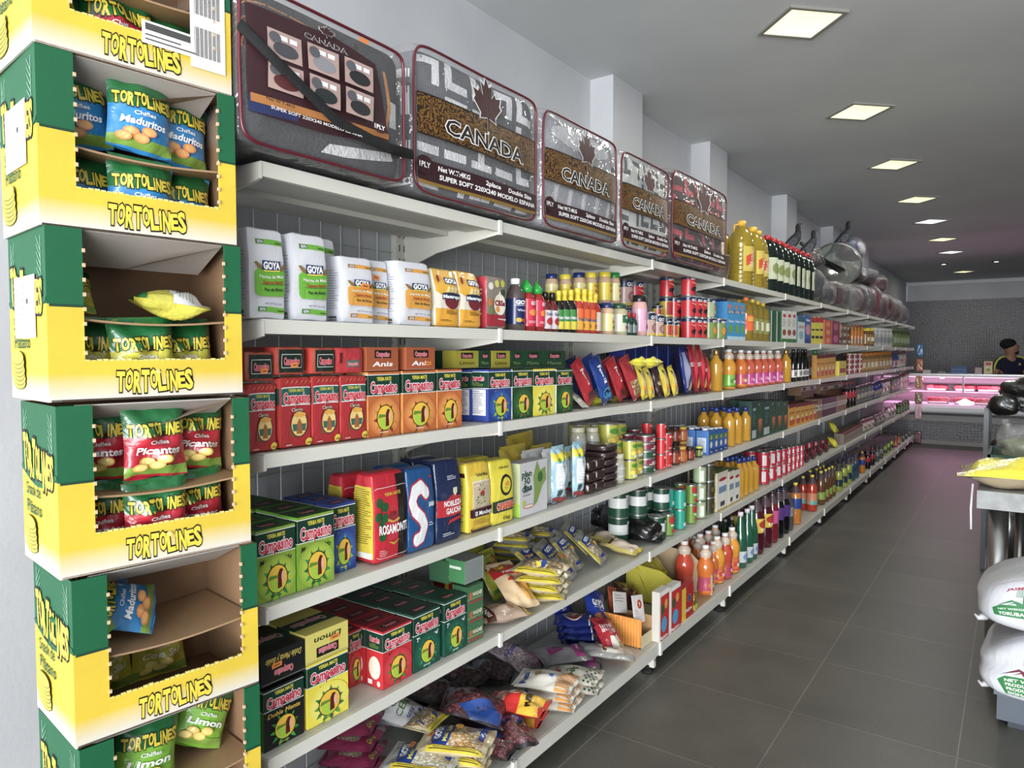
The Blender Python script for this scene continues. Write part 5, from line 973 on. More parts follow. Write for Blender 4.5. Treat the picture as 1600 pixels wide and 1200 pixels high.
for u0, u1, n, v, kk in ((920, 933, 3, 720, 'panela'), (933, 947, 3, 716, 'panela'), (924, 944, 5, 696, 'panela'), (947, 968, 6, 695, 'panela_f')): cstack(4, [kk]*n, u0, u1, v, inset=.03 if u0 != 924 else .13)
cstack(4, ['can_mango', 'can_mango'], 897, 922, 662, inset=.2); cstack(4, ['can_mango', 'can_mango'], 920, 942, 662, inset=.2); cstack(4, ['jar_pale', 'jar_pale'], 898, 915, 668, inset=.14); cstack(4, ['jar_pale', 'jar_pale'], 918, 936, 668, inset=.14); cstack(4, ['can_mango', 'can_mango'], 939, 966, 661, inset=.12); cstack(4, ['can_mango', 'can_mango'], 964, 978, 660, inset=.18)
P(4, 'jar_pale', 964, 976, 709); cstack(4, ['can_mango', 'can_mango'], 976, 995, 688, back=1); cstack(4, ['can_mango', 'can_mango'], 995, 1004, 688, inset=.06)
cstack(4, ['tuna_g', 'tuna', 'tuna_g', 'tuna', 'tuna'], 1004, 1023, 680, back=1); cstack(4, ['tuna']*6, 986, 1003, 671, inset=.17); cstack(4, ['can_serpis', 'can_serpis', 'can_serpis'], 1023, 1040, 662); cstack(4, ['can_serpis']*3, 1000, 1018, 661, inset=.16); cstack(4, ['can_serpis', 'can_serpis'], 1041, 1049, 677)
for u0, u1, kk in ((1050, 1063, 'jam'), (1064, 1073, 'jam_o'), (1074, 1085, 'jam'), (1086, 1098, 'jam_g')): P(4, kk, u0, u1, 698)
for u0, u1, kk in ((1041, 1052, 'jam'), (1053, 1063, 'jam'), (1064, 1074, 'jam_o')): cstack(4, [kk, kk], u0, u1, 667, inset=.12)
run(4, 'almond', [1107, 1115, 1123, 1130, 1137], [670, 668], back=3); run(4, 'flat_yellow', [1138, 1149, 1160], [638, 637], back=2); run(4, 'flat_yellow', [1160, 1173], [636], back=2)
P(4, 'carrot_side', 1174, 1182, 627); P(4, 'carrot', 1182, 1192, 626, back=1); P(4, 'carrot_side', 1192, 1203, 626); P(4, 'carrot', 1204, 1212, 626); P(4, 'carrot', 1213, 1222, 626, back=1); P(4, 'carrot', 1223, 1231, 627)
run(4, 'yellowsoup', [1232, 1243, 1251, 1257, 1264, 1270, 1277], [632, 627], back=1); runn(4, 'winebrown', 1278, 1290, 2, 624, 623); runn(4, 'winecart', 1291, 1311, 5, 622, 618, back=1); runn(4, 'winebrown', 1312, 1327, 3, 619, 616)
for u0, u1, kk in ((1256, 1270, 'browncrate'), (1290, 1308, 'browncrate'), (1309, 1320, 'browncrate')):
    cstack(4, ['winebrown', kk], u0, u1, 598, inset=.18)
runn(4, 'soda_dark', 1328, 1342, 3, 598, 596); runn(4, 'grey_sack', 1344, 1370, 5, 604, 596, back=0); runn(4, 'bluetop', 1371, 1384, 3, 597, 590); runn(4, 'cookie_bag', 1385, 1396, 2, 592, 588); runn(4, 'grey_sack', 1399, 1412, 3, 588, 584); runn(4, 'cookie_bag', 1413, 1424, 3, 582, 576)
# fifth board
P(5, 'c_black', 412, 476, 1068, back=2); P(5, 'c_limon', 480, 545, 1028, back=1); P(5, 'c_katuava', 545, 568, 985, inset=.12, back=1, row='behind the front row')
def endtop(key, u0, u1, v0, v1, deep=0, inset=.03, yaw=0):
    X = XF-inset; Z = SZ[5]+.17; Y0, Y1 = yat(u0, X, Z), yat(u1, X, Z); z1 = zat(v0, X, (Y0+Y1)/2); z0 = zat(v1, X, (Y0+Y1)/2); d = D[key]
    return put(key, X-d['d']/2-deep, (Y0+Y1)/2, z0+.002, 0, 0, yaw, (1, (Y1-Y0)/d['w'], (z1-z0)/d['h']), 5, 'lying on top')
o = endtop('e_black', 408, 477, 1014, 1063); obj('price_sticker', STK, o, (.087, -.02, .05)); o = endtop('e_limon', 478, 544, 983, 1028); obj('price_sticker', STK, o, (.087, .02, .055)); endtop('e_limon', 440, 505, 955, 1000, .19)
P(5, 'c_katuava', 598, 644, 979, back=4, sd=.75); P(5, 'c_trad', 646, 688, 955, back=4, stick=None, sd=.8); P(5, 'c_trad', 694, 729, 935, back=4, sd=.8)
def glue(u, v, Z): pass
cstack(5, ['wasabi', 'wasabi', 'wasabi'], 731, 755, 915, back=0); P(5, 'wasabi', 700, 731, 873, inset=.12, dz=.19, row='on the pile'); P(5, 'barcodebox', 726, 756, 873, dz=.2, row='on the pile', inset=.05)
cstack(5, ['crackers', 'crackers'], 694, 712, 870, inset=.3)
lay(5, 'farofa', 783, 957, 62, .03, 1, side=0); lean(5, 'yokigreen', 752, 855, 0, -10, .34); lean(5, 'yokigreen', 776, 862, 0, -20, .27); lean(5, 'yokigreen', 784, 872, 5, -30, .2); lay(5, 'polenta', 800, 915, -20, .09, 1, tip=32, side=0, stick=(.7, .6))
for k in range(4): lay(5, 'mix_c', 850+R.uniform(-4, 4)-k*1, 926-k*13, 20+R.uniform(-8, 8), .03+k*.045, 1, side=R.uniform(-4, 4), row=('' if k == 0 else 'on the pile'), stick=(.5, .8) if k == 3 else None)
for k in range(5): lay(5, 'beans_g', 806-k*1+R.uniform(-2, 2), 880-k*10, 20, .04+k*.04, .9, side=0, row='' if k == 0 else 'on the pile')
for k in range(3): lay(5, 'beans_g', 838+R.uniform(-3, 3), 850-k*9, 15, .09+k*.04, .9, row='' if k == 0 else 'on the pile')
lean(5, 'beans_g', 866, 835, 12, -48, .12, .95); lean(5, 'beans_g', 893, 838, 10, -45, .07, .95, stick=(.7, .45)); lean(5, 'beans_g', 905, 832, 8, -38, .12, .95); lean(5, 'beans_g', 945, 828, 16, -45, .08, .95); lean(5, 'beans_g', 925, 812, 16, -45, .2, .95)
lay(5, 'tostada', 972, 854, 10, .03, .95, tip=12, stick=(.4, .7)); lay(5, 'tostada', 945, 838, 15, .03, .9)
for (u, v, s, zz, yw) in ((935, 806, .9, .03, 10), (968, 815, 1.1, .04, 40), (1000, 828, .95, .03, 80), (985, 800, .9, .05, 0), (950, 795, .8, .06, 60), (1022, 832, .5, .03, 20)):
    Z = SZ[5]+.0; Pq = onZ(u, v, Z+.05); put('blackbag', Pq[0], Pq[1], Z, 0, 0, yw, (s, s, s), 5)
cstack(5, ['can_kelsh', 'can_kelsh'], 984, 1011, 764, inset=.12, back=1); cstack(5, ['can_kelsh', 'can_kelsh'], 958, 982, 766, inset=.16); cstack(5, ['can_kelsh', 'can_kelsh'], 1018, 1046, 762, inset=.09, back=1); P(5, 'can_kelsh', 1017, 1040, 806); P(5, 'can_peas', 1042, 1053, 803)
cstack(5, ['can_teal', 'can_teal'], 1054, 1071, 765, back=1); cstack(5, ['can_peas', 'can_peas'], 1073, 1088, 757, back=1); cstack(5, ['can_green']*3, 1089, 1103, 728, back=0); cstack(5, ['can_peas', 'can_peas'], 1090, 1098, 770, inset=.12); cstack(5, ['can_olive']*3, 1104, 1116, 725, back=1)
P(5, 'garlic', 1120, 1137, 737, back=1); run(5, 'garlic', [1138, 1147, 1156], [736, 734], back=1); run(5, 'flat_yellow', [1156, 1163, 1170, 1178, 1186], [716, 713], back=2)
for a, b in ((1187, 1202), (1202, 1213), (1213, 1222), (1222, 1230)): cstack(5, ['can_tomato', 'can_tomato'], a, b, 706 if a < 1200 else 704-(a-1200)*.15, back=1)
for a, b in ((1230, 1237), (1237, 1244), (1244, 1250), (1250, 1256)): cstack(5, ['can_tomato_s', 'can_tomato_s', 'can_tomato_s'], a, b, 699-(a-1230)*.15, back=1)
for a, b, k in ((1258, 1268, 0), (1268, 1278, 1), (1279, 1288, 2), (1289, 1297, 3)): cstack(5, ['can_tomato_s', 'can_tomato_s'], a, b, 692-k*2, inset=.14); lean(5, 'purple_mix', (a+b)/2, 704-k*4, 0, -30, .05)
lean(5, 'yellow_seal', 1308, 680, 0, -40, .04, 1); lean(5, 'yellow_seal', 1307, 658, 0, -30, .1, 1, dz=.12); lean(5, 'yellow_seal', 1316, 668, 0, -30, .12, .9)
runn(5, 'serpbar', 1323, 1352, 7, 676, 660, sd=.7); runn(5, 'cookie_bag', 1354, 1372, 3, 656, 650, back=0); runn(5, 'grey_sack', 1374, 1390, 3, 648, 640); runn(5, 'cookie_bag', 1392, 1405, 3, 634, 628); runn(5, 'jar_green', 1408, 1424, 4, 630, 622)
# base shelf
for k in range(4): lay(6, 'quinoa', 556-k*2, 1200-k*24, 28+R.uniform(-4, 4), .03+k*.05, 1, row='' if k == 0 else 'on the pile', stick=(.45, .6) if k == 3 else None)
lay(6, 'cebada', 625, 1112, 25, .13, 1.1, tip=14); lay(6, 'cebada', 596, 1118, 40, .08, .9)
for k in range(2): lay(6, 'maiz_w', 664, 1208-k*22, 22, .03+k*.06, 1.1, row='' if k == 0 else 'on the pile', stick=(.5, .68) if k == 1 else None)
for k in range(3): lay(6, 'maiz_c', 714+k, 1190-k*16, 24, .03+k*.05, 1.08, row='' if k == 0 else 'on the pile', stick=(.2, .82) if k == 2 else None)
lay(6, 'mix_c', 668, 1125, 100, .14, .75)
lay(6, 'dark_bag', 676, 1080, 5, .1, 1.1, stick=None); lay(6, 'dark_bag', 716, 1060, 10, .1, 1.1); lay(6, 'dark_bag', 766, 1050, 20, .08, 1.0); lay(6, 'dark_bag', 640, 1100, 5, .06, 1.0); lay(6, 'dark_bag', 700, 1098, 35, .08, .9)
lay(6, 'bean_bag', 745, 1106, 30, .13, 1.05, tip=16); lay(6, 'dark_bag2', 800, 1142, -30, .07, .9, tip=14); lay(6, 'dark_bag2', 772, 1168, 10, .05, .8); lay(6, 'bean_bag', 760, 1148, 20, .05, .9)
lay(6, 'lentil', 806, 1026, 12, .1, 1.0, tip=26); lay(6, 'lentil', 768, 1052, 14, .04, .8)
for k in range(2): lay(6, 'puritas', 806+k*4, 1116-k*16, 14, .04+k*.07, 1.0, row='' if k == 0 else 'on the pile')
for k in range(3): lay(6, 'nata', 862-k*3, 1092-k*14, 16, .03+k*.05, 1.0, row='' if k == 0 else 'on the pile')
for k in range(2): lay(6, 'habas', 900-k*2, 1068-k*13, 16, .03+k*.05, .95, row='' if k == 0 else 'on the pile')
for k in range(2): lay(6, 'quinoa_g', 902-k*22, 1034-k*12, 30+k*20, .03+k*.06, 1.1, row='' if k == 0 else 'on the pile')
for k in range(4): lay(6, 'coffee_b', 908-k*3, 1002-k*11, 30+R.uniform(-6, 6), .05+k*.035, .95, row='' if k == 0 else 'on the pile')
lean(6, 'goya_blue', 893, 922, 10, -16, .38, .8); lean(6, 'goya_blue', 938, 948, -35, -35, .2, .75); lay(6, 'coffee_s', 950, 1018, 36, .07, 1.0, tip=8, stick=(.4, .6)); lean(6, 'red_pouch', 968, 975, -24, -50, .05, .9); lean(6, 'orange_bag', 962, 930, -22, -20, .26); lean(6, 'purple_mix', 975, 922, -20, -20, .32); lean(6, 'purple_mix', 995, 922, 10, -20, .3)
# ---- cardboard displays on the base shelf
ZB = SZ[6]
def ypos(u, X=-1.43, Z=ZB): return yat(u, X, Z)
ya, yb = ypos(1012, -1.43), ypos(1027, -1.43)
t = empty('display_tray', (-1.50, (ya+yb)/2-.02, ZB+.002), 0); tag(t, 'orange striped cardboard display tray with torn white flap holding snack bags, on the base shelf', 'display tray')
mb = MB(); mb.box(-.16, .06, -.09, -.085, 0, .14, '#e88f2c')
for k in range(14): mb.box(-.16+.0155*k, -.155+.0155*k, -.0915, -.09, 0, .12+.02*(k % 2), '#f2b04a')
mb.box(.058, .062, -.09, .05, 0, .06, '#d8c8a0'); mb.box(-.16, .06, .05, .055, 0, .12, '#b08a5a'); mb.box(-.16, .06, -.09, .05, 0, .004, '#b08a5a'); obj('tray', mb, t)
fl = Box(.11, .003, .13, '#ece9e6'); fl.e('F', .62, .66, .2, .17, '#c8261c'); fl.t('F', '9', .62, .66, .16, '#f4e0a0', bold=.05)
fl.lines('F', .1, .3, .5, .5, 3, '#b8b4b0'); o = obj('torn_flap', fl.mb, t, (.02, -.02, .1), (math.radians(-12), math.radians(-14), 0))
fl = Box(.13, .003, .1, '#e6e3e0'); fl.lines('F', .1, .5, .8, .9, 3, '#a8a4a0'); obj('torn_flap', fl.mb, t, (-.08, -.03, .13), (math.radians(-18), math.radians(-14), 0))
place(6, 'cookies', 1030, 1045, 922, inset=.0, sd=.45); place(6, 'cookies', 1047, 1063, 914, inset=.0, sd=.45); place(6, 'crackers', 1065, 1083, 916, inset=.01, sd=.5)
lean(6, 'ylw_snack', 1088, 918, 12, -20, .01, .8)
t = empty('display_box', (-1.62, ypos(1098), ZB+.002)); tag(t, 'open yellow and brown cardboard box full of snack bags beside the juice bottles', 'display box')
mb = MB(); mb.prism([(-.2, 0), (.2, 0), (.2, .12), (.06, .24), (-.2, .26)], .13, .135, 1, '#b39a78', 'carton'); mb.box(-.2, .2, -.2, .13, 0, .004, '#a88a5c'); mb.box(-.2, -.196, -.2, .13, 0, .26, '#c9bf2c'); obj('box_body', mb, t)
mb = MB(); mb.prism([(-.2, 0), (.2, 0), (.2, .1), (.02, .2), (-.2, .22)], -.2, -.196, 1, '#cfc42e', 'carton'); obj('side_panel', mb, t)
for k in range(5): put('ylw_snack', -1.66+.0*k, ypos(1098)-.14+.05*k, ZB+.03, 6, -25, 5*k, (.9, .9, 1), 6, 'inside the open box')
# ---- juice, water and soda bottles on the base shelf
def row6(key, spec, **kw):
    for (a, b, v) in spec: place(6, key, a, b, v, **kw)
place(6, 'jug_amber', 1088, 1116, 852, inset=.02); place(6, 'jug_red', 1062, 1084, 845, inset=.12); place(6, 'jug_amber', 1106, 1126, 846, inset=.06, back=1); place(6, 'jug_orange', 1116, 1133, 838, inset=.04, back=2)
place(6, 'jug_red', 1132, 1145, 833, back=2); place(6, 'jug_orange', 1143, 1156, 824, back=2); place(6, 'jug_red', 1080, 1098, 838, inset=.2); place(6, 'jug_red', 1096, 1112, 830, inset=.26)
place(6, 'water_g', 1152, 1167, 800); place(6, 'water_g', 1162, 1177, 795); place(6, 'water_g', 1172, 1184, 790); place(6, 'water_g', 1150, 1163, 807, inset=.14); place(6, 'water_g', 1138, 1150, 808, inset=.2); place(6, 'water_g', 1128, 1139, 812, inset=.26)
place(6, 'soda_grape', 1179, 1194, 776, back=1); place(6, 'soda_grape', 1194, 1207, 770, back=1); place(6, 'soda_pink', 1207, 1216, 767, back=1); place(6, 'soda_black', 1216, 1225, 764, back=1); place(6, 'soda_black', 1225, 1234, 761, back=1); place(6, 'soda_grey', 1233, 1240, 770); place(6, 'soda_orange', 1240, 1252, 754, back=1)
place(6, 'soda_red', 1257, 1277, 742); place(6, 'soda_red', 1250, 1262, 744, inset=.12); place(6, 'soda_brown', 1279, 1290, 736, back=1); run(6, 'soda_brown', [1290, 1296, 1301, 1306], [733, 728], back=1)
run(6, 'soda_lime', [1307, 1316, 1324, 1331], [726, 716], back=1); run(6, 'soda_blue', [1332, 1337, 1342], [714, 710], back=1); place(6, 'soda_orange', 1344, 1352, 706); run(6, 'soda_dark', [1353, 1360, 1367], [704, 700], back=1)
run(6, 'soda_grey', [1368, 1374, 1380], [698, 694], back=1); run(6, 'soda_lime', [1381, 1386, 1391, 1396], [692, 684]); run(6, 'soda_red', [1397, 1402, 1407], [682, 678]); run(6, 'soda_grey', [1408, 1413, 1418, 1423], [676, 670])

# ---- stack of snack cartons at the near end of the shelving
CW, CH, CD = .37, .325, .25
def colr(v): return C(v)
def snack_box():
    parts = []
    th = .004
    def artcol(zf):      # printed: green over yellow fading into white at the foot
        if zf > .56: return C('#075c38')
        k = min(1, max(0, (zf-.01)/.15)); a, b = C('#d4d0c6'), C('#d8b90c'); return tuple(a[i]+(b[i]-a[i])*k for i in range(3))
    f = MB(); zs = [0]+[.02+.015*k for k in range(15)]+[.24, .3, .4, .48, .56, 1.0]
    def panel(y0, y1, z0, z1):          # a front panel piece, printed
        for a, b in zip(zs[:-1], zs[1:]):
            lo, hi = max(a, z0), min(b, z1)
            if hi > lo: f.box(-th, 0, y0*CW, y1*CW, lo*CH, hi*CH, artcol((lo+hi)/2) if lo < .56 else C('#075c38'))
    f.box = f.box
    panel(0, .155, 0, 1); panel(.9, 1, 0, 1); panel(.155, .9, 0, .235)
    f.box(-.0005, .0006, 0, .155*CW, .545*CH, .56*CH, '#123f2c'); f.box(-.0005, .0006, .9*CW, CW, .545*CH, .56*CH, '#123f2c')
    n = 26
    for k in range(n):      # torn perforation along the cut edge
        y = .155+.745*k/n; f.box(-th, .0, y*CW, (y+.6/n)*CW, .235*CH, (.235+R.uniform(.004, .014))*CH, '#e6d27a')
    for k in range(8): z = .27+.085*k; f.box(-.003, .003, .152*CW, .165*CW, z*CH, (z+.022)*CH, '#cdb08a'); f.box(-.003, .003, .89*CW, .902*CW, z*CH, (z+.022)*CH, '#cdb08a')
    sh = Box(CW, .001, CH, '#000'); sh.mb = MB(); sh.lay = {'F': 2}; sh.d = .0006
    sh.wob('F', 'TORTOLiNES', .5, .115, .105, '#e8cc18', '#14140e', .4, 0)
    for v in sh.mb.v: v[:, 1] += CW/2
    parts.append(('front_panel', f)); parts.append(('logo', sh.mb))
    L = MB()
    for a, b in zip(zs[:-1], zs[1:]): L.box(-CD, -.0, -.004, 0, a*CH, b*CH, artcol((a+b)/2) if a < .56 else C('#075c38'))
    art = Box(.002, CD, CH, '#000'); art.mb = MB(); art.lay = {'L': 2}; art.w = 0.0; art.size = lambda fc: (CD, CH)
    pts = [(.0, .6)]+[(k/10, .58-.09*math.sin(PI*k/10)) for k in range(11)]+[(1, .6)]
    art.p('L', pts, '#075c38')
    for sgn, bx in ((1, .1), (-1, .9)):
        for k in range(7): art.p('L', [(bx, .62+.04*k), (bx+sgn*.1, .68+.045*k), (bx+sgn*.1, .685+.045*k), (bx, .63+.04*k)], '#8fb8a4')
        art.p('L', [(bx-.004, .6), (bx-.004, .95), (bx+.004, .95), (bx+.004, .6)], '#8fb8a4')
    art.wob('L', 'TORTOLiNES', .5, .64, .19, '#e8cc18', '#14140e', .84, -.12, 5)
    art.t('L', 'Snack de', .34, .46, .075, '#245a2c', w=.4, bold=.02); art.t('L', 'Plátano', .36, .35, .08, '#245a2c', w=.42, bold=.02)
    for k in range(7): art.e('L', .27+.01*(k % 2), .1+.025*k, .17, .045, '#6a6418'); art.e('L', .27+.01*(k % 2), .103+.025*k, .163, .041, '#e6cf2a')
    for v in art.mb.v: v[:, 0] -= CD/2; v[:, 1] -= .0045
    parts.append(('side_panel', L)); parts.append(('side_print', art.mb))
    b = MB(); br, br2 = '#8a6a4c', '#7a5c40'
    b.box(-CD, 0, 0, CW, 0, .004, br2); b.box(-CD, -CD+.004, 0, CW, 0, CH, br2); b.box(-CD, -.004, CW-.004, CW, 0, CH, br); b.box(-CD+.004, -.005, .0005, .003, 0, CH-.001, br2)
    parts.append(('box_body', b))
    return [(n, m.mesh(n)) for n, m in parts]
SB = snack_box()
def divider():
    m = MB(); n = 12; v = []; f = []
    for i in range(n+1):
        y = CW*(.03+.94*i/n); z = -.012*math.sin(PI*i/n)
        v += [(-.012, y, z), (-CD+.01, y, z+.004), (-.012, y, z-.004), (-CD+.01, y, z)]
    for i in range(n): a = 4*i; b = a+4; f += [(a, b, b+1, a+1), (a+2, a+3, b+3, b+2), (a, a+2, b+2, b)]
    m.add(v, f, '#a3825e', 'carton'); return m.mesh('divider')
DV = divider()
def flap(ang, y0, y1):
    m = MB(); m.box(-.0, .09, y0, y1, -.003, 0, '#b7b2ae'); return m
corn = [(-1.462, .585, .49, 11), (-1.462, .58, .49, 9)]
Zs = [.165, .49, .822, 1.155, 1.488, 1.813, 2.138]
xy = [(-1.45, .625, 6), (-1.45, .615, 6), (-1.448, .608, 7), (-1.445, .588, 8), (-1.45, .580, 7), (-1.454, .574, 7), (-1.452, .570, 6)]
names = ['lowest carton resting on the pallet', 'carton of lime chips just above the lowest one', 'half-empty carton with two blue bags on its inner sheet', 'carton filled with red chilli chips bags', 'nearly empty carton with one white-bottomed bag lying inside', 'carton filled with blue sweet chips bags', 'topmost carton with a barcode sticker on its front']
SBX = []
for k, (Zk, (x, y, a)) in enumerate(zip(Zs, xy)):
    t = empty('snack_carton', (x, y, Zk), math.radians(-a)); tag(t, 'yellow and green '+names[k], 'cardboard box', 'snack cartons stacked at the shelf end')
    SBX.append(t)
    for n, me in SB:
        if k == 0 and n in ('logo', 'side_print'): continue
        obj(n, me, t)
    obj('divider', DV, t, (0, 0, CH*(.5 if k != 3 else .47)))
    fm = MB(); fm.prism([(-.01, CH-.002), (-.13, CH-.055), (-.132, CH-.052), (-.01, CH+.001)], .08*CW, .9*CW, 1, '#a9a39d', 'carton'); obj('top_flap', fm, t)
    if k in (3, 4, 5): fm = MB(); fm.add([(-.01, .9*CW, CH-.004), (-.2, .9*CW, CH-.004), (-.16, .45*CW, CH-.06), (-.02, .5*CW, CH-.05)], [(0, 1, 2, 3)], '#97806a', 'carton'); obj('side_flap', fm, t)
pm = MB()
for k in range(5): pm.box(-.36, .01, .02+.09*k, .08+.09*k, .14, .16, '#9a7a52', 'oldboard')
for yy in (.02, .2, .38): pm.box(-.36, .01, yy, yy+.06, 0, .14, '#8a6a48', 'oldboard')
o = obj('pallet', pm, None, (-1.44, .6, 0), (0, 0, math.radians(-7))); tag(o, 'small wooden pallet under the stack of snack cartons', 'pallet')
def rotz_pt(t, x, y, z): M = Matrix.Translation(t.location) @ Matrix.Rotation(t.rotation_euler[2], 4, 'Z'); return M @ Vector((x, y, z)), t.rotation_euler[2]
def inbox(k, key, y, z, x=-.06, roll=0, pitch=-6, yaw=0, sc=1, text=None, lying=False, szz=.85):
    t = SBX[k]; p, a = rotz_pt(t, x, y*CW, z*CH); o = put(key, p.x, p.y, p.z, roll, pitch if not lying else -82, math.degrees(a)+yaw, (sc, sc, sc*szz), 9, '', None, text); return o
for k, kk, tx in ((5, 'ch_blue', 'blue sweet plantain chips bag'), (3, 'ch_red', 'red spicy plantain chips bag')):
    for i, y in enumerate((.24, .5, .77)):
        inbox(k, kk, y, .52 if k == 5 else .5, (-.085, -.04, -.09)[i], (5, -3, -4)[i] if k == 5 else (0, 0, -5)[i], -4, 4*i, .9, f'{tx}, {WORDS[i]} in the upper row of its carton'); inbox(k, kk, y, .02, (-.085, -.04, -.085)[i], R.uniform(-2, 2), -2, 0, .9, f'{tx}, {WORDS[i]} in the lower row of its carton')
inbox(6, 'ch_sabor', .45, .02, -.06, 0, -8, 0, 1.0, 'green and red plantain chips bag in the topmost carton, middle one'); inbox(6, 'ch_lime', .72, .02, -.07, -8, -8, 0, .9, 'green plantain chips bag beside the barcode sticker in topmost carton'); inbox(6, 'ch_yel', .26, .02, -.09, 6, -8, 0, .95, 'dark bag at the near side of the topmost carton')
o = inbox(4, 'ch_lying', .82, .56, -.03, 0, 0, 76, .85, 'white and yellow plantain chips bag lying flat in nearly empty carton', lying=True); inbox(4, 'ch_yel', .22, .54, -.14, -8, -30, 10, .6, 'yellow chips bag leaning in the near corner of nearly empty carton')
for i, y in enumerate((.22, .49, .77)): inbox(4, 'ch_yel', y, .02, (-.085, -.04, -.085)[i], (-3, 3, 4)[i], -3, 0, .9, f'yellow salted plantain chips bag, {WORDS[i]} in the lower row of its carton')
inbox(2, 'ch_blue', .5, .6, -.1, 62, -50, 10, .9, 'blue plantain chips bag fallen across the inner sheet of half-empty carton'); inbox(2, 'ch_blue', .25, .56, -.16, -10, -30, 0, .85, 'blue plantain chips bag standing behind the fallen blue one'); inbox(2, 'ch_lime', .2, .56, -.06, 30, -50, 0, .6, 'crumpled dark green bag at the near side of half-empty carton')
for i, y in enumerate((.3, .62)): inbox(2, 'ch_yel', y, .0, -.2, 0, -8, 0, .85, f'yellow chips bag at the back under the sheet, {WORDS[i]} one')
inbox(1, 'ch_lime', .36, .5, -.06, -8, -6, 0, .9, 'lime green plantain chips bag, near one in the lime carton'); inbox(1, 'ch_lime', .7, .56, -.1, -28, -14, 0, .85, 'lime green plantain chips bag tilted at the far side of lime carton')
# stickers on the cartons
def stickon(t, nm, x, y, z, w, h, face, bits=None, rot=0):
    b = Box(w, .0006, h, '#e9e6e4') if face == 'F' else Box(.0006, w, h, '#eadfdc')
    for q in bits: getattr(b, q[0])(face, *q[1:])
    o = obj(nm, b.mb, t, (x, y, z), (math.radians(rot) if face == 'F' else 0, math.radians(rot) if face != 'F' else 0, 0)); return o
bars = [('r', .03+.034*k, .45, .03+.034*k+(.02 if k % 3 else .012), .93, '#2a2a2a') for k in range(18)]
stickon(SBX[6], 'barcode_sticker', .002, CW*.86, .04, .075, .2, 'F', [('r', .12+.04*k, .55, .12+.04*k+(.024 if k % 3 else .012), .85, '#2a2a2a') for k in range(19)]+[('r', .12+.04*k, .12, .12+.04*k+(.024 if k % 3 else .012), .42, '#2a2a2a') for k in range(19)])
stickon(SBX[6], 'address_sticker', .002, CW*.66, .058, .12, .045, 'F', [('lines', .05, .1, .95, .5, 2, '#5a5a5a'), ('r', .05, .6, .8, .9, '#4a4a4a')])
for k in (4, 5): stickon(SBX[k], 'delivery_note', -.13, -.007, .12, .14, .12, 'L', [('lines', .08, .1, .9, .9, 7, '#9a8f94', .12), ('r', .45, .3, .46, .9, '#8a8288'), ('r', .6, .55, .68, .63, '#4a4a4a')])

# ---- blankets in clear bags on the top shelf
def greek(s, f, c, seed, n=5, m=4):
    rr = random.Random(seed)
    for i in range(n):
        for j in range(m):
            x, y = i/n, j/m; w, h = 1/n, 1/m; k = rr.randint(0, 3)
            if k == 0: s.r(f, x+.1*w, y+.1*h, x+.9*w, y+.35*h, c); s.r(f, x+.1*w, y+.3*h, x+.35*w, y+.95*h, c)
            elif k == 1: s.r(f, x+.1*w, y+.6*h, x+.9*w, y+.85*h, c); s.r(f, x+.65*w, y+.05*h, x+.9*w, y+.65*h, c)
            elif k == 2: s.r(f, x+.35*w, y+.1*h, x+.6*w, y+.9*h, c); s.r(f, x+.1*w, y+.1*h, x+.9*w, y+.32*h, c)
            else: s.r(f, x+.1*w, y+.12*h, x+.9*w, y+.36*h, c)
m_, t_, p_ = newmat('paisley'); N_ = t_.nodes; tc_ = N_.new('ShaderNodeTexCoord'); w_ = N_.new('ShaderNodeTexWave'); w_.wave_type = 'RINGS'; w_.inputs['Scale'].default_value = 12; w_.inputs['Distortion'].default_value = 22; w_.inputs['Detail'].default_value = 2; w_.inputs['Detail Scale'].default_value = 2.5
link(t_, tc_.outputs['Object'], w_.inputs[0]); cr_ = N_.new('ShaderNodeValToRGB'); cr_.color_ramp.elements[0].color = (*C('#2c180c'), 1); cr_.color_ramp.elements[1].color = (*C('#7a5416'), 1); cr_.color_ramp.elements[0].position = .45; cr_.color_ramp.elements[1].position = .62
link(t_, w_.outputs['Fac'], cr_.inputs[0]); link(t_, cr_.outputs[0], p_.inputs['Base Color']); p_.inputs['Roughness'].default_value = .35
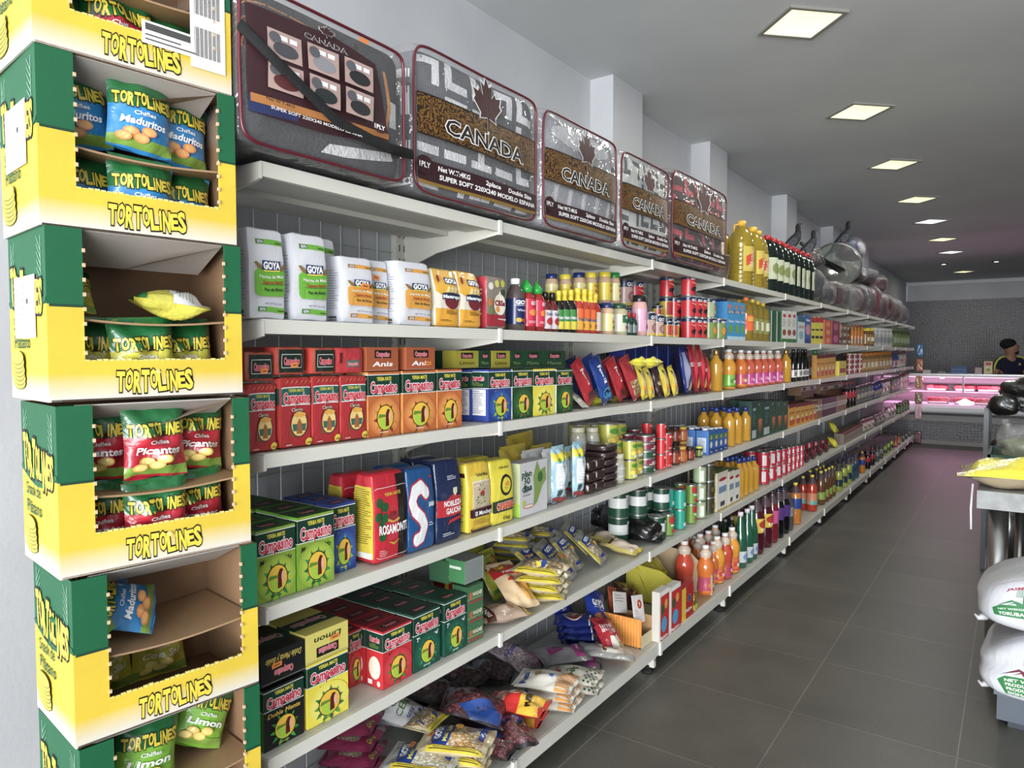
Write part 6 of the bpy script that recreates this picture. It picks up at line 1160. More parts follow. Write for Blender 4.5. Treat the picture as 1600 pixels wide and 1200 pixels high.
def blanket(u0, u1, vt, base, pat, seed, label, d=.42, kind=0, X=-1.43, yaw=0):
    Z = SZ[1]+.012; Y0, Y1 = yat(u0, X, Z), yat(u1, X, Z); Ym = (Y0+Y1)/2; w = Y1-Y0-.012; h = zat(vt, X, Ym)-Z
    t = empty('blanket_bag', (X-d/2, Ym, Z), math.radians(yaw)); tag(t, label, 'blanket bag', 'blankets in clear zip bags on the top shelf')
    b = Box(w*.96, d*.965, h*.95, base, 'fleece', n=12, wr=.04, seed=seed, res=18)
    if kind == 1:
        for k in range(6):
            for q in range(14):
                a = PI*q/13; a2 = PI*(q+.9)/13; r0 = .12+.07*k
                b.p('F', [(.2+r0*math.cos(a), .62+r0*math.sin(a)*.6), (.2+(r0+.018)*math.cos(a), .62+(r0+.018)*math.sin(a)*.6), (.2+(r0+.018)*math.cos(a2), .62+(r0+.018)*math.sin(a2)*.6), (.2+r0*math.cos(a2), .62+r0*math.sin(a2)*.6)], '#b5743a')
        b.p('F', [(.45, .05), (.5, .13), (.9, .2), (.92, .14), (.6, .06)], '#c9c9cc'); b.r('F', .9, .4, .97, .6, '#c9c9cc')
        for x in (.8, .88): b.p('F', [(x, .35), (x+.03, .55), (x-.02, .8), (x-.04, .8), (x+.0, .55), (x-.02, .35)], '#c8823a')
    elif pat == 'soft':
        for k in range(5): b.p('F', [(.1+.18*k, .1), (.16+.18*k, .38), (.22+.18*k, .4), (.14+.18*k, .1)], '#d0d0d6')
        b.e('F', .5, .85, .4, .1, '#ccccd2')
    else: greek(b, 'F', pat, seed); greek(b, 'L', pat, seed+1, 3, 4)
    obj('blanket', b.mb, t, (0, 0, h*.03))
    F = Box(w, d, h, '#ffffff', 'clearfilm', n=18, wr=.02, seed=seed, res=18, bulge=.05); obj('clear_cover', F.mb, t)
    G = Box(w, d, h, '#ffffff', 'clearfilm', n=18, wr=.02, seed=seed, res=18, bulge=.05); G.mb = MB(); G.lay = {'F': 1}; G.mat = 'carton'; G.eps = .0007
    def band(f, a, c, *r): G.r(f, *r, c, a)
    if kind == 0:
        G.r('F', .03, .4, .97, .66, '#fff', 'paisley'); G.r('F', .03, .395, .97, .405, '#1d120c'); G.r('F', .03, .655, .97, .665, '#1d120c')
        sx, sy = .13, .135*w/h*.98
        lf = lambda k, c: G.p('F', [(.52+p[0]*sx*k, .72+p[1]*sy*1.25*k) for p in LEAF], c)
        lf(1.13, '#e0e0e0'); lf(1, '#3d1418'); G.t('F', 'CANADA', .52, .495, .105, '#1a1210', w=.62, o='#eeeeee', bold=.015, ob=.045)
        G.r('F', .03, .09, .97, .235, '#32121a'); G.r('F', .03, .078, .97, .1, '#8a6a1c'); G.t('F', 'Net W.T:4KG', .27, .2, .032, '#f2f2f2', w=.22, bold=.03); G.t('F', '2place', .56, .2, .032, '#f2f2f2', w=.12, bold=.03); G.t('F', 'Double Size', .8, .2, .032, '#f2f2f2', w=.22, bold=.03)
        G.t('F', 'SUPER SOFT 220X240 MODELO ESPANA', .56, .145, .032, '#f2f2f2', w=.78, bold=.03); G.e('F', .07, .2, .055, .06, '#32121a'); G.t('F', '1PLY', .07, .2, .035, '#eee', w=.07)
        obj('printed_band', G.mb, t)
    else:
        G.p('F', [(.05, .2), (.04, .84), (.5, .86), (.76, .8), (.86, .26), (.45, .2)], '#3a1e24'); G.p('F', [(.05, .2), (.3, .22), (.3, .3), (.05, .3)], '#2a3560'); G.p('F', [(.06, .26), (.85, .3), (.85, .34), (.06, .31)], '#b5773a')
        for i in range(3):
            for j in range(2):
                x, y = .14+.2*i, .57-.2*j; G.r('F', x, y, x+.175, y+.17, '#b59890'); G.e('F', x+.09, y+.06, .065, .045, ('#4a4a50', '#8a8a90', '#26282c', '#5a2a2c', '#2a3030', '#2c2c30')[i+3*j]); G.r('F', x+.06, y+.115, x+.1, y+.145, '#e8e8ea'); G.r('F', x+.11, y+.115, x+.15, y+.145, '#e8e8ea'); G.e('F', x+.035, y+.12, .03, .035, '#5a5a60')
        G.t('F', 'CANADA', .43, .765, .035, '#3a1e24', w=.24, o='#d8d4d4', bold=.01, ob=.03); lf = lambda k, c: G.p('F', [(.43+p[0]*.05*k, .83+p[1]*.045*k) for p in LEAF], c); lf(1.12, '#cfc8c8'); lf(1, '#3a1e24')
        G.t('F', 'Net W.T.4KG', .18, .285, .018, '#3a1e24', w=.14); G.t('F', 'Double Size', .5, .305, .018, '#3a1e24', w=.14); G.e('F', .75, .345, .05, .04, '#3a1e24'); G.t('F', '1PLY', .75, .345, .03, '#f2eeee', w=.07, bold=.04); G.t('F', 'SUPER SOFT 220X240 MODELO ESPANA', .38, .24, .02, '#e0dcdc', w=.5, bold=.02); G.r('F', .62, .88, .68, .91, '#e8801c')
        obj('insert_card', G.mb, t)
        st = MB(); st.tube([(d/2-.02, -w*.485, h*.68), (d/2+.03, -w*.3, h*.5), (d/2+.05, -w*.02, h*.28), (d/2+.035, w*.3, h*.22), (d/2+.01, w*.5, h*.24)], .014, '#141416', 'cloth', 8)
        for v in st.v: v[:, 0] = d/2+.02+(v[:, 0]-d/2-.02)*.35
        obj('carrying_strap', st, t)
    pts = []
    for k in range(48):
        a = 2*PI*k/48; cx, cy = math.cos(a), math.sin(a); e = .22; x = .5+.5*abs(cx)**e*(1 if cx > 0 else -1)*.985; y = .5+.5*abs(cy)**e*(1 if cy > 0 else -1)*.985
        q = F.surf('F', [x], [y], .003)[0]; pts.append((q[0], q[1], q[2]))
    pp = MB(); pp.tube(pts, .0045, '#5e1424', 'plastic', 6, True); obj('burgundy_piping', pp, t)
    return t
def blank_end(): pass
blanket(366, 640, 25, '#35353a', 'x', 3, 'clear blanket bag with black strap and photo insert card, nearest the snack cartons', d=.42, kind=1, X=-1.40)
blanket(641, 843, 112, '#5c5e64', '#e0e0e4', 11, 'clear bag with grey and white maze patterned blanket beside the strapped bag')
blanket(845, 966, 195, '#a0a0a8', 'soft', 5, 'clear bag with plain pale grey blanket between two maze patterned ones')
blanket(968, 1046, 250, '#d0d3d2', '#54575c', 21, 'clear bag with white blanket and dark grey maze pattern')
blanket(1047, 1136, 282, '#3a2a30', '#b83848', 31, 'clear bag with black and red maze patterned blanket, nearest the oil bottles')
# ---- more on the top shelf
Z1 = SZ[1]
mb = MB(); mb.lathe([(.07, 0), (.09, .02), (.1, .15), (.11, .155), (.105, .165), (.09, .165)], '#6a6258', 'film', 24); o = obj('storage_pot', mb, None, (-1.6, 4.5, Z1+.0015)); tag(o, 'dull grey brown pot wrapped in plastic beside the red blanket bag', 'pot')
put('bigolive', -1.82, 4.74, Z1, 0, 0, 0, (1.1, 1.1, 1.08), 1)
for y, x in ((4.93, -1.56), (5.12, -1.54), (5.3, -1.56), (5.0, -1.72)): put('bigoil', x, y, Z1, 0, 0, R.uniform(-15, 15), (1.15, 1.25, 1.12) if y < 5 else (1.1, 1.15, 1.08), 1)
k = 0
for y in (5.52, 5.69, 5.86, 6.03, 6.2, 6.37, 6.54, 6.71): put('bigolive', -1.55, y, Z1, 0, 0, R.uniform(-20, 20), (1.08, 1.15, 1.07), 1)
for y in (5.6, 5.77, 5.95, 6.12, 6.3, 6.47): put('bigolive', -1.73, y, Z1, 0, 0, R.uniform(-20, 20), (1.05, 1.1, 1.05), 1, 'behind the front row')
def lump(name, label, cat, x, y, z, w, d, h, c, seed, core='fleece', cover=True, group=None, rz=0, n=3):
    t = empty(name, (x, y, z+.0015), math.radians(rz)); tag(t, label, cat, group); b = Box(w*.88, d*.88, h*.86, c, core, n=n, wr=.14, seed=seed, res=12); obj('contents', b.mb, t, (0, 0, h*.04))
    if cover: b = Box(w, d, h, '#fff', 'clearbag', n=n, wr=.2, seed=seed+9, res=12); obj('plastic_cover', b.mb, t)
    return t
G_ = 'plastic wrapped bedding heaped on the top shelf'
bl = [(7.05, Z1, .42, .3, '#2c3038', 'dark blue'), (7.5, Z1, .42, .24, '#343a48', 'slate blue'), (7.95, Z1, .4, .26, '#4a2420', 'brown'), (8.4, Z1, .4, .28, '#5a5458', 'grey'), (8.9, Z1, .42, .26, '#7a7478', 'silver grey'), (9.45, Z1, .46, .34, '#3a2026', 'dark maroon'), (9.95, Z1, .42, .34, '#4a4648', 'charcoal'), (10.5, Z1, .46, .4, '#6a1024', 'crimson'), (11.1, Z1, .5, .34, '#4a2a30', 'plum'), (11.7, Z1, .5, .36, '#5a1a28', 'wine red'), (12.4, Z1, .5, .34, '#4a3034', 'dusky'), (13.2, Z1, .5, .3, '#5a4a4c', 'taupe')]
for i, (y, z, w, h, c, nm) in enumerate(bl): lump('bedding_bag', f'shiny clear bag of {nm} bedding low in the top shelf heap', 'bedding bag', -1.66, y, z, w+.06, .4, h+.05, c, i+3, group=G_)
for i, (y, z, w, h, c, nm) in enumerate([(7.15, Z1+.34, .34, .2, '#4c4448', 'clear crumpled'), (8.3, Z1+.32, .44, .2, '#3a1a1e', 'dark red'), (8.85, Z1+.33, .36, .28, '#6a686a', 'silvery'), (9.5, Z1+.4, .5, .2, '#2a1a1e', 'black red'), (10.4, Z1+.44, .55, .22, '#3c3034', 'brown black'), (11.2, Z1+.38, .5, .26, '#5a2430', 'burgundy')]): lump('bedding_bag', f'{nm} bedding bag on top of the heap', 'bedding bag', -1.68, y, z, w, .36, h, c, i+33, group=G_)
t = empty('cushion', (-1.6, 9.0, Z1+.62), 0); b = Box(.62, .3, .26, '#26385c', 'clearbag', n=3, wr=.08, seed=4, res=12); b2 = Box(.58, .27, .24, '#22355c', 'film', n=3, wr=.08, seed=4, res=12); obj('cushion_body', b2.mb, t); b.mb and obj('plastic_cover', b.mb, t, (0, 0, -.01)); tag(t, 'dark blue cushion in shiny plastic on top of the heap', 'cushion')
# frying pans
def pan(label, x, y, z, rx, ry, rz, r, c, lid=False):
    t = empty('glass_lid' if lid else 'frying_pan', (x, y, z)); tag(t, label, 'lid' if lid else 'frying pan'); t.rotation_euler = [math.radians(a) for a in (rx, ry, rz)]
    mb = MB()
    if lid: mb.lathe([(.01, .03), (r*.5, .025), (r*.9, .008), (r, 0), (r*1.02, .004), (r*.9, .014)], '#6a6c60', 'dullglass', 28, capb=False, capt=False); obj('dome', mb, t); m2 = MB(); m2.tube([(r*math.cos(a), r*math.sin(a), .002) for a in np.linspace(0, 2*PI, 28, endpoint=False)], .008, '#8a8a86', 'steel', 6, True); obj('rim', m2, t)
    else:
        mb.lathe([(.01, 0), (r*.8, 0), (r, .045), (r*1.0, .05), (r*.97, .05), (r*.78, .006), (.01, .005)], c, 'plastic', 28, capb=False, capt=False); obj('pan_body', mb, t); hb = MB(); hb.tube([(-r, 0, .04), (-r-.08, 0, .06), (-r-.2, 0, .065)], .016, '#111', 'plastic'); obj('handle', hb, t)
    return t
pan('black frying pan lying among the bagged bedding near the glass lid', -1.58, 7.62, Z1+.42, 25, 20, 60, .2, '#17181a')
pan('large greenish glass lid leaning upright on the bedding heap', -1.56, 8.12, Z1+.48, 72, 0, 24, .24, '#777', True)

# ---- pigeons
def pigeon(loc, yaw, label, ps=1):
    t = empty('pigeon', loc, math.radians(yaw)); tag(t, label, 'pigeon', 'pigeons perched on the top shelf'); t.scale = (ps,)*3; t.rotation_euler[1] = math.radians(-22)
    prof = [((-.20, .05), .012, .03), ((-.15, .075), .02, .035), ((-.10, .10), .036, .04), ((-.04, .125), .052, .052), ((.02, .15), .058, .058), ((.07, .18), .05, .05), ((.10, .215), .035, .036), ((.113, .25), .026, .027), ((.12, .275), .027, .027), ((.135, .292), .024, .025), ((.15, .297), .014, .016), ((.16, .295), .004, .004)]
    mb = MB(); v = []; f = []; n = 14; m = len(prof); cols = []
    for i, ((x, z), rz, ry) in enumerate(prof):
        a = prof[max(0, i-1)][0]; b = prof[min(m-1, i+1)][0]; d = Vector((b[0]-a[0], b[1]-a[1])).normalized(); nx, nz = -d[1], d[0]
        for j in range(n): q = 2*PI*j/n; v.append((x+nx*rz*math.cos(q), ry*math.sin(q), z+nz*rz*math.cos(q)))
    for i in range(m-1):
        for j in range(n): f.append((i*n+j, (i+1)*n+j, (i+1)*n+(j+1) % n, i*n+(j+1) % n)); cols.append('#16181d' if i > 5 else '#33363d' if i > 1 else '#22242a')
    mb.add(v, f, cols, 'feather', True); mb.lathe([(.001, 0), (.001, .001)], '#222', 'feather', 3)
    obj('body', mb, t)
    for s in (-1, 1):
        w = Box(.02, .2, .07, '#6d727c', 'feather', n=3, res=10); w.mb = MB(); pr = [(-.19, .03), (-.09, .05), (0, .09), (.05, .13), (.06, .17), (.02, .185), (-.06, .15), (-.14, .09)]
        w.mb.prism(pr, s*.05-.006, s*.05+.006, 1, '#4e525a', 'feather'); w.mb.prism([(-.08, .06), (-.06, .06), (-.03, .15), (-.05, .145)], s*.057-.002, s*.057+.002, 1, '#24262c', 'feather'); w.mb.prism([(-.13, .055), (-.115, .055), (-.09, .12), (-.105, .11)], s*.057-.002, s*.057+.002, 1, '#24262c', 'feather')
        obj('wing', w.mb, t)
        e = MB(); e.lathe([(.001, -.004), (.005, 0), (.001, .004)], '#d8742a', 'plastic', 8); obj('eye', e, t, (.138, s*.024, .297), (PI/2, 0, 0))
        l = MB(); l.tube([(.0, s*.022, .1), (.005, s*.022, .04), (-.005, s*.024, .006)], [.008, .004, .0035], '#a84a44', 'skin', 6)
        for an in (-25, 0, 25, 180): l.tube([(-.005, s*.024, .006), (-.005+.035*math.cos(math.radians(an)), s*.024+.035*math.sin(math.radians(an)), .002)], .0025, '#a84a44', 'skin', 5)
        obj('leg', l, t)
    b = MB(); b.tube([(.155, 0, .295), (.172, 0, .288), (.18, 0, .28)], [.006, .004, .001], '#3a3632', 'plastic', 6); obj('beak', b, t)
    tl = MB(); tl.prism([(-.3, .0), (-.19, .04), (-.17, .065), (-.2, .07), (-.31, .02)], -.025, .025, 1, '#4a4d55', 'feather'); obj('tail', tl, t)
pigeon((-1.62, 6.68, Z1+.42), 22, 'grey pigeon with raised neck, behind its neighbour above the dark bottles', ps=.82); pigeon((-1.52, 6.82, Z1+.38), 28, 'grey pigeon with barred wings, the lower of two above the bottles', ps=.8); pigeon((-1.56, 8.62, Z1+.68), 30, 'grey pigeon standing alone on the glass lid rim', ps=.95)

# ---- end of the shelving run
for k, (z, c) in enumerate(((.2, '#6a2438'), (.95, '#b07a3a'), (1.25, '#a85a2a'), (1.5, '#2a6a9a'), (.68, '#8a6a4a'), (.42, '#d8a8b8'))):
    o = lump('hanging_pack', ['dark soft drink pack standing on floor at shelving end', 'brown snack pack hanging low at the shelving end', 'orange snack pack hanging mid-height at shelving end', 'bright blue pack hanging high at the shelving end', 'brown pack hanging beneath the blue one at end', 'pinkish clear pack hanging at the shelving end'][k], 'pack', -1.36, 14.12, z if k else 0, .09, .12, .24, c, k+60, 'film', False, None, 0, 9)
# ---- butcher's counter
YC = 14.24
t = empty('meat_counter', (0, YC, 0)); tag(t, 'refrigerated glass meat counter with white bumper and pink lit display across the far end', 'meat counter')
XL, XRr = -1.95, 2.6
obj('tiled_front', MB().box(XL, XRr, .06, .9, .06, .40, '#fff', 'pattern_tile'), t); obj('plinth', MB().box(XL, XRr, .0, .9, 0, .07, '#8a8684', 'paint'), t)
obj('steel_strip', MB().box(XL, XRr, .0, .9, .40, .50, '#8f8d8c', 'paint'), t); obj('black_groove', MB().box(XL, XRr, -.01, .9, .50, .55, '#18181a', 'paint'), t)
bp_ = MB(); bp_.prism([(-.08, .55), (.3, .55), (.3, .68), (-.05, .68), (-.1, .64), (-.1, .58)], XL, XRr, 0, '#dfe3e6', 'paint'); obj('bumper', bp_, t)
dk = MB(); dk.box(XL, XRr, -.0, .9, .66, .69, '#e8dce2', 'paint'); dk.box(XL, XRr, .86, .9, .68, 1.2, '#d8c0cc', 'paint'); dk.box(XL, XRr, .5, .86, .88, .90, '#d8c4cc', 'paint'); dk.box(XL, XRr, .5, .86, 1.03, 1.035, '#5a4a50', 'steel'); obj('display_deck', dk, t)
gl = MB(); gl.add([(XL, -.03, .69), (XRr, -.03, .69), (XRr, .12, 1.17), (XL, .12, 1.17)], [(0, 1, 2, 3)], '#fff', 'glass'); obj('front_glass', gl, t)
tp_ = MB(); tp_.box(XL, XRr, .1, .9, 1.19, 1.215, '#8a8a8c', 'steel'); tp_.box(XL, XRr, .08, .12, 1.165, 1.195, '#e8e0e4', 'paint'); obj('counter_top', tp_, t)
obj('light_tube', MB().box(XL, XRr, .14, .18, 1.15, 1.165, '#fff', 'lamp_pink'), t)
for x in (-.72, .5, 1.7): obj('glass_post', MB().box(x-.012, x+.012, -.02, .12, .9, 1.18, '#d8c8d0', 'paint'), t)
area('meat_display_light', (.3, YC+.35, 1.13), (math.radians(-14), 0, 0), 4.4, .12, 30, (1, .42, .74))
area('meat_display_glow', (.3, YC+.2, 1.1), (math.radians(62), 0, 0), 4.4, .1, 15, (1, .5, .8))
for x in (-1.05, .1): obj('lamp_head', MB().lathe([(.03, -.015), (.04, .02)], '#e8e4e8', 'lamp_white', 12), t, (x, .3, 1.14))
rr = random.Random(5)
for k, (x, yy, z, w) in enumerate([(-1.1, .28, .69, .3), (-.72, .28, .69, .26), (-.72, .62, .90, .3), (-.38, .6, .90, .3), (-.4, .22, .69, .3), (-.05, .3, .69, .34), (.3, .28, .69, .3), (.35, .62, .9, .3), (-1.15, .62, .9, .3), (-.02, .62, .9, .3)]):
    q = empty('meat_tray', (x, YC+yy, z+.002)); tag(q, f'white tray of red raw meat on the {"upper" if z > .8 else "lower"} deck, {WORDS[k]} in the glass counter', 'meat tray', 'meat trays in the glass counter')
    m = MB(); m.box(-w/2, w/2, -.1, .1, 0, .01, '#efe6ea', 'plastic'); m.box(-w/2, w/2, -.1, -.09, 0, .04, '#efe6ea', 'plastic'); m.box(-w/2, w/2, .09, .1, 0, .04, '#efe6ea', 'plastic'); m.box(-w/2, -w/2+.01, -.1, .1, 0, .04, '#efe6ea', 'plastic'); m.box(w/2-.01, w/2, -.1, .1, 0, .04, '#efe6ea', 'plastic'); obj('tray', m, q)
    for j in range(3): b = Box(w*.3, .16, .1, ['#a8283a', '#b84a50', '#c86a6a'][(k+j) % 3], 'meat', n=3, wr=.25, seed=k*3+j, res=8); obj('meat_piece', b.mb, q, (-w*.3+w*.3*j, 0, .012))
for x, w, h, c, l, c2 in ((-1.28, .12, .06, '#b8b0a8', 'small pale tub pile', '#d8d0c8'), (-1.05, .12, .05, '#2a2a2c', 'black tray with white edge', '#e0e0e0'), (-.8, .24, .13, '#2a4a7a', 'blue packet pile', '#6a8ac0'), (-.52, .1, .11, '#a89a98', 'beige tin', '#c8b8b4')):
    b = Box(w, .12, h, c); b.r('F', .05, .5, .95, .6, c2); b.r('F', 0, .1, 1, .2, c2); b.r('L', 0, .3, 1, .4, c2); o = obj('counter_pack', b.mb, None, (x, YC+.3, 1.2155), (0, 0, math.radians(-90))); tag(o, f'{l} standing on top of the glass meat counter', 'pack')
b = Box(.12, .1, .22, '#c8b088'); b.r('F', .1, .1, .9, .6, '#d8c8a0'); b.r('F', .2, .7, .8, .9, '#a83a3a'); b.e('F', .5, .35, .25, .12, '#7a9a3a'); o = obj('tall_carton', b.mb, None, (-.38, YC+.22, 1.2155), (0, 0, math.radians(-90))); tag(o, 'tall beige carton with red top print on the meat counter', 'carton')
# ---- the man behind the counter
def person():
    x0, y0 = -.085, 15.6
    t = empty('person', (x0, y0, 0)); tag(t, 'person in navy jersey with yellow shoulder stripes, head turned away, behind meat counter', 'person')
    def skin(nm, pts, edges, mat, color, lvl=2):
        me = bpy.data.meshes.new(nm); me.from_pydata([p[:3] for p in pts], edges, []); me.materials.append(MAT[mat]); ob = bpy.data.objects.new(nm, me); col.objects.link(ob)
        md = ob.modifiers.new('skin', 'SKIN'); 
        if not me.skin_vertices: me.skin_vertices.new()
        for k, p in enumerate(pts): me.skin_vertices[0].data[k].radius = (p[3], p[4] if len(p) > 4 else p[3]); me.skin_vertices[0].data[k].use_root = k == 0
        md.use_smooth_shade = True; sb = ob.modifiers.new('sub', 'SUBSURF'); sb.levels = lvl; sb.render_levels = lvl
        dg = bpy.context.evaluated_depsgraph_get(); m2 = bpy.data.meshes.new_from_object(ob.evaluated_get(dg)); bpy.data.objects.remove(ob); m2.name = nm
        ca = m2.color_attributes.new('Col', 'FLOAT_COLOR', 'CORNER'); cc = np.tile(np.array([*C(color), 1], dtype=np.float32), len(ca.data)); ca.data.foreach_set('color', cc); o = obj(nm, m2, t); return o
    SK = '#a87a62'
    pts = [(0, 0, .95, .15, .11), (0, 0, 1.15, .15, .11), (0, 0, 1.36, .17, .11), (0, .0, 1.47, .09, .08), (0, 0, 1.52, .07, .07), (.02, -.01, 1.585, .105, .10), (.0, -.01, 1.68, .135, .135), (-.01, 0, 1.77, .10, .10),
           (.19, 0, 1.41, .065), (.27, -.02, 1.14, .048), (.22, -.2, 1.02, .038), (.18, -.27, 1.02, .035), (-.19, 0, 1.41, .065), (-.27, -.02, 1.14, .048), (-.2, -.2, 1.02, .038), (-.16, -.27, 1.02, .035),
           (.1, 0, .85, .09), (.11, 0, .48, .06), (.11, 0, .08, .045), (.11, -.14, .03, .04), (-.1, 0, .85, .09), (-.11, 0, .48, .06), (-.11, 0, .08, .045), (-.11, -.14, .03, .04)]
    ed = [(0, 1), (1, 2), (2, 3), (3, 4), (4, 5), (5, 6), (6, 7), (2, 8), (8, 9), (9, 10), (10, 11), (2, 12), (12, 13), (13, 14), (14, 15), (0, 16), (16, 17), (17, 18), (18, 19), (0, 20), (20, 21), (21, 22), (22, 23)]
    skin('body', pts, ed, 'skin', SK)
    jp = [(0, 0, .9, .175, .135), (0, 0, 1.15, .175, .135), (0, 0, 1.36, .19, .13), (0, 0, 1.51, .095, .09), (.19, 0, 1.42, .085), (.24, -.01, 1.26, .075), (-.19, 0, 1.42, .085), (-.24, -.01, 1.26, .075)]
    skin('jersey', jp, [(0, 1), (1, 2), (2, 3), (2, 4), (4, 5), (2, 6), (6, 7)], 'cloth', '#171a38')
    tr = [(0, 0, .93, .16, .13), (.1, 0, .84, .105), (.11, 0, .48, .078), (.11, 0, .1, .07), (-.1, 0, .84, .105), (-.11, 0, .48, .078), (-.11, 0, .1, .07)]
    skin('trousers', tr, [(0, 1), (1, 2), (2, 3), (0, 4), (4, 5), (5, 6)], 'cloth', '#20222c')
    st = MB()
    for s in (-1, 1):
        st.tube([(s*.09, -.06, 1.51), (s*.17, -.05, 1.50), (s*.245, -.055, 1.44), (s*.285, -.06, 1.35), (s*.29, -.06, 1.24)], [.012, .016, .018, .018, .016], '#c9cf3a', 'cloth', 8)
    st.prism([(.06, 1.36), (.1, 1.36), (.085, 1.40)], -.15, -.135, 1, '#d8d84a', 'cloth')
    obj('yellow_stripes', st, t)
    hd = MB(); q = Box(.235, .245, .195, '#0f0e10', 'cloth', n=2.3, res=12, wr=.04, seed=2); obj('hair', q.mb, t, (-.05, -.005, 1.64), (0, 0, PI/2+.0))
    # face looks towards +x, a little away
    nz = MB(); nz.tube([(.108, -.0, 1.69), (.135, -.0, 1.665), (.112, 0, 1.655)], [.008, .014, .008], SK, 'skin', 8); obj('nose', nz, t)
    br = Box(.15, .17, .09, '#1a1414', 'cloth', n=3, res=10, wr=.04, seed=3); obj('beard', br.mb, t, (.04, -.01, 1.54), (0, 0, PI/2))
    mo = MB(); mo.tube([(.108, -.03, 1.628), (.116, 0, 1.63), (.108, .03, 1.628)], .005, '#8a4a44', 'skin', 6); obj('mouth', mo, t)
    for s in (-1, 1):
        e = MB(); e.lathe([(.001, -.008), (.010, -.003), (.010, .003), (.001, .008)], '#1a1414', 'plastic', 10); obj('eye', e, t, (.106, s*.035, 1.69), (0, PI/2, 0))
        e = Box(.012, .035, .06, SK, 'skin', n=2.5, res=8); obj('ear', e.mb, t, (0, s*.118, 1.64))
        for hx, hy, hz in ((s*.17, -.28, 1.015),):
            hn = MB(); hn.tube([(hx, hy+.02, hz), (hx-.0, hy-.05, hz-.004)], [.03, .034], SK, 'skin', 10)
            for k in range(4): L = (.065, .075, .07, .055)[k]; fx = hx-.027+.018*k; hn.tube([(fx, hy-.045, hz), (fx, hy-.045-L*.6, hz-.002), (fx, hy-.045-L, hz-.014)], [.0095, .0085, .006], SK, 'skin', 7)
            hn.tube([(hx-s*.025, hy-.01, hz), (hx-s*.05, hy-.045, hz-.004), (hx-s*.052, hy-.07, hz-.01)], [.012, .0105, .008], SK, 'skin', 7); obj('hand', hn, t)
    t.rotation_euler = (0, 0, math.radians(28))
person()
obj_ = None
# ---- produce table, rice and crates at the edge of the aisle
TXL, TY0, TZ = -.135, 4.0, .93
t = empty('steel_table', (TXL, TY0, 0)); tag(t, 'worn grey topped work table on round steel legs beside the rice sacks', 'table')
obj('table_top', MB().box(0, 1.1, 0, 1.7, TZ-.085, TZ, '#9a9c9c', 'oldboard'), t)
for x, y in ((.085, .1), (.98, .1), (.12, 1.6), (.98, 1.6)): obj('leg', MB().lathe([(.042, 0), (.042, TZ-.085)], '#c4c4c2', 'steel', 24), t, (x, y, 0))
obj('upright_post', MB().lathe([(.02, 0), (.02, TZ-.085)], '#a8a8a4', 'steel', 16), t, (.17, .22, 0)); obj('lower_shelf', MB().box(.2, 1.05, .12, 1.6, .52, .545, '#c8c6c2', 'paint'), t)
for k in range(2):
    b = Box(.13, .2, .15, '#b8b2aa', 'film', n=12, wr=.03, seed=k); b.r('L', .08, .1, .5, .4, '#3a3634'); b.r('L', 0, .8, 1, 1, '#3a2a24'); b.r('L', 0, 0, 1, .08, '#c87a4a'); b.lines('L', .55, .2, .95, .7, 4, '#6a6462'); o = obj('shrink_wrapped_pack', b.mb, None, (TXL+.30+.14*k+.12, TY0+.24, .546), (0, 0, 0)); o.location.x = TXL+.32+.23*k; tag(o, f'brown and white shrink wrapped pack under the table, {WORDS[k]} from the steel leg', 'pack', 'wrapped packs on the table shelf')
o = tag(obj('plastic_crate', MB().box(0, .8, 0, .5, .0, .36, '#1c222c', 'plastic').box(.02, .78, -.006, .0, .1, .3, '#2a3442', 'plastic'), None, (TXL+.26, TY0+.3, 0)), 'dark blue plastic crate standing on the floor under the table', 'crate')
o = tag(obj('folded_cardboard', MB().box(0, .7, 0, .4, 0, .1, '#b8bcc0', 'carton').box(0, .7, -.002, .4, .1, .11, '#c8b83a', 'carton'), None, (TXL+.3, TY0+.55, .546)), 'pale folded cardboard lying at the back of the table shelf', 'cardboard')
cr = MB(); cr.box(0, .85, 0, .34, .02, .15, '#5b6470', 'plastic'); cr.box(-.012, .862, -.012, .352, .13, .155, '#68717e', 'plastic')
for k in range(8): cr.box(.04+.1*k, .1+.1*k, -.003, .0, .0, .02, '#39404a', 'plastic')
o = obj('crate_base', cr, None, (-.03, 3.62, 0)); tag(o, 'grey plastic crate on the floor under the rice sacks', 'crate')
